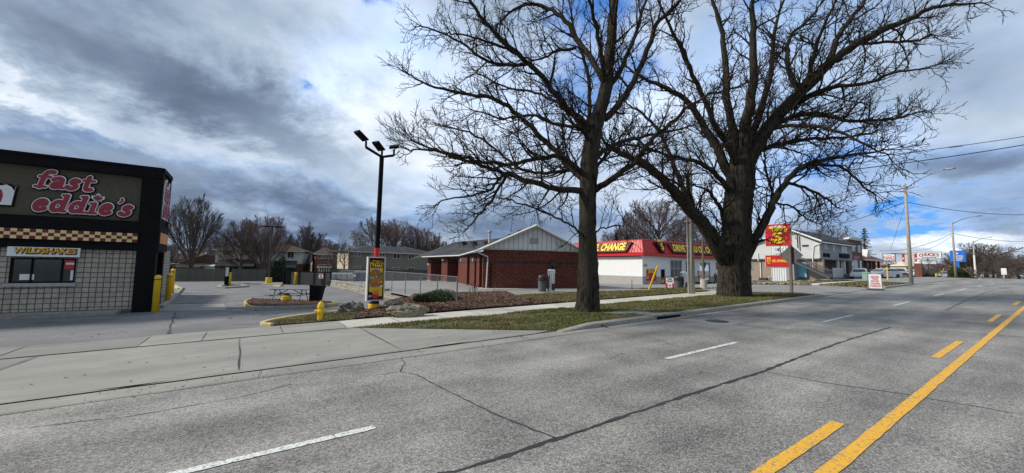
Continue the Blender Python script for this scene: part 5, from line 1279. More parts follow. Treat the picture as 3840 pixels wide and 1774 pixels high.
for (k,l) in ((a+.12,'NO APPT'),(m_+.2,'STAY IN')):
    letters(l,FO,k,d+.55,.5,.12,-.011,.006,'white',ps,off=.02);letters('CAR' if k>m_ else 'NEEDED',FO,k,d+.33,.45,.12,-.011,.006,'white',ps,off=.02)
a,bb=oa(2417,995);q=MB();q.fbox(FO,a-.3,a+.55,bb-.2,bb+.2,.003,.04);sg_=q.build('small_sign','offw',o);letters('OIL BAY',FO,a-.2,bb-.02,.62,.1,.041,.004,'dkmetal',sg_) if False else None
q=MB();q.fbox(FO,a-.1,a+.4,bb-.1,bb-.02,.041,.045);q.fbox(FO,a-.2,a+.45,bb+.05,bb+.09,.041,.045);q.build('sign_print','dkmetal',sg_)
a,bb=oa(2619,1029);q=MB();q.fbox(FO,a-.22,a+.22,bb-.5,bb+.5,.003,.03);rp_=q.build('red_plate','red',o);q=MB();q.fbox(FO,a-.12,a+.12,bb-.1,bb+.2,.031,.036);q.build('plate_mark','offw',rp_)
# side wall details
a,bb=FL.ab(2240,982);q=MB();q.fbox(FL,a-.15,a+.15,bb-.2,bb+.1,.003,.2);lp=q.build('wall_lamp','offw',o)
a,bb=FL.ab(2239,1055);q=MB();q.fbox(FL,a-.5,a+.1,zg,bb+.9,.003,.4);q.build('meter_box','t5grey',o)
q=MB();q.tube([FL.P(a,bb+1,.05),FL.P(a,wt-.5,.05)],.04,6);q.build('conduit','metal',o)
# mansard
mt_=ztop(Oc,898);OHm=.5;INm=.1
def mans(fr,a0,a1,flip0,flip1):
    q=MB();f0_,f1_=(a0-flip0*OHm,a1+flip1*OHm)
    g0_,g1_=(a0+flip0*INm,a1-flip1*INm)
    bz=zfb+.35
    q.ring([[fr.P(f0_,bz,OHm),fr.P(f1_,bz,OHm),fr.P(g1_,mt_,-INm),fr.P(g0_,mt_,-INm)],[fr.P(f0_,bz,OHm-.1),fr.P(f1_,bz,OHm-.1),fr.P(g1_,mt_,-INm-.1),fr.P(g0_,mt_,-INm-.1)]])
    q.ring([[fr.P(f0_,zfb,OHm-.02),fr.P(f1_,zfb,OHm-.02),fr.P(f1_,zfb,-.0),fr.P(f0_,zfb,0)],[fr.P(f0_,bz-.004,OHm-.02),fr.P(f1_,bz-.004,OHm-.02),fr.P(f1_,bz-.004,0),fr.P(f0_,bz-.004,0)]])
    ob=q.build('mansard','red',o)
    q=MB();n=int((f1_-f0_)/.45)
    for i in range(n+1):
        t=i/n;a=f0_+(f1_-f0_)*t;a2=a+((g0_ if t<.5 else g1_)-(f0_ if t<.5 else f1_))*max(0,1-min(t,1-t)*n/2.) if min(t,1-t)*n<2 else a
        q.tube([fr.P(a,bz+.02,OHm+.02),fr.P(a2,mt_,-INm+.02)],.028,4)
    q.build('ribs','red',ob,kind='stuff')
    q=MB();q.tube([fr.P(g0_,mt_,-INm),fr.P(g1_,mt_,-INm)],.07,4);q.tube([fr.P(f0_,bz,OHm),fr.P(f1_,bz,OHm)],.05,4);q.tube([fr.P(f0_,zfb,OHm-.0),fr.P(f1_,zfb,OHm-.0)],.05,4);q.build('trim','red',ob)
    s=math.hypot(OHm+INm,mt_-bz);vd=(fr.v*(mt_-bz)-fr.n*(OHm+INm))
    f_=Fr(fr.P(0,bz,OHm),fr.u,vd);return f_,s
ml,sl_=mans(FL,-DL,0,0,1);mf,sf=mans(FO,0,XR,1,0)
def onsign(f_,pxa,pxb,s,pad=.25,lo=.18,hi=.78,sl=1.8):
    a0=f_.ab(pxa,935)[0];a1=f_.ab(pxb,935)[0]
    q=MB();q.fpoly(f_,[(a0-.25,lo*sl-.1),(a1+.25,lo*sl-.1),(a1+.55,hi*sl+.12),(a0-.55,hi*sl+.12)],.05,.28);bd=q.build('sign_shadow_backing','dkred',o)
    letters(s,f_,a0,lo*sl,a1-a0,(hi-lo)*sl,.285,.05,'yellet',bd,off=.035,shear=.18)
onsign(ml,2168,2352,'TAKE OIL CHANGE'[5:],sl=sl_) if False else None
a0=ml.ab(2226,932)[0];a1=ml.ab(2352,932)[0]
q=MB();q.fpoly(ml,[(a0-.6,.1),(a1+.1,.1),(a1+.75,sl_*.8),(a0-.9,sl_*.8)],.05,.28);bd=q.build('sign_shadow_backing','dkred',o)  # dark red backing carries the letters' shadow in its colour
letters('OIL CHANGE',ml,a0-.1,sl_*.17,a1-a0,sl_*.55,.285,.05,'yellet',bd,off=.035,shear=.18)
a0=mf.ab(2520,940)[0];a1=mf.ab(2698,950)[0]
q=MB();q.fpoly(mf,[(a0-.2,.1),(a1+.2,.1),(a1+.9,sf*.82),(a0-.9,sf*.82)],.05,.28);bd=q.build('sign_shadow_backing','dkred',o)  # backing coloured dark to stand for the shadow behind the lettering
letters('DRIVE THRU OIL CHANGE',mf,a0,sf*.18,a1-a0,sf*.52,.285,.05,'yellet',bd,off=.035,shear=.18)
c0=mf.ab(2474,930)[0]
q=MB();q.fpoly(mf,[(c0-.45,.05),(c0+.5,.05),(c0+1.2,sf*.82),(c0-1.2,sf*.82)],.05,.2);bd=q.build('cup_backing','black',o)
q=MB();q.fpoly(mf,[(c0-.33,.1),(c0+.33,.1),(c0+.48,sf*.95),(c0-.48,sf*.95)],.21,.38);q.build('cup','dkred',bd)
q=MB();q.fpoly(mf,[(c0-.5,sf*.82),(c0+.5,sf*.82),(c0+.45,sf*1.0),(c0-.45,sf*1.0)],.381,.44);q.build('cup_lid','gold',bd)
letters('5',mf,c0-.2,sf*.2,.42,sf*.5,.385,.05,'yellet',bd,off=.03)
# sandwich board
def sandwich(g,w_,H,label,lines,mats,leaf=False,rot=0,base=False):
    o=thing('sandwich_board',label,'sign',g)
    ux=V((g.y,-g.x,0)).normalized();ux=Matrix.Rotation(rot,3,'Z')@ux
    z0=g.z+(.14 if base else .02)
    f_=Fr((g.x,g.y,z0)-V(ux)*w_/2 if False else V((g.x,g.y,z0))-ux*w_/2,ux,(0,0,1))
    back=-f_.n
    tilt=f_.n*-.16
    f1_=Fr(f_.o+f_.n*.2,ux,V((0,0,1))*H+tilt)
    q=MB();q.fbox(f1_,0,w_,0,H,-.02,0);pn=q.build('front_panel','white',o)
    f2_=Fr(f_.o-f_.n*.2,ux,V((0,0,1))*H-tilt);q=MB();q.fbox(f2_,0,w_,0,H,0,.02);q.build('rear_panel','offw',o)
    q=MB();t=.035;q.fbox(f1_,-t,0,-.05,H+t,-.03,.012);q.fbox(f1_,w_,w_+t,-.05,H+t,-.03,.012);q.fbox(f1_,0,w_,H,H+t,-.03,.012);q.build('frame','metal',o)
    if base: q=MB();q.fbox(Fr((g.x,g.y,g.z)-V(ux)*0 if False else V((g.x,g.y,g.z))-ux*w_/2,ux),-.1,w_+.1,0,.1,-.35,.35);q.build('base','gryp',o)
    n=len(lines);y=H*.97
    for s,k,hh,mt,ww in lines:
        letters(s,f1_,w_*(1-ww)/2,H*k,w_*ww,H*hh,.003,.006,mt,pn,off=.03)
    if leaf:
        q=MB();q.fbox(f1_,0,w_*.2,0,H*.42,.003,.008);q.fbox(f1_,w_*.8,w_,0,H*.42,.003,.008);q.build('flag_bars','red',pn);mleaf(f1_,w_/2,H*.2,H*.13,.003,.006,'red',pn)
    return o
g=G(2511,1079);sandwich(g,wpx(g,27),ztop(g,1041)-g.z,'white sandwich board reading TIRE SWAP with a red maple leaf',[('TIRE',.76,.15,'dkmetal',.62),('SWAP',.55,.15,'dkmetal',.78)],0,True,R(8))
# leaning guy marker, small stake, conduit pole, cone
g=G(2431,1092);t=S(2466,998,depth(g)*.98);t2=S(2473,973,depth(g)*.98)
o=thing('guy_wire','yellow guard on a leaning guy wire in front of the poster window','guy wire',g)
q=MB();q.tube([g,t],.06,8);q.build('yellow_guard','yel',o);
g=G(2370,1090);o=tag(None or (lambda q:(q.tube([g,V((g.x,g.y,ztop(g,1047)))],[.03,.025],6),q.build('stake','wood'))[1])(MB()),'thin brown stake on the lawn left of the leaning yellow guard','stake')
g=G(2639,1083);r=wpx(g,24)/2;t=ztop(g,1049)-g.z
o=thing('sign_post','thin brown pole standing in a round pale concrete footing','post',g)
q=MB();q.lathe(g,[(r,0),(r*1.01,t*.5),(r,t),(r*.2,t+.03)],20);q.build('footing','walk',o)
q=MB();q.tube([g+V((0,0,t)),V((g.x,g.y,ztop(g,880)))],[.09,.08],8);q.build('pole','wood',o)
g=G(2233,1121);o=thing('traffic_cone','orange traffic cone just right of the nearer tree trunk','traffic cone',g)
q=MB();q.lathe(g,[(.17,.03),(.13,.2),(.08,.5),(.03,.7),(.02,.71)],16);q.build('cone','orange',o)
q=MB();q.lathe(g,[(.125,.22),(.1,.36),(.09,.37)],16);q.build('white_stripe','white',o)
q=MB();q.box(g.x-.2,g.x+.2,g.y-.2,g.y+.2,g.z,g.z+.03);q.build('base','orange',o)
# utility pole with conduits
def tapered_pole(g,top_y,r0,r1,label,mat,arm=None,Z=None,name='utility_pole',extra=None,n=14,topz=None,lean=0):
    o=thing(name,label,'pole',g);zt=topz or ztop(g,top_y)
    T=V((g.x,g.y,zt))
    q=MB();q.tube([g-V((0,0,.3)),g*.5+T*.5,T],[r0,(r0+r1)/2,r1],n);q.build('pole',mat,o,smooth=True)
    return o,T
g=G(2597,1102);g.z-=.02
up_pole,UT=tapered_pole(g,585,.15,.11,'tall grey utility pole with pale conduits between the two big trees','conpole')
for dx in (-.17,-.26):
    q=MB();u=V((rt.x,rt.y,0)).normalized();q.tube([g+u*dx+V((0,0,-.1)),g+u*dx+V((0,0,UT.z-g.z-1.2))],.035,6);q.build('conduit','cont',up_pole)
q=MB();q.lathe((g.x-.35,g.y,ztop(g,745)),[(.02,0),(.2,.02),(.2,.75),(.02,.8)],14);q.build('transformer','metal',up_pole)
q=MB();q.box(g.x-.05,g.x+.05,g.y-.6,g.y+.6,UT.z-1.3,UT.z-1.2);q.build('crossarm','wood',up_pole)
# ------------------------------------------------------------ person beside the shop
def person(g,H,label,rotz,pose):
    rn=None;o=bpy.data.meshes.new('person');bm=bmesh.new();sk=None
    s=H/1.75
    J=pose;vs={};
    for k,(p,r,par) in J.items(): vs[k]=bm.verts.new(V(p)*s)
    bm.verts.ensure_lookup_table()
    for k,(p,r,par) in J.items():
        if par: bm.edges.new((vs[k],vs[par]))
    idx={k:i for i,k in enumerate(J)}
    bm.to_mesh(o);bm.free();ob=bpy.data.objects.new('person',o);C.objects.link(ob);o.materials.append(K['mask'])
    mo=ob.modifiers.new('skin','SKIN');sv=o.skin_vertices[0].data if o.skin_vertices else None
    if sv is None:
        bm=bmesh.new();bm.from_mesh(o);bm.verts.layers.skin.verify();bm.to_mesh(o);bm.free();sv=o.skin_vertices[0].data
    for k,(p,r,par) in J.items(): sv[idx[k]].radius=(r*s,r*s)
    sv[0].use_root=True
    ms=ob.modifiers.new('sub','SUBSURF');ms.levels=1;ms.render_levels=1
    ob.location=g;ob.rotation_euler=(0,0,rotz);tag(ob,label,'person');return ob
pose={'pel':((0,0,.95),.13,None),'waist':((0,0,1.1),.125,'pel'),'chest':((0.0,0.02,1.33),.15,'waist'),'neck':((0,.03,1.5),.06,'chest'),'head':((0,.05,1.6),.09,'neck'),'crown':((0,.05,1.70),.085,'head'),
 'sL':((.19,.02,1.42),.065,'chest'),'eL':((.25,.05,1.15),.05,'sL'),'wL':((.2,.2,.98),.035,'eL'),'hL':((.18,.25,.93),.035,'wL'),
 'sR':((-.19,.02,1.42),.065,'chest'),'eR':((-.24,-.04,1.14),.05,'sR'),'wR':((-.2,.05,.9),.035,'eR'),'hR':((-.2,.08,.83),.035,'wR'),
 'kL':((.13,.12,.52),.075,'pel'),'aL':((.15,.05,.09),.045,'kL'),'tL':((.15,.2,.04),.04,'aL'),'kR':((-.13,-.03,.5),.075,'pel'),'aR':((-.17,-.22,.1),.045,'kR'),'tR':((-.18,-.08,.04),.04,'aR')}
g=S(2684,1073,47.5);pe=person(g,1.75,'person in dark clothes standing partly behind the big tree by the shop',R(60),pose)
q=MB();hd=V((0,.075,1.645));q.lathe(hd,[(.02,-.1),(.07,-.06),(.085,.0),(.06,.06),(.01,.075)],10);f_=q.build('face','skin',pe,world=False)
# ------------------------------------------------------------ houses behind the fences
def windows(fr,o,lst,mat='offw',gl='glass',c=.0,split=True):
    for a0,a1,b0,b1 in lst:
        q=MB();t=.07
        q.fbox(fr,a0,a1,b0,b0+t,c-.02,c+.06);q.fbox(fr,a0,a1,b1-t,b1,c-.02,c+.06);q.fbox(fr,a0,a0+t,b0+t,b1-t,c-.02,c+.06);q.fbox(fr,a1-t,a1,b0+t,b1-t,c-.02,c+.06)
        if split: q.fbox(fr,(a0+a1)/2-t/2,(a0+a1)/2+t/2,b0+t,b1-t,c-.02,c+.05)
        w_=q.build('window',mat,o);q=MB();q.fbox(fr,a0+.02,a1-.02,b0+.02,b1-.02,c+.005,c+.02);q.build('pane',gl,w_)
def pxwin(fr,l): 
    out=[]
    for x0,x1,y0,y1 in l:
        a0,b1=fr.ab(x0,y0);a1,b0=fr.ab(x1,y1);out.append((a0,a1,b0,b1))
    return out
def hiphouse(p0,p1,dep,z0,ze,zr,label,wallm,roofm,wins=(),lower=None,lowz=None,gable=False,ov=.5,name='house'):
    u=V((p1.x-p0.x,p1.y-p0.y,0));L_=u.length;fr=Fr((p0.x,p0.y,0),u);o=thing(name,label,'house',(p0.x,p0.y,z0))
    zm=lowz if lowz is not None else z0-1
    q=MB();q.fbox(fr,0,L_,zm,ze,-dep,0);q.build('upper_wall' if lower else 'wall',wallm,o)
    if lower: q=MB();q.fbox(fr,.02,L_-.02,z0-1,zm,-dep+.02,-.02);q.build('lower_wall',lower,o)
    q=MB();e=[fr.P(-ov,ze-.05,ov),fr.P(L_+ov,ze-.05,ov),fr.P(L_+ov,ze-.05,-dep-ov),fr.P(-ov,ze-.05,-dep-ov)];i=0 if gable else min(dep/2,L_*.42)
    r=[fr.P(i-(ov if gable else 0),zr,-dep/2),fr.P(L_-i+(ov if gable else 0),zr,-dep/2)]
    q.face([e[0],e[1],r[1],r[0]]);q.face([e[2],e[3],r[0],r[1]]);q.face([e[1],e[2],r[1]]);q.face([e[3],e[0],r[0]]);q.face([e[3],e[2],e[1],e[0]]);q.build('roof',roofm,o)
    q=MB();q.fbox(fr,-ov,L_+ov,ze-.17,ze-.052,ov-.02,ov+.06);q.build('gutter','offw',o)
    if wins: windows(fr,o,pxwin(fr,wins))
    return o,fr,L_
Z=70
p0=S(803,1030,68);p1=S(1127,1035,72);zg_=-.9
o,fr,L_=hiphouse(p0,p1,9,zg_,S(803,934,68).z,S(960,905,74).z,'pale sided two storey townhouse with brown hip roof behind the fence','hsid','roofb',
   [(836,865,937,958),(905,924,940,958),(1079,1102,942,968)],lower='rbrick',lowz=S(803,985,68).z)
for x0,x1,y0,y1 in ((827,965,970,998),(1056,1120,977,1003)):
    a0,b1=fr.ab(x0,y0);a1,b0=fr.ab(x1,y1);q=MB();q.ring([[fr.P(a0+.3,b1,0),fr.P(a1-.3,b1,0),fr.P(a1,b0,2.0),fr.P(a0,b0,2.0)],[fr.P(a0+.3,b1-.12,0),fr.P(a1-.3,b1-.12,0),fr.P(a1,b0-.12,2.0),fr.P(a0,b0-.12,2.0)]]);q.build('porch_roof','roofg',o)
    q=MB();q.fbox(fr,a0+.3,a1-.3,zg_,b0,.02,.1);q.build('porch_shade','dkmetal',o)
q=MB();a,bb=fr.ab(823,905);q.fbox(fr,a-.15,a+.15,bb-1,bb+1.0,-3.3,-3);q.build('chimney','dkmetal',o)
p0=S(752,1035,70);p1=S(803,1035,68);o,fr,_=hiphouse(p0,p1,5,-.9,S(770,995,69).z,S(803,986,69).z,'small white lean-to at the left end of the brown roofed townhouse','hsid','offw',gable=True,ov=.2,name='shed')
p0=S(560,1035,68);p1=S(672,1035,66);hiphouse(p0,p1,8,-.9,S(600,985,68).z,S(610,950,72).z,'pale low house half hidden behind the leftmost bare tree','hsid','roofb',[(626,640,960,990)],lower='rbrick',lowz=S(600,1000,68).z,gable=True)
p0=S(1180,1035,72);p1=S(1266,1035,74);o,fr,_=hiphouse(p0,p1,9,-.9,S(1180,951,72).z,S(1220,928,76).z,'dark red brick house with brown roof between the two long houses','rbrick','roofb',[(1192,1218,957,970),(1223,1243,957,970),(1193,1240,992,1016)])
q=MB()
for i in range(5): a=fr.ab(1195+i*9,1000)[0];q.fbox(fr,a-.06,a+.06,-.9,1.4,1.5,1.62)
q.fbox(fr,fr.ab(1188,0+1000)[0],fr.ab(1243,1000)[0],1.4,1.6,0,1.7);q.build('porch','offw',o)
p0=S(1308,1035,68);p1=S(1640,1040,80);o,fr,L_=hiphouse(p0,p1,9,-.9,S(1308,941,68).z,S(1400,917,72).z,'long beige brick two storey apartment row with dark grey roof','beige','roofg',
   [(1327,1353,944,962),(1391,1401,946,962),(1423,1442,949,963),(1474,1500,950,970),(1531,1554,954,972),(1325,1352,998,1006),(1472,1496,1003,1011),(1529,1554,1004,1014)],name='apartment_row')
q=MB();q.fbox(Fr((p0.x,p0.y,0),(0,-1,0)) if False else fr,-.0,.01,-1,S(1308,943,68).z,-9,0);q.build('end_trim','cream',o)
e0_=S(1262,1035,72);q=MB();fe=Fr((e0_.x,e0_.y,0),(p0.x-e0_.x,p0.y-e0_.y,0));q.fbox(fe,0,math.hypot(p0.x-e0_.x,p0.y-e0_.y)-.02,-1,S(1265,945,72).z,-.2,0);q.build('cream_end_wall','cream',o)
q=MB();q.tube([S(1308,1035,62),S(1309,920,62)],.13,6);tag(q.build('utility_pole','wood'),'thin weathered wooden pole standing in front of the beige apartment row','pole')
# ------------------------------------------------------------ oil change pylon sign
Zs=42.
g=S(2921,1069,Zs)
o=thing('pylon_sign','tall red oil change pylon sign with a big yellow 5 on a white ribbed base','sign',g)
fp=Fr((g.x,g.y,g.z),(math.sin(R(12)),-math.cos(R(12)),0))
ab=lambda px,py: fp.ab(px,py)
a0,_=ab(2895,1030);a1,_=ab(2948,1030);bt=ab(2921,1005)[1]
q=MB();q.fbox(fp,a0,a1,-.3,bt,-.5,0)
for i in range(7): a=a0+(a1-a0)*i/6.;q.fbox(fp,a-.03,a+.03,-.3,bt,.0,.05)
q.build('ribbed_base','white',o)
b2=ab(2921,925)[1];b1=ab(2921,955)[1]
q=MB();q.fbox(fp,a0,a1,ab(2921,956)[1],ab(2921,924)[1],-.45,-.02)
for i in range(7): a=a0+(a1-a0)*i/6.;q.fbox(fp,a-.03,a+.03,ab(2921,956)[1],ab(2921,924)[1],-.02,.02)
q.build('ribbed_neck','white',o)
q=MB();c0,c1=a0+(a1-a0)*.25,a0+(a1-a0)*.78;q.fbox(fp,c0,c1,ab(2921,951)[1],ab(2921,928)[1],.02,.06);np_=q.build('number_panel','white',o)
letters('140',fp,c0+.12,ab(2921,943)[1],(c1-c0)-.24,.42,.061,.02,'dkred',np_,off=.01)
L0=ab(2868,880)[0];L1=ab(2966,880)[0];bb0=ab(2921,922)[1];bb1=ab(2921,839)[1]
q=MB();q.fbox(fp,L0,L1,bb0,bb1,-.6,-.03);cab=q.build('upper_cabinet','offw',o)
q=MB();q.fbox(fp,L0+.05,L1-.05,bb0+.05,bb1-.05,-.03,.01);q.build('red_face','red',cab)
W_=L1-L0;H_=bb1-bb0
def u2(a,bq): return (L0+a*W_,bb0+bq*H_)
q=MB();q.fpoly(fp,[u2(.22,.12),u2(.74,.12),u2(.80,.62),u2(.14,.62)],.011,.016,1);q.fpoly(fp,[u2(.24,.15),u2(.72,.15),u2(.78,.62),u2(.16,.62)],.016,.02,0)
q.fpoly(fp,[(L0+W_*(.5+.34*math.cos(t)),bb0+H_*(.84+.08*math.sin(t))) for t in [i*.35 for i in range(18)]],.016,.024,2)
q.fpoly(fp,[(L0+W_*(.5+.28*math.cos(t)),bb0+H_*(.87+.045*math.sin(t))) for t in [i*.35 for i in range(18)]],.024,.03,3)
q.fpoly(fp,[u2(.78,.72),u2(.86,.78),u2(.86,.62),u2(.79,.55),u2(.76,.63)],.016,.024,2)
q.build('cup_emblem',['red','dkred','yellet','offw'],cab)
letters('TAKE',fp,L0+.27*W_,bb0+.66*H_,W_*.44,H_*.13,.032,.01,'dkred',cab,off=.06,shear=.1);letters('TAKE',fp,L0+.27*W_,bb0+.665*H_,W_*.43,H_*.115,.043,.01,'yellet',cab,off=.015,shear=.1)
letters('5',fp,L0+.32*W_,bb0+.22*H_,W_*.36,H_*.37,.022,.008,'dkred',cab,off=.06,shear=.1);letters('5',fp,L0+.29*W_,bb0+.235*H_,W_*.36,H_*.36,.031,.01,'yellet',cab,off=.03,shear=.1)
letters('OIL CHANGE',fp,L0+.17*W_,bb0+.10*H_,W_*.6,H_*.09,.032,.01,'yellet',cab,off=.04,warp=lambda u,t,A,B_:(A,B_+H_*.09*(u-.5)**2*2))
L0b,L1b=ab(2869,975)[0],ab(2962,975)[0];c0b,c1b=ab(2921,1002)[1],ab(2921,956)[1]
q=MB();q.fbox(fp,L0b,L1b,c0b,c1b,-.55,-.03);cab=q.build('lower_cabinet','offw',o)
q=MB();q.fbox(fp,L0b+.05,L1b-.05,c0b+.05,c1b-.05,-.03,.01);q.build('red_face','red',cab)
Wb=L1b-L0b;Hb=c1b-c0b
q=MB();q.fpoly(fp,[(L0b+.1*Wb,c0b+.28*Hb),(L0b+.2*Wb,c0b+.28*Hb),(L0b+.24*Wb,c0b+.8*Hb),(L0b+.07*Wb,c0b+.8*Hb)],.011,.018);q.build('small_cup','gold',cab)
letters('5',fp,L0b+.11*Wb,c0b+.35*Hb,Wb*.08,Hb*.28,.019,.008,'red',cab,off=.03)
letters('OIL CHANGE',fp,L0b+.29*Wb,c0b+.42*Hb,Wb*.62,Hb*.2,.012,.012,'yellet',cab,off=.035,shear=.18)
# diamond road sign seen from behind, on a brown post
g=G(2969,1097);o=thing('road_sign','grey back of a large diamond road sign on a brown wooden post','road sign',g)
zt=ztop(g,918)
q=MB();q.box(g.x-.085,g.x+.085,g.y-.07,g.y+.07,g.z-.3,zt);q.build('post','wood',o)
cz=ztop(g,957);hd=wpx(g,39);fd=Fr((g.x+.13,g.y,cz),(0,-1,0));
q=MB();q.fpoly(fd,[(0,-hd),(hd,0),(0,hd),(-hd,0)],-.012,.012);q.build('diamond_panel','gryp2' if False else 'metal_back',o) if False else q.build('diamond_panel',M('sign_back_aluminium',(.12,.12,.125),.6,(.10,.10,.105),3),o)
for s in (-.35,.35): q=MB();q.fbox(fd,-hd*.5,hd*.5,s*hd-.02,s*hd+.02,.013,.04);q.build('bracket','metal',o)
# ------------------------------------------------------------ sided two storey building
Cn=S(3076,1046,58.)
Xs,Ys=Cn.x,Cn.y
fl=Fr((Xs,Ys,0),(0,-1,0));ff_=Fr((Xs,Ys,0),(1,0,0))
o=thing('apartment_building','white sided two storey building with tan brick lower floor and outside stair','building',(Xs,Ys,Cn.z))
fb=fl.ab(3076,970)[1]       # underside of upper storey
ev=ff_.ab(3078,911)[1];evf=fl.ab(3110,900)[1]
aL=fl.ab(2808,960)[0];
ge0=fl.ab(2985,868);gpk=(aL*.55,ev+3.4)
pkb=fl.ab(2972,866)[1]
q=MB()
q.fpoly(fl,[(aL,fb),(-.01,fb),(-.01,ev),(aL*.36,pkb),(aL,ev-.3)],-.05,0);q.build('side_siding','hsid',o)
ar=ff_.ab(3196,950)[0];ac=ff_.ab(3262,940)[0]
q=MB();q.fbox(ff_,.06,ar,fb,ev,-9,-.0);q.build('front_siding','hsidg',o)
q=MB();q.fbox(fl,aL-.1,.35,-1.5,fb,-.9,-.35);q.build('side_lower_wall','tan',o)
q=MB();q.fbox(ff_,.4,ar,-1,fb,-4,-1.4);q.build('front_lower_wall','bbrick',o)
q=MB();q.fbox(fl,aL-.02,.02,fb-.12,fb+.04,-.35,.06);q.fbox(ff_,.07,ar,fb-.12,fb+.04,-1.4,.06);q.build('floor_trim','gryp',o)
q=MB()
for i in range(12): z=fb+.1+i*(ev-fb-.2)/12;q.box(Xs-.05,Xs+.42,Ys-.06,Ys+.05,z,z+(ev-fb)/12*.78)
q.build('quoins','white',o)
q=MB();rfp=[fl.P(.5,ev+.1,.5),fl.P(aL*.36,pkb+.12,.5),fl.P(aL-.5,ev-.25,.5)];bk=V((ar+1.2,0,0));rr_=[p+bk for p in rfp]
t_=V((0,0,.22));q.ring([[rfp[0],rfp[1],rfp[1]+t_,rfp[0]+t_],[rr_[0],rr_[1],rr_[1]+t_,rr_[0]+t_]]);q.ring([[rfp[1],rfp[2],rfp[2]+t_,rfp[1]+t_],[rr_[1],rr_[2],rr_[2]+t_,rr_[1]+t_]]);q.build('roof','roofg',o)
q=MB();q.tube([rfp[0]+t_*.3,rfp[1]+t_*.3,rfp[2]+t_*.3],.14,4);q.build('rake_board','white',o)
q=MB();q.tube([ff_.P(-.3,ev+.05,.5),ff_.P(ar,ev+.05,.5)],.1,6);q.tube([ff_.P(-.1,ev,.5),fl.P(-.6,ev-.5,.1),fl.P(-.8,fb+.2,.1),fl.P(-.8,fb-1.8,.1)],.07,6);q.build('gutter','white',o)
q=MB();
for px,y0,y1 in ((2990,880,930),(2998,885,940)): a,t0=fl.ab(px,y0);_,t1=fl.ab(px,y1);q.tube([fl.P(a,t0,.1),fl.P(a,t1,.1)],.05,5)
q.build('electric_mast','dkmetal',o)
q=MB();a,bb=fl.ab(3020,921);q.fbox(fl,a-.4,a+.4,bb-.12,bb+.12,.0,.1);q.build('wall_vent','dkmetal',o)
windows(ff_,o,pxwin(ff_,[(3090,3103,912,933),(3121,3134,915,943),(3155,3177,922,950)]),'offw','glass2')
windows(ff_,o,pxwin(ff_,[(3084,3098,980,1012)]),'offw','glass',c=-1.4)
a0,b0=ff_.ab(3091,957);a1,b1=ff_.ab(3112,949)
letters('HAIR STUDIO' if False else 'BAR BELLS',ff_,a0-.5,b0-.25,2.8,.55,.01,.05,'black',o,off=.03)
a0,bb1=ff_.ab(3146,951);a1,bb0=ff_.ab(3181,971);q=MB();q.fbox(ff_,a0,a1,bb0+.1,bb1,.01,.2);q.build('black_sign','black',o)
for px in (3148,3171): q=MB();a,_=ff_.ab(px,1000);q.fbox(ff_,a-.16,a+.16,-1,fb-.12,-.35,-.05);q.build('porch_post','white',o)
q=MB();q.fbox(ff_,.6,ar,-1,1.15+.6,-1.35,.5);q.build('porch_floor','kerb',o)
fx0=ff_.ab(3105,1020)[0];fx1=ff_.ab(3142,1030)[0]
q=MB();q.fbox(ff_,fx0,fx1,2.55,2.62,.55,.6);q.fbox(ff_,fx0,fx1,1.5,1.57,.55,.6)
for i in range(13): a=fx0+(fx1-fx0)*i/12;q.fbox(ff_,a-.05,a+.05,1.2,2.7,.6,.66)
q.build('white_railing','white',o)
windows(fl,o,[(v[0],v[1],v[2],v[3]) for v in pxwin(fl,[(2806,2819,976,1010)])],'offw','glass',c=-.3)
windows(fl,o,[(v[0],v[1],v[2],v[3]) for v in pxwin(fl,[(2880,2895,1036,1058)])],'offw','glass',c=-.3)
a,bb=fl.ab(2862,1051);q=MB();q.fbox(fl,a-.6,a+.6,bb-.4,bb+.4,-.3,.2);q.build('air_conditioner','blkp',o)
q=MB();a,_=fl.ab(2845,1000);q.tube([fl.P(a,fb+1,.1),fl.P(a,fb-.3,.1),fl.P(a+.2,fb-.6,-.2),fl.P(a+.2,-.3,-.2)],.07,6);q.build('side_downspout','white',o)
# outside stair with grey railings and side vestibule
s0=fl.ab(2935,930)
q=MB()
pA=fl.P(fl.ab(2955,962)[0],fb+.3,1.4);pB=V((Xs-1.6,Ys-1.8,1.2))
n=14
for i in range(n): p=pA+(pB-pA)*(i/n);q.box(p.x-.6,p.x+.6,p.y-.35,p.y+.05,p.z-.05,p.z)
st=q.build('stair','conc',o)
for sx in (-.65,.65):
    q=MB();q.tube([pA+V((sx,0,1.0)),pB+V((sx,0,1.0))],.05,5);q.tube([pA+V((sx,0,-.05)),pB+V((sx,0,-.05))],.12,4);q.tube([pA+V((sx,0,.15)),pB+V((sx,0,.15))],.04,4)
    for i in range(26): p=pA+(pB-pA)*(i/25.);q.tube([p+V((sx,0,0)),p+V((sx,0,1.0))],.022,4)
    q.build('railing','gryp',st)
a0=fl.ab(2950,1000)[0];a1=fl.ab(2992,1000)[0]
q=MB();q.fbox(fl,a0,a1,-1,fb+.25,0,1.5);q.build('stair_enclosure','hsidg',o)
q=MB();a,bb=fl.ab(2999,1010);q.fbox(fl,a-.9,a+.9,bb-1.2,bb+1.1,.0,.06);q.build('blue_poster','cyan',o)
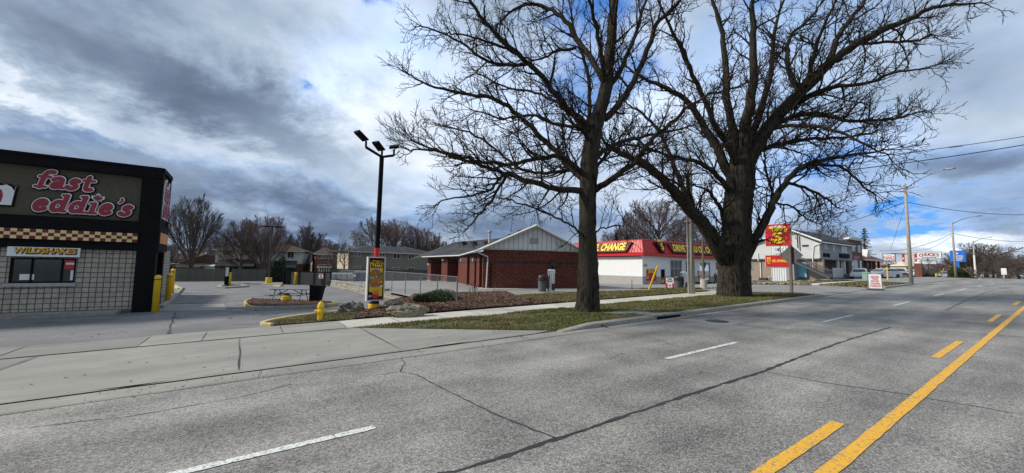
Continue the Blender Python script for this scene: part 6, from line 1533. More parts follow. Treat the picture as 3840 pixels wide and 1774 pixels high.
# stone edging
rn=random.Random(8)
mb=MB()
def stones(p0,p1,n,s,mat,name,label):
    mb=MB()
    for i in range(n):
        t=rn.random();x=p0[0]+(p1[0]-p0[0])*t+rn.gauss(0,s);y=p0[1]+(p1[1]-p0[1])*t+rn.gauss(0,s);z=h(x,y)+.03;r=rn.uniform(.1,.32)
        rg=[]
        for k,(rr,zz) in enumerate(((.6,-.3),(1,.1),(.85,.5),(.3,.75))): rg.append([(x+r*rr*math.cos(a+k*.3)*rn.uniform(.7,1.2),y+r*rr*math.sin(a+k*.3)*rn.uniform(.6,1.1),z+r*zz) for a in (0,1.05,2.1,3.15,4.2,5.25)])
        mb.ring(rg)
    return mb.build(name,mat,kind='stuff',label=label)
pa,pb=G(2815,1066),G(2990,1068);pc=G(3100,1052);stones(pa,pb,160,.5,'rock2','rubble','pale rubble stones along the edge of the sided building')
stones(pb,pc,60,.4,'rock2','rubble','rounded pale stones along the lawn edge under the stair')
p0=G(3020,1047);p1=G(3245,1044)
q=MB()
for i in range(30):
    t=i/30.;x=p0.x+(p1.x-p0.x)*t;y=p0.y+(p1.y-p0.y)*t;q.box(x,x+(p1.x-p0.x)/30*.95,y-.25,y+.25,h(x,y)-.2,h(x,y)+.2+.04*((i*7)%3))
tag(q.build('stone_wall','stone'),'low stone edging wall in front of the grey porch','wall')
# red inflatable bent figure
g=G(3066,1050);dp=depth(g)
q=MB();g.z=h(g.x,g.y);pts=[g.copy(),S(3064,1038,dp),S(3062,1030,dp),S(3055,1012,dp),S(3049,998,dp),S(3050,990,dp-.1),S(3043,985,dp-.3),S(3032,986,dp-.4)]
o=thing('inflatable_figure','red inflatable tube figure bent over in front of the stair','inflatable',g)
q.tube(pts,[wpx(g,7),wpx(g,6.5),wpx(g,6),wpx(g,6.5),wpx(g,7),wpx(g,7),wpx(g,5.5),wpx(g,4)],12);q.build('tube_body','red',o,smooth=True)
q=MB();q.tube([S(3032,986,dp-.4),S(3024,988,dp-.45)],[wpx(g,4.5),wpx(g,3)],10);q.build('pale_head','skin',o)
q=MB();q.lathe(g,[(.35,-.05),(.4,.1),(.36,.5),(.1,.55)],14);q.build('fan_base','blkp',o)
q=MB();q.tube([S(3063,1046,dp-.3),S(3060,1040,dp-.3)],[wpx(g,4.5),wpx(g,4)],10);q.build('white_band','white',o)
# brick two storey shop
Bc=S(3185,1038,68);fb_=Fr((Bc.x,Bc.y,0),(1,0,0));o=thing('brick_shop','dark brown brick two storey shop with pink lettering and arched cornice','building',Bc)
a0=0;a1=fb_.ab(3235,980)[0];zt0=fb_.ab(3190,899)[1]
q=MB();q.fbox(fb_,a0,a1,-1,zt0,-8,0);q.build('wall','bbrick',o)
q=MB();arc_=[(a0-.2,zt0)]+[(a0+(a1-a0)*t/8.,zt0+.25+.35*math.sin(math.pi*t/8.)) for t in range(9)]+[(a1+.2,zt0)];q.fpoly(fb_,arc_,-.5,.25);q.build('cornice','offw',o)
q=MB();q.box(Bc.x-2,Bc.x-.003,Bc.y+.5,Bc.y+8,-1,zt0-.1);q.build('side_wall','offw',o)
windows(fb_,o,pxwin(fb_,[(3194,3206,917,943),(3216,3227,920,947),(3193,3217,975,1011)]),'white','glass2')
q=MB();dd=pxwin(fb_,[(3223,3230,978,1020)])[0];q.fbox(fb_,dd[0],dd[1],dd[2],dd[3],.0,.08);q.build('door','white',o)
a,bb=fb_.ab(3202,972);letters('STUDIO' if False else 'BEAUTY',fb_,a,bb,3.2,.6,.02,.06,M('pink_lettering',(.6,.25,.3),.5),o,off=.02)
# red roof bungalow
Rc=S(3238,1036,74);fr_=Fr((Rc.x,Rc.y,0),(1,0,0));o=thing('red_roof_house','low brick house with bright red roof and small dormer','house',Rc)
a1=fr_.ab(3309,1000)[0];ez=fr_.ab(3240,971)[1];rz=fr_.ab(3270,938)[1]
q=MB();q.fbox(fr_,0,a1,-1,ez,-9,-1.4);q.build('wall','rbrick',o)
q=MB();e=[fr_.P(-.3,ez,.3),fr_.P(a1+.4,ez,.3),fr_.P(a1+.4,ez,-9),fr_.P(-.3,ez,-9)];r=[fr_.P(0.2,rz+.4,-4),fr_.P(a1-2.5,rz+.4,-4)]
q.face([e[0],e[1],r[1],r[0]]);q.face([e[2],e[3],r[0],r[1]]);q.face([e[1],e[2],r[1]]);q.face([e[3],e[0],r[0]]);q.face(e[::-1]);q.build('roof','rtile',o)
q=MB();q.fbox(fr_,-.3,a1+.4,ez-.3,ez-.01,-.1,.36);q.build('fascia','offw',o)
a,bb=fr_.ab(3272,958);q=MB();q.fpoly(fr_,[(a-1.3,ez+.5),(a+1.3,ez+.5),(a,ez+2.1)],-3,-.6);q.build('dormer','offw',o)
q=MB()
for px in (3252,3268,3284,3300): q=MB();a,_=fr_.ab(px,1000);q.fbox(fr_,a-.2,a+.2,-1,ez-.3,-.4,0);q.build('porch_pillar','rbrick',o)
windows(fr_,o,pxwin(fr_,[(3254,3266,982,1006),(3286,3296,984,1004)]),'offw','glass',c=-1.4)
# ------------------------------------------------------------ cars
def prof_car(name,label,loc,rotz,L_,W_,H_,paint,kind='suv',rear=True,group='vehicles parked by the far shops'):
    o=thing(name,label,'pickup truck' if kind=='pickup' else 'car',loc,rotz,group)
    wr=.34;gc=.2
    if kind=='suv':
        bodyp=[(-.5,.32),(-.5,.55),(-.47,.62),(.20,.60),(.47,.50),(.5,.36),(.5,.16),(-.5,.16)];cab=[(-.49,.60),(-.42,.96),(-.1,1.0),(.06,.95),(.22,.60)]
    elif kind=='pickup':
        bodyp=[(-.5,.30),(-.5,.57),(-.12,.58),(.28,.58),(.48,.52),(.5,.34),(.5,.2),(-.5,.2)];cab=[(-.12,.57),(-.09,.97),(.1,1.0),(.17,.94),(.27,.57)]
    else:
        bodyp=[(-.5,.34),(-.5,.60),(-.42,.66),(.22,.63),(.46,.52),(.5,.38),(.5,.16),(-.5,.16)];cab=[(-.44,.65),(-.30,.96),(-.08,1.0),(.08,.94),(.26,.62)]
    sc=lambda P:[(x*L_,z*H_) for x,z in P]
    def ext(mb,P,w0,w1,cut=.06):
        # w by height: tumblehome
        zs=[z for x,z in P];lo,hi=min(zs),max(zs);f=lambda z:(w0+(w1-w0)*(z-lo)/(hi-lo))/2
        cx=sum(x for x,z in P)/len(P);cz=sum(z for x,z in P)/len(P)
        rg=[]
        for s,k in ((-1,.96),(-1.0,1),(1.0,1),(1,.96)):
            rg.append([(cx+(x-cx)*k,s*f(z)*(1 if k==1 else 1.0)-(0 if k==1 else s*-.0)+ (0.0 if k==1 else s*.03),cz+(z-cz)*k) for x,z in P])
        mb.ring(rg)
    q=MB();ext(q,sc(bodyp),W_,W_*.97)
    q.build('body',paint,o,world=False)
    q=MB();ext(q,sc(cab),W_*.92,W_*.72);q.build('roof',paint,o,world=False)
    # windows: side glass, front and rear
    q=MB()
    def inset(P,k):
        cx=sum(x for x,z in P)/len(P);cz=sum(z for x,z in P)/len(P);return [(cx+(x-cx)*k,cz+(z-cz)*.62) for x,z in P]
    cp=inset(sc(cab),.86);lo,hi=min(z for x,z in sc(cab)),max(z for x,z in sc(cab));fz=lambda z:(W_*.92+(W_*.72-W_*.92)*(z-lo)/(hi-lo))/2
    for s in (-1,1): q.face([(x,s*(fz(z)+.045),z) for x,z in cp])
    q.build('side_windows','glass',o,world=False)
    c=sc(cab)
    for (p,qq,nm) in ((c[0],c[1],'rear_window'),(c[-1],c[-2],'windscreen')):
        d=-1 if nm=='rear_window' else 1;a=(p[0]*.8+qq[0]*.2+d*.03,p[1]*.8+qq[1]*.2);e=(p[0]*.15+qq[0]*.85+d*.03,p[1]*.15+qq[1]*.85)
        q=MB();q.face([(a[0],-fz(a[1])*.9,a[1]),(a[0],fz(a[1])*.9,a[1]),(e[0],fz(e[1])*.88,e[1]),(e[0],-fz(e[1])*.88,e[1])]);q.build(nm,'glass',o,world=False)
    for sx in (-.31,.32):
        for s in (-1,1):
            tl=Matrix.Rotation(R(90)*s*-1,3,'X');cpt=(sx*L_,s*(W_/2-.2),wr)
            q=MB();q.lathe(cpt,[(wr*.62,0),(wr*.97,0),(wr,.04),(wr,.2),(wr*.95,.235),(wr*.62,.235)],20,tilt=tl);wh=q.build('wheel','tyre',o,world=False)
            q=MB();q.lathe(cpt,[(wr*.62,.2),(wr*.5,.225),(wr*.2,.21),(wr*.18,.235),(.01,.235)],14,tilt=tl);q.build('rim','rim',wh,world=False)
    for s in (-1,1):
        q=MB();q.box(-L_*.5-.02,-L_*.47,s*W_*.38-.16,s*W_*.38+.16,H_*.42,H_*.56);q.build('taillight','tail',o,world=False)
        q=MB();q.box(L_*.47,L_*.5+.01,s*W_*.36-.18,s*W_*.36+.18,H_*.38,H_*.46);q.build('headlight','head',o,world=False)
    q=MB();q.box(-L_*.5-.06,-L_*.49,-W_*.47,W_*.47,H_*.16,H_*.32);q.build('rear_bumper','gryp',o,world=False)
    if kind=='pickup': q=MB();q.box(-L_*.49,-L_*.14,-W_*.42,W_*.42,H_*.5,H_*.585+.004);q.build('bed_liner','blkp',o,world=False)
    return o
c=S(3312,1052,57);prof_car('parked_car','silver crossover parked nearest behind the tire swap sign on the island',(c.x,c.y,h(c.x,c.y)+.02),R(153),4.4,1.85,1.5,'silver','sedan')
c=S(3335,1040,64);prof_car('parked_car','white sport utility vehicle parked behind the silver car with red tail lamps',(c.x,c.y,h(c.x,c.y)+.02),R(150),4.6,1.9,1.68,'wcar')
c=S(3225,1040,62);prof_car('parked_truck','white pickup truck partly hidden behind the stone edging',(c.x,c.y,h(c.x,c.y)+.02),R(190),5.6,2.0,1.7,'wcar','pickup')
c=S(3268,1036,68);prof_car('parked_car','dark hatchback glimpsed between the pickup and the white vehicle',(c.x,c.y,h(c.x,c.y)+.02),R(160),4.2,1.8,1.5,'dcar','sedan')
c=S(3420,1030,85);prof_car('parked_car','white car beside the small canopy left of the red brick pillar',(c.x,c.y,c.z-.4),R(175),4.6,1.85,1.5,'wcar','sedan')
c=S(3545,1038,84);prof_car('parked_car','dark car low behind the hedge beyond the leaning yellow marker',(c.x,c.y,c.z-.3),R(180),4.4,1.8,1.45,'silver','sedan')
c=S(3834,1052,150);prof_car('parked_car','tiny white car far down the road at the right edge',(c.x,c.y,c.z-.5),R(225),4.5,1.8,1.6,'wcar')
# ------------------------------------------------------------ winter tires board
g=S(3281,1081,29.0);g.z=h(g.x,g.y)+.02
sandwich(g,wpx(g,36),ztop(g,1027)-g.z-.14,'white board on a grey base reading WINTER TIRES SWAP YOURS TODAY in red',[('WINTER',.74,.10,'red',.66),('TIRES',.61,.09,'red',.5),('SWAP',.44,.12,'red',.62),('YOURS',.27,.12,'red',.74),('TODAY!',.09,.13,'red',.84)],None,False,R(10),True)
# ------------------------------------------------------------ street lights
def streetlight(g,ty,armpx,r0,r1,label,mat='conpole',name='street_light',lower=None):
    o=thing(name,label,'street light',g,0,'street lights along the boulevard');T=V((g.x,g.y,ztop(g,ty)));lean=V((-.0,0,0))
    q=MB();q.tube([g-V((0,0,.2)),g*.5+T*.5,T],[r0,(r0+r1)/2,r1],14);q.build('pole',mat,o,smooth=True)
    (ax,ay)=armpx;E_=S(ax,ay,depth(T)*.93);d=E_-T
    b0=T-V((0,0,.5));pts=[b0+(E_-b0)*t+V((0,0,.35*math.sin(math.pi*t)*(1-.3*t))) for t in (0,.2,.4,.6,.8,.95)]
    q=MB();q.tube(pts,[.06,.055,.05,.045,.04,.04],8);ar=q.build('arm','metal',o)
    u=(pts[-1]-pts[-2]);u.z=0;u.normalize();v=V((-u.y,u.x,0));c=pts[-1]+u*.3
    q=MB();rg=lambda k,z:[c+u*.42*k*a+v*.14*k*bq+V((0,0,z)) for a,bq in ((-1,-.6),(-.6,-1),(.7,-1),(1,-.5),(1,.5),(.7,1),(-.6,1),(-1,.6))]
    q.ring([rg(.9,-.05),rg(1,0),rg(.8,.06),rg(.3,.09)]);q.build('lamp_head','metal',o)
    if lower: q=MB();q.tube([g,g+(T-g)*.62],[r0*1.05,r0*.9],14);q.build('white_sleeve','white',o)
    return o,T
g=G(3418,1065);_,P1=streetlight(g,691,(3552,634),.17,.10,'nearest street light, on the grass island behind the winter tires board')
g=S(3585,1043,67.4);_,P2=streetlight(g,830,(3672,810),.17,.11,'second street light, standing in front of the large clipped evergreen')
g=S(3660,1047,100);_,P3=streetlight(g,903,(3715,889),.2,.12,'third street light with a white painted lower pole','conpole',lower=True)
g=S(3729,1050,125);o,T=tapered_pole(g,930,.17,.1,'plain slim utility pole beyond the third street light','wood')
g=S(3788,1051,170);o,T=tapered_pole(g,985,.17,.1,'small distant pole near the far right trees','wood')
# bracket sign on pole and signs
def boxsign(px0,px1,py0,py1,Z,label,name,face='white',frame='black',tilt=0,dep=.3,posts=(),postmat='dkmetal',base_y=1040,pw=.12):
    c=S((px0+px1)/2,(py0+py1)/2,Z);u=V((c.y,-c.x,0)).normalized();u=(u+V((0,-1,0))*.25).normalized();u=Matrix.Rotation(tilt,3,'Z')@u;fr=Fr((c.x,c.y,0),u)
    a0,b1=fr.ab(px0,(py0));a1,b0=fr.ab(px1,py1);b1=fr.ab((px0+px1)/2,py0)[1];b0=fr.ab((px0+px1)/2,py1)[1]
    g0=S((px0+px1)/2,base_y,Z).z
    o=thing(name,label,'sign',(c.x,c.y,g0))
    q=MB();q.fbox(fr,a0,a1,b0,b1,-dep,-.0);q.build('cabinet',frame,o)
    q=MB();q.fbox(fr,a0+.08,a1-.08,b0+.08,b1-.08,.0,.02);fc=q.build('face',face,o)
    for p in posts:
        a=fr.ab(p,base_y)[0];q=MB();q.fbox(fr,a-pw,a+pw,g0-.5,b0,-dep*.8,-dep*.2);q.build('post',postmat,o)
    return o,fr,(a0,a1,b0,b1),fc
o,fr,(a0,a1,b0,b1),fc=boxsign(3309,3360,951,979,62,'white NAILS sign with red letters above a smaller panel, on a dark post','nail_salon_sign',posts=(3336,))
w_=a1-a0;H_=b1-b0
letters('NAILS',fr,a0+w_*.08,b0+H_*.26,w_*.84,H_*.40,.021,.02,'red',fc,off=.01)
letters('(519) 622-1088',fr,a0+w_*.1,b0+H_*.10,w_*.8,H_*.1,.021,.02,'blues',fc)
q=MB();q.fbox(fr,a0+w_*.3,a0+w_*.7,b0+H_*.78,b0+H_*.82,.021,.03);q.build('script_line','blues',fc)
_,c1=fr.ab(3335,980);_,c0=fr.ab(3335,991)
q=MB();q.fbox(fr,a0,a1,c0,c1,-.3,-.0);pn=q.build('lower_panel','black',o);q=MB();q.fbox(fr,a0+.07,a1-.07,c0+.07,c1-.07,0,.02);q.build('lower_face','white',pn)
letters('Walk-ins Welcome',fr,a0+.2,c0+.12,w_-.4,.28,.021,.02,'black',pn,off=.01)
P1b=V((P1.x,P1.y,0));q=MB();a,bb=fr.ab(3340,951);q.tube([fr.P(a,bb,-.1),S(3403,953,60)],.07,5);q.build('steel_bar','dkmetal',o)
o,fr,(a0,a1,b0,b1),fc=boxsign(3390,3431,937,987,78,'blank white tall panel with red and white strips at its sides','blank_sign',frame='offw',face='offw',posts=(3411,),postmat='cont')
for s in (3387,3434): a,_=fr.ab(s,960);q=MB();q.fbox(fr,a-.17,a+.17,b0+.3,b0+1.9,-.1,.05);st=q.build('red_strip','red',o);q=MB();q.fbox(fr,a-.1,a+.1,b0+.8,b0+1.1,.051,.07);q.build('white_mark','white',st)
o,fr,(a0,a1,b0,b1),fc=boxsign(3436,3533,945,971,84,'wide white roadhouse sign with dark red CHUCK\'S lettering above a message board','roadhouse_sign',posts=(3484,))
w_=a1-a0;H_=b1-b0
letters("CHUCK'S",fr,a0+w_*.1,b0+H_*.38,w_*.78,H_*.42,.021,.03,'dkred2' if False else 'crim',fc,off=.03,warp=lambda u,t,A,B_:(A,B_+H_*.10*math.sin(math.pi*u)-H_*.05))
letters('ROADHOUSE',fr,a0+w_*.22,b0+H_*.14,w_*.56,H_*.14,.021,.03,'black',fc,off=.01)
x0,y1_=fr.ab(3454,977);x1,y0_=fr.ab(3515,992)
q=MB();q.fbox(fr,x0,x1,y0_,y1_,-.3,0);pn=q.build('message_board','black',o);q=MB();q.fbox(fr,x0+.1,x1-.1,y0_+.1,y1_-.1,0,.02);q.build('message_face','offw',pn)
letters('PATIO PARTY',fr,x0+.7,y0_+.5,x1-x0-1.4,.24,.021,.02,'dkmetal',pn);letters('FRI & SAT',fr,x0+1,y0_+.18,x1-x0-2,.24,.021,.02,'dkmetal',pn)
o,fr,(a0,a1,b0,b1),fc=boxsign(3561,3623,940,982,92,'bright blue paint shop sign with white lettering and a red mark','paint_sign',face='blues',frame='blues',posts=(3593,),postmat='blues',pw=.35)
w_=a1-a0;H_=b1-b0
for s,k in (('SHERWIN',.44),('WILLIAMS',.26),('PAINTS',.08)): letters(s,fr,a0+w_*(.2 if s!='PAINTS' else .3),b0+H_*k,w_*(.62 if s!='PAINTS' else .44),H_*.14,.021,.03,'white',fc,off=.02,shear=.1)
q=MB();q.fpoly(fr,[(a0+w_*(.46+.08*math.cos(t)),b0+H_*(.78+.11*math.sin(t))) for t in [i*.6 for i in range(10)]],.021,.04);q.build('emblem_disc','white',fc)
q=MB();q.fpoly(fr,[(a0+w_*(.46+.07*math.cos(t)),b0+H_*(.80+.08*math.sin(t))) for t in [i*.6 for i in range(6)]],.041,.06);q.build('emblem_paint','red',fc)
o,fr,_,_=boxsign(3753,3776,1006,1030,95,'plain white back of a road sign on a thin post at far right','far_road_sign',face='white',frame='white',dep=.05,posts=(3765,),postmat='cont',base_y=1050)
# low mall, canopy, pillar
def simplebox(px0,px1,pyt,pyb,Z,dep,label,name,cat,wall,roof,extra=None):
    a=S(px0,pyb,Z);c=S(px1,pyb,Z);u=V((c.x-a.x,c.y-a.y,0));L_=u.length;fr=Fr((a.x,a.y,0),u);zt=S(px0,pyt,Z).z
    o=thing(name,label,cat,a);q=MB();q.fbox(fr,0,L_,a.z-1,zt-.0,-dep,0);q.build('wall',wall,o)
    e=[fr.P(-.4,zt,.4),fr.P(L_+.4,zt,.4),fr.P(L_+.4,zt,-dep),fr.P(-.4,zt,-dep)];r=[fr.P(1,zt+1.2,-dep/2),fr.P(L_-1,zt+1.2,-dep/2)]
    q=MB();q.face([e[0],e[1],r[1],r[0]]);q.face([e[2],e[3],r[0],r[1]]);q.face([e[1],e[2],r[1]]);q.face([e[3],e[0],r[0]]);q.face(e[::-1]);q.build('roof',roof,o);return o,fr,L_
o,fr,L_=simplebox(3307,3446,995,1040,100,12,'low tan roofed plaza building behind the parked cars','plaza_building','building','tan','tanr')
windows(fr,o,pxwin(fr,[(3350,3362,1005,1020),(3370,3382,1005,1020),(3412,3424,1005,1020)]),'offw','glass')
o,fr,L_=simplebox(3400,3441,998,1035,90,4,'small cream kiosk roof beside the parked cars','kiosk','kiosk','cream','cream')
q=MB();q.fbox(fr,.3,L_-.3,-1,S(3400,1010,90).z,.003,.05);q.build('shutter','gryp',o)
g=S(3447,1040,80);o=thing('brick_pillar','narrow red brick pillar with pale round cap left of the roadhouse sign','pillar',g)
z1=ztop(g,988);q=MB();q.box(g.x-.55,g.x+.55,g.y-.55,g.y+.55,g.z-.5,z1);q.build('shaft','rbrick',o);q=MB();q.lathe((g.x,g.y,z1),[(.6,0),(.6,.12),(.35,.2),(.4,.5),(.1,.75)],14);q.build('cap','white',o)
# green utility pedestal, rusty bin, markers, hydrant
g=S(3250,1049,50);o=thing('utility_pedestal','pale green utility pedestal on the lawn edge before the white pickup','pedestal',g)
zt=ztop(g,1020);q=MB();q.bbox(g.x-.35,g.x+.35,g.y-.35,g.y+.35,g.z-.3,zt-.12,.04);q.build('cabinet','green',o);q=MB();q.bbox(g.x-.4,g.x+.4,g.y-.4,g.y+.4,zt-.12,zt,.05);q.build('lid','green',o)
g=S(3393,1048,62);o=thing('brown_bin','rusty brown upright bin between the white vehicle and the light pole','bin',g)
zt=ztop(g,1024);q=MB();q.bbox(g.x-.4,g.x+.4,g.y-.4,g.y+.4,g.z-.3,zt-.1,.04);q.build('body','wood',o);q=MB();q.bbox(g.x-.45,g.x+.45,g.y-.45,g.y+.45,zt-.1,zt,.05);q.build('lid','dkmetal',o)
g=S(3330,1062,46);o=thing('marker_post','slim yellow marker post in front of the silver car','post',g);zt=ztop(g,1001)
q=MB();q.tube([g-V((0,0,.3)),V((g.x,g.y,zt))],.07,8);q.build('post','yel',o);q=MB();q.box(g.x-.18,g.x+.18,g.y-.05,g.y+.05,g.z+.25,g.z+.35);q.build('foot_plate','yel',o)
g=S(3528,1041,78);t=S(3539,1008,77);q=MB();q.tube([g,t],.09,8);tag(q.build('guy_guard','yel'),'leaning yellow guy wire guard right of the distant hydrant','guy wire')
g=S(3511,1043,76);hydrant(g,ztop(g,1025)-g.z,'distant yellow hydrant in front of the low hedge',0)
bushc=S(3597,1046,80)
# ------------------------------------------------------------ overhead wires
def wire(p,qq,sag,r,label,n=24):
    q=MB();pts=[p+(qq-p)*(i/n)-V((0,0,4*sag*(i/n)*(1-i/n))) for i in range(n+1)];q.tube(pts,r,4);return tag(q.build('overhead_wire','blkp'),label,'wire')
pe_=S(3840,502,20);qa=UT+V((.0,-.5,-1.25))
def through(p0,px,py,Z,k=1.25): e=S(px,py,Z);return p0+(e-p0)*k
W1=through(qa,3840,500,27);wire(qa,W1,.35,.022,'upper overhead wire running from the utility pole across the road to the right')
qb=UT+V((0,0.3,-1.9));W2=through(qb,3840,528,27);wire(qb,W2,.45,.03,'thick lower overhead wire running across the road to the right')
m1=qa+(W1-qa)*.62-V((0,0,.34));q=MB();d_=(W1-qa).normalized();q.tube([m1-d_*.5,m1+d_*.5],.045,8);tag(q.build('wire_splice','wood'),'short brown splice sleeve on the upper overhead wire','splice')
b1_=V((P1.x,P1.y,ztop(P1-V((0,0,9)),757)));b2_=V((P2.x,P2.y,ztop(P2-V((0,0,8)),875)))
wire(b1_,V((Xs-2.0,Ys+3,S(2990,880,60).z)),.5,.03,'service wire from the nearest street light to the white sided building')
wire(b1_,through(b1_,3842,792,45,1.3),.6,.03,'wire from the nearest street light going right across the road')
wire(b2_,S(3300,940,84),1.0,.035,'sagging wire from the second street light toward the nail salon sign')
wire(b2_,through(b2_,3842,899,80,1.3),.6,.035,'wire from the second street light going right')
wire(b2_-V((0,0,.3)),S(3430,940,90),.8,.03,'lower wire from the second street light toward the blank white sign')
for P_0,(px,py),Z in ((b1_,(3340,935),52),):
    wire(P_0,S(px,py,Z),.05,.015,'thin guy wire slanting down left of the nearest street light')
# ------------------------------------------------------------ trees
def vrand(rn): 
    while True:
        v=V((rn.uniform(-1,1),rn.uniform(-1,1),rn.uniform(-1,1)))
        if .01<v.length<1: return v.normalized()
def grow(mb,p,d,L_,r,lvl,rn,prm,mi=0):
    seg=prm['seg'][lvl];n=max(3,int(L_/seg));crook=prm['crook'][lvl];pts=[p.copy()];rad=[r];dd=d.normalized();rend=max(prm['rmin'],r*.3)
    for i in range(n):
        dd=(dd+vrand(rn)*crook+V((0,0,prm['up'][lvl]))).normalized();p=p+dd*(L_/n)
        if 'env' in prm and i>0:
            ez,er,ezr=prm['env']
            if (p.x*p.x+p.y*p.y)/er**2+((p.z-ez)/ezr)**2>prm['ej'](p): break
        pts.append(p.copy());rad.append(r+(rend-r)*((i+1)/n))
    mb.tube(pts,rad,prm['sides'][lvl],mi,cap=False)
    if lvl+1<len(prm['seg']): children(mb,pts,rad,L_,lvl,rn,prm,mi)
def children(mb,pts,rad,L_,lvl,rn,prm,mi=0,t0=None,dens=1.):
    n=int(L_*prm['dens'][lvl]*dens+rn.random());N_=len(pts)-1
    t0=prm['t0'][lvl] if t0 is None else t0
    for k in range(n):
        t=t0+(1-t0)*(k+rn.random())/max(1,n);i=min(N_-1,int(t*N_));f=t*N_-i;q=pts[i]+(pts[i+1]-pts[i])*f
        dr=(pts[i+1]-pts[i]).normalized();side=(vrand(rn));side=(side-dr*side.dot(dr)).normalized()
        side=(side+V((0,0,prm['side_up']))).normalized()
        ang=R(rn.uniform(*prm['ang']));nd=dr*math.cos(ang)+side*math.sin(ang)
        l=prm['len'][lvl+1]*rn.uniform(.55,1.25)*((1.3-1.0*t) if lvl==0 else (1.15-.55*t));rr=max(prm['rmin'],min(rad[i]*.62,prm['rad'][lvl+1]*rn.uniform(.8,1.2)))
        grow(mb,q,nd,l,rr,lvl+1,rn,prm,mi)
    # terminal twig
    if lvl+1<len(prm['seg']): 
        dr=(pts[-1]-pts[-2]).normalized()
        for _ in range(2): grow(mb,pts[-1],dr+vrand(rn)*.45,prm['len'][lvl+1]*rn.uniform(.6,1)*(.45 if lvl==0 else 1),max(prm['rmin'],rad[-1]*.8),lvl+1,rn,prm,mi)
def chaik(P,R_,n=2,rn=None,jit=.0):
    for _ in range(n):
        a=[P[0]];b_=[R_[0]]
        for (p,q),(r,s) in zip(zip(P,P[1:]),zip(R_,R_[1:])): a+=[p*.75+q*.25,p*.25+q*.75];b_+=[r*.75+s*.25,r*.25+s*.75]
        P=a+[P[-1]];R_=b_+[R_[-1]]
    if rn: P=[p+vrand(rn)*jit*min(1,3*i/len(P)) if 0<i<len(P)-1 else p for i,p in enumerate(P)]
    return P,R_
def heroTree(name,label,g,Z0,trunk,limbs,prm,seed,extra=0,dens=1.,flare=1.5):
    rn=random.Random(seed);o=thing(name,label,'tree',g)
    # trunk: px points with width in px
    P=[];Rr=[]
    for i,(x,y,w) in enumerate(trunk): P.append(S(x,y,Z0));Rr.append(w/2/F*Z0)
    P[0]=V((P[0].x,P[0].y,g.z-.15))
    P,Rr=chaik(P,Rr,2,rn,.03)
    n=26;rings=[]
    for i,(p,r) in enumerate(zip(P,Rr)):
        zrel=p.z-g.z;ring=[]
        for k in range(n):
            a=2*math.pi*k/n;fl_=1+.05*math.sin(a*5+1)+.035*math.sin(a*9+p.z*1.3+2)
            fl_+=max(0,.8-zrel)*.35*(flare-1)*(1+.6*math.sin(a*4+.7))
            ring.append(V((p.x+r*fl_*math.cos(a),p.y+r*fl_*math.sin(a),p.z)))
        rings.append(ring)
    q=MB();q.ring(rings,0,True,True);q.build('trunk','bark',o,smooth=True)
    lm=MB();tw=MB()
    for (pts,w0,dzv,dn) in limbs:
        m=len(pts);P=[];Rr=[]
        for i,(x,y) in enumerate(pts):
            t=i/(m-1);Z=Z0+dzv*t**.9;P.append(S(x,y,Z));Rr.append(max(.02,(w0*(.86 if Z0>20 else 1)*(1-t)**.85+5*t)/2/F*Z))
        P,Rr=chaik(P,Rr,2,rn,.05)
        lm.tube(P,Rr,9,cap=False)
        LL=sum((a-c).length for a,c in zip(P,P[1:]))
        children(tw,P,Rr,LL,0,rn,prm,t0=.14,dens=dn*dens)
    ob=lm.build('limbs','bark',o,smooth=True);ob2=tw.build('twigs','bark2',o);return o
prm1=dict(seg=[.5,.32,.2,.13],crook=[.2,.28,.34,.4],up=[.03,.05,.05,.05],sides=[7,5,4,3],dens=[3.0,4.0,5.0],t0=[.15,.12,.1],side_up=.25,ang=(28,68),len=[4,1.45,.66,.30],rad=[.1,.042,.016,.0085],rmin=.0075)
g1=G(2203,1170)
trunk1=[(2201,1172,100),(2203,1150,88),(2205,1110,80),(2206,1050,75),(2204,960,68),(2202,850,64),(2204,740,62),(2207,650,62),(2214,560,62),(2230,480,58),(2256,400,52),(2275,310,46),(2287,200,38),(2297,80,32),(2302,-40,24),(2310,-200,14),(2306,-380,6)]
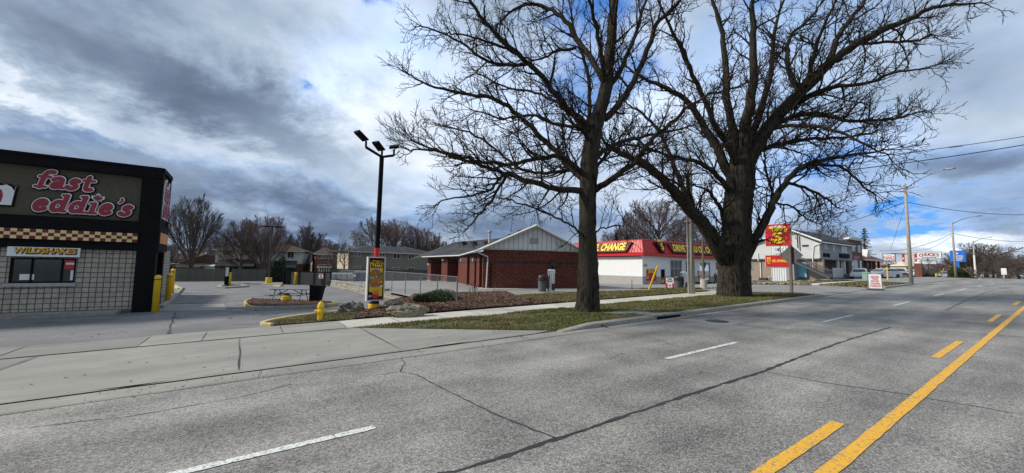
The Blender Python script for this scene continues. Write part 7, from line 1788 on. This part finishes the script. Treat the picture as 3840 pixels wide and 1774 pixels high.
limbs1=[
 ([(2195,715),(2130,712),(2067,707),(1969,673),(1893,654),(1818,620),(1727,597),(1613,562),(1530,562)],26,-2.2,1.1),
 ([(1893,656),(1868,672),(1855,703),(1787,730),(1651,756)],13,-1.0,1.1),
 ([(1900,660),(1871,700),(1840,756),(1800,802),(1750,860)],13,1.0,1.1),
 ([(2200,680),(2165,655),(2128,613),(2060,545),(1984,469),(1893,385),(1818,363),(1727,348),(1613,325),(1525,275)],26,1.5,1.15),
 ([(2190,655),(2128,600),(2090,580),(2000,600),(1908,618),(1800,606),(1689,578),(1550,530)],22,-3.2,1.1),
 ([(2205,500),(2190,455),(2135,416),(2060,325),(1984,234),(1878,150),(1787,38),(1727,-40),(1640,-140)],28,-1.5,1.1),
 ([(1990,238),(1930,245),(1803,227),(1727,150),(1576,98)],14,.8,1.2),
 ([(1954,212),(1863,165),(1760,135),(1680,125)],10,-1.2,1.2),
 ([(2262,300),(2230,240),(2181,174),(2128,83),(2067,30),(1984,8),(1924,38),(1863,98)],24,1.8,1.),
 ([(2158,180),(2090,189),(2037,227),(1975,218)],12,-1.0,1.1),
 ([(2185,885),(2165,860),(2105,825),(2045,794),(1954,764),(1895,745)],8,-1.6,.8),
 ([(2207,480),(2210,400),(2209,300),(2180,200),(2150,90),(2120,-60)],17,2.5,.8),
 ([(2226,715),(2260,695),(2317,658),(2393,598),(2430,540),(2483,490),(2560,420),(2640,355),(2784,321)],26,-2.6,.75),
 ([(2226,600),(2249,575),(2317,537),(2408,514),(2500,492),(2600,470)],20,1.8,.8),
 ([(2262,450),(2309,410),(2370,318),(2423,197),(2461,91),(2500,45),(2590,-30),(2700,-120)],28,-1.0,.8),
 ([(2278,330),(2332,265),(2377,151),(2423,0),(2460,-120)],20,2.0,.7),
 ([(2270,330),(2256,227),(2234,76),(2203,-10),(2160,-160)],22,-2.2,.8),
 ([(2285,250),(2300,150),(2317,0),(2350,-150)],18,-1.6,.7),
 ([(2210,560),(2195,500),(2150,430),(2080,380),(2000,340),(1900,330),(1800,280)],14,3.4,1.1),
 ([(2215,700),(2180,640),(2120,640),(2040,650),(1950,640),(1860,560),(1780,500),(1650,470)],16,3.6,1.1),
 ([(2222,640),(2260,600),(2290,560),(2350,540),(2440,560)],14,3.0,.8),
 ([(2215,540),(2180,470),(2100,470),(2000,430),(1900,450),(1780,420)],14,-4.0,1.1),
 ([(2222,885),(2245,860),(2290,850),(2340,845)],6,-.8,.7),
]
heroTree('oak_tree','bare spreading oak with straight trunk, nearer of the two street trees',g1,depth(g1),trunk1,limbs1,prm1,11,dens=1.0,flare=1.12)
g2=G(2752,1111)
Z2=depth(g2)
prm2=dict(prm1);prm2.update(len=[5,2.3,.95,.42],rad=[.14,.058,.024,.013],rmin=.0115,dens=[2.2,3.0,3.8],seg=[.7,.42,.27,.18],crook=[.25,.36,.4,.45])
trunk2=[(2752,1112,116),(2750,1080,112),(2751,1030,108),(2752,985,106),(2757,940,104),(2758,900,100),(2760,850,98),(2763,790,98),(2768,740,96),(2774,690,96),(2778,640,88),(2782,590,70)]
limbs2=[
 ([(2730,985),(2701,945),(2655,862),(2595,794),(2527,718),(2466,650),(2376,597),(2300,560),(2230,500)],74,-2.5,.9),
 ([(2540,735),(2490,690),(2420,600),(2340,590),(2290,560)],26,1.5,.9),
 ([(2590,790),(2620,850),(2600,760),(2580,700),(2570,640)],18,1.5,.8),
 ([(2725,880),(2705,790),(2693,760),(2660,720),(2600,690)],22,-2,.8),
 ([(2770,690),(2723,640),(2700,570),(2670,522),(2625,454),(2587,378),(2489,325),(2406,295),(2330,230)],46,1.5,.9),
 ([(2740,720),(2708,681),(2663,628),(2565,590),(2481,582),(2380,520)],26,-2.8,.9),
 ([(2778,640),(2765,590),(2754,491),(2723,378),(2723,227),(2708,113),(2670,0),(2640,-130)],44,2.0,.8),
 ([(2788,620),(2797,560),(2793,454),(2822,363),(2829,227),(2822,76),(2822,-20),(2840,-160)],56,-1.5,.8),
 ([(2785,660),(2822,575),(2875,484),(2943,408),(3003,348),(3071,280),(3132,219),(3207,166),(3321,106),(3434,60),(3500,23),(3690,12)],66,-2.0,.9),
 ([(3110,235),(3139,136),(3192,68),(3253,-5),(3300,-90)],26,1.0,.8),
 ([(3003,350),(2960,290),(2950,200),(2960,130),(3026,83),(3090,0)],24,2.5,.9),
 ([(2943,410),(3000,380),(3056,348),(3132,325),(3245,318),(3359,265),(3472,257)],26,-3.0,1.1),
 ([(2905,470),(2981,430),(3064,423),(3170,454),(3321,454),(3464,416)],24,1.5,1.15),
 ([(3207,166),(3280,160),(3380,158),(3440,155),(3500,130)],14,1.5,1.),
 ([(2790,985),(2805,955),(2837,885),(2882,802),(2905,741),(2950,680),(2996,628),(3094,597),(3207,582),(3343,560)],44,-1.5,.75),
 ([(3000,625),(3049,616),(3162,620),(3215,680),(3283,733)],15,1.2,1.1),
 ([(2950,685),(3026,703),(3094,741),(3139,779)],14,-1.0,1.1),
 ([(2895,775),(2900,720),(2875,660),(2867,600),(2867,552)],12,2,.8),
 ([(2900,760),(2960,770),(3000,800),(3040,830)],9,1.5,1.),
 ([(2790,600),(2850,560),(2930,540),(3020,520),(3130,520),(3270,500)],26,3.5,1.1),
 ([(2770,640),(2740,560),(2680,470),(2620,330),(2560,200),(2500,80),(2450,-40)],30,-3.5,.9),
 ([(2785,610),(2830,480),(2870,360),(2900,230),(2900,100),(2960,-60)],34,3.5,.8),
 ([(2950,410),(3030,330),(3050,200),(3100,80),(3150,-40)],22,-4,.9),
 ([(2865,500),(2930,470),(3030,470),(3140,490),(3240,540),(3330,580)],20,-4.5,1.1),
 ([(2600,800),(2560,700),(2520,600),(2470,480),(2400,420),(2340,380)],24,3.5,.8),
]
heroTree('oak_tree','massive gnarled oak with very thick trunk and low forking limbs',g2,Z2,trunk2,limbs2,prm2,23,flare=1.12)
# background trees
def bgtree_mesh(seed,kind,nm,mat,H=10,W_=9):
    """unit tree mesh pair (trunk, crown) about H metres tall"""
    rn=random.Random(seed);tr=MB();cr=MB()
    if kind=='vase':
        prm=dict(seg=[1.0,.6,.4,.3],crook=[.10,.16,.22,.3],up=[.02,.04,.05,.03],sides=[5,4,3,3],dens=[1.2,2.0,2.7],t0=[.2,.15,.1],side_up=.5,ang=(14,38),len=[H*.7,H*.34,H*.14,H*.07],rad=[.10,.04,.021,.014],rmin=.012,env=(H*.55,4.4,H*.46),ej=lambda p:1+.13*math.sin(p.x*2.1+seed)*math.sin(p.y*2.3+p.z*1.1))
        tr.tube([V((0,0,-.5)),V((0,0,.6)),V((.05,0,H*.16))],[.34,.27,.24],9)
        for k in range(15):
            a=k*2.4+rn.uniform(-.3,.3);t=rn.uniform(.12,.85);grow(cr,V((0,0,H*(.10+.06*rn.random()))),V((math.cos(a)*t,math.sin(a)*t,1)),H*rn.uniform(.8,1.1),.10,0,rn,prm)
    elif kind=='round':
        prm=dict(seg=[.8,.5,.35,.25],crook=[.18,.24,.3,.36],up=[.02,.03,.03,.03],sides=[5,4,3,3],dens=[1.4,2.2,2.9],t0=[.25,.15,.1],side_up=.35,ang=(25,60),len=[H*.5,H*.27,H*.12,H*.06],rad=[.10,.04,.021,.014],rmin=.012,env=(H*.57,4.5,H*.42),ej=lambda p:1+.16*math.sin(p.x*1.9+seed)*math.sin(p.y*2.1+p.z*1.3))
        tr.tube([V((0,0,-.5)),V((0,0,H*.2)),V((.1,0,H*.42)),V((.1,.05,H*.7))],[.34,.27,.2,.06],9)
        for k in range(20):
            a=k*2.4+rn.uniform(-.3,.3);f=k/20;grow(cr,V((.05,0,H*(.2+.42*f))),V((math.cos(a),math.sin(a),.35+1.0*f)),H*(.66-.16*f),.10,0,rn,prm)
    else: # scraggly
        prm=dict(seg=[.7,.5,.35],crook=[.3,.4,.45],up=[.05,.05,.05],sides=[5,4,3],dens=[1.2,2.0],t0=[.2,.15],side_up=.3,ang=(25,65),len=[H*.5,H*.22,H*.1],rad=[.09,.04,.024],rmin=.017)
        tr.tube([V((0,0,-.5)),V((0,0,H*.25)),V((.3,0,H*.5))],[.2,.16,.1],8)
        for k in range(10):
            a=k*2.4;grow(cr,V((.1,0,H*(.2+.3*k/10))),V((math.cos(a),math.sin(a),.8)),H*.45,.08,0,rn,prm)
    out=[]
    for mb,n in ((tr,'trunk'),(cr,'crown')):
        me=bpy.data.meshes.new(n);me.from_pydata([tuple(v) for v in mb.v],[],mb.f);me.materials.append(K['bark4' if mat=='bark2' and n=='crown' else mat]);out.append(me)
    return out
TM={'vaseA':bgtree_mesh(1,'vase','vase','bark2'),'vaseB':bgtree_mesh(2,'vase','vase','bark3'),'roundA':bgtree_mesh(3,'round','round','bark3'),'roundB':bgtree_mesh(4,'round','round','bark2'),'scrA':bgtree_mesh(5,'scr','scr','bark2'),'roundC':bgtree_mesh(6,'round','round','bark3')}
def bgtree(kind,px,pyt,Z,wpxs,label,basepy=1040,group='bare trees behind the houses',rot=0,gz=None):
    c=S(px,basepy,Z);z=h(c.x,c.y)-.1 if gz is None else gz
    top=ztop((c.x,c.y,z),pyt);H=top-z;sx=H/10.5;wd=wpxs/F*Z/9.
    o=thing('bare_tree',label,'tree',(c.x,c.y,z),rot,group)
    for me,n in zip(TM[kind],('trunk','crown')):
        q=bpy.data.objects.new(n,me);C.objects.link(q);q.parent=o
    o.scale=(wd,wd,sx);return o
T_=[('vaseA',711,735,60,205,'tall bare vase shaped tree next to the restaurant corner'),
 ('roundB',640,900,66,110,'small dark bare tree half hidden behind the restaurant corner'),
 ('roundA',900,812,66,170,'reddish bare tree over the left half of the brown roofed townhouse'),
 ('vaseB',985,806,64,200,'spreading reddish bare tree in front of the brown roofed townhouse'),
 ('vaseA',1150,843,84,150,'rounded bare tree between the townhouse and the red brick house'),
 ('scrA',1290,850,66,110,'thin bare tree with upright shoots near the cream end wall'),
 ('scrA',1245,880,60,80,'scraggly little tree in front of the red brick house'),
 ('roundA',1410,812,95,190,'left one of the pair of large reddish trees above the long apartment roof'),
 ('roundC',1480,806,92,170,'center tree above the long apartment roof, right behind the lamp post'),
 ('vaseB',1575,850,95,170,'right one of the trees above the long apartment roof'),
 ('vaseA',1640,880,100,90,'small bare tree at the right end of the apartment row'),
 ('roundB',830,870,88,110,'bare tree peeking above the left end of the brown roof'),
 ('roundB',1080,880,90,90,'dim bare tree above the right end of the brown roof'),
 ('roundA',2470,722,92,270,'big bare tree rising behind the red mansard roof'),
 ('vaseB',2380,790,95,170,'bare tree left of the big one behind the red mansard roof'),
 ('roundB',2570,800,98,170,'bare tree behind the utility pole and shop roof'),
 ('roundC',2300,850,100,110,'low bare tree behind the OIL CHANGE lettering'),
 ('roundB',3110,838,110,190,'broad bare tree behind the sided apartment roof'),
 ('scrA',3020,862,105,120,'sparse bare tree behind the pylon sign')]
for t in T_: bgtree(*t,rot=hash_ if False else (t[1]%7)*.9)
rn=random.Random(5)
for i,(px,py,Z,w) in enumerate([(430,930,110,140),(560,915,105,120),(600,905,120,120),(760,905,110,130),(870,915,120,120),(1010,915,115,130),(1120,905,115,120),(1210,885,105,120),(1260,900,112,110),(1340,890,120,120),(1700,905,120,120),(1760,925,118,90),(2120,930,120,110),(2210,905,120,120),(2640,880,125,120),(2700,900,130,120)]):
    bgtree(['roundB','scrA','vaseA','roundA'][i%4],px,py,Z,w,['hazy','dark','brown','greyish'][i%4]+' bare tree in the dim row behind the houses, '+['far left','above the shed','left of the townhouse','above the fence','over the brown roof','beyond the lot lamp','beside the brick house','near the enclosure','over the brick house','over the cream wall','past the car wash roof','behind the flue pipe','behind the gable','between trunk and shop','right of the shop tree','behind the thick oak'][i],rot=i*1.1)
rgt=[(3470,1000,110,90),(3500,985,120,110),(3540,975,130,120),(3640,930,105,150),(3700,900,115,200),(3745,935,125,130),(3600,960,130,110),(3780,955,135,130),(3820,965,150,120),(3850,960,160,140),(3670,960,110,110),(3880,950,170,180),(3725,970,100,90)]
for i,(px,py,Z,w) in enumerate(rgt):
    c=S(px,1040,Z);bgtree(['roundB','roundA','roundC','vaseA'][i%4],px,py,Z,w,'bare tree in the grey brown wood at far right, '+['behind the message board','above the hedge','left of the blue sign','right of the blue sign','tallest there','behind the third street light','behind the blue sign','past the slim pole','beyond the road sign','at the right edge','low behind the evergreen','just past the frame edge','in front of the tall one'][i],group='bare trees at the far right of the road',gz=b(c.x)-1.0,rot=i)
# conifers
def conifer(px,pyt,Z,w,label,basepy=1035,mat='leaf2',seed=1,n=4200):
    c=S(px,basepy,Z);z=h(c.x,c.y)-.2;H=ztop((c.x,c.y,z),pyt)-z;W_=w/2/F*Z;rn=random.Random(seed);o=thing('spruce_tree',label,'tree',(c.x,c.y,z))
    q=MB();q.tube([V((c.x,c.y,z)),V((c.x,c.y,z+H*.97))],[.22,.03],8);q.build('trunk','bark2',o);q=MB()
    nb=90
    for i in range(nb):
        f=.12+.86*(i/nb);a=i*2.4;l=W_*(1-f)**.8*rn.uniform(.65,1.15)+.15;z0=z+H*f;m=int(10+34*l/W_)
        for k in range(m):
            t=(k+rn.random())/m;x=l*t;p=V((c.x+math.cos(a)*x,c.y+math.sin(a)*x,z0-x*.12+x*x*.05/max(.5,l)));s=.34*(1.1-t*.6)
            v=vrand(rn)*s;v2=V((math.cos(a),math.sin(a),-.1))*s*.8;q.face([p-v*.5,p+v2+v*.1,p+v*.5+V((0,0,-.1))])
    q.build('foliage',mat,o);return o
conifer(3250,850,88,85,'dark blue green spruce behind the red roofed house',seed=3)
conifer(2312,868,80,55,'small dark conifer tip above the red mansard roof, left one',seed=4)
conifer(2352,872,82,55,'small dark conifer tip above the red mansard roof, right one',seed=5)
# evergreens and shrubs
def gshrub(px,pyb,pyt,Z,w,label,mats,seed,n=6000,leaf=.16,name='shrub'):
    c=S(px,pyb,Z);z=c.z-.2;H=ztop((c.x,c.y,z),pyt)-z
    return bush(name,label,'shrub',V((c.x,c.y,z)),w/2/F*Z,w/2/F*Z*.7,H,n,leaf,mats,seed,stems=True,wob=.3)
gshrub(1038,1058,962,53,58,'dense dark evergreen shrub at the left end of the gate enclosure',['leaf2','leaf'],2,6500,.2)
gshrub(3597,1046,1004,78,76,'large clipped dark evergreen mass behind the second street light',['leaf','leaf3'],3,8000,.22)
gshrub(3560,1046,1000,86,50,'tan leafless shrub left of the large evergreen mass',['twig','bark3'],4,4000,.22)
gshrub(3620,1046,1000,88,60,'tan leafless shrub right behind the large evergreen mass',['twig','bark3'],6,4000,.22)
gshrub(3490,1046,1027,80,90,'low olive hedge below the roadhouse message board',['leaf3','leaf'],5,6000,.18)
gshrub(3472,1046,1000,90,70,'brown twiggy shrubs behind the low hedge',['bark3','twig'],7,5000,.22)
gshrub(1395,1050,1000,66,50,'brown brush in front of the beige apartment row',['bark3','twig'],8,2500,.15)
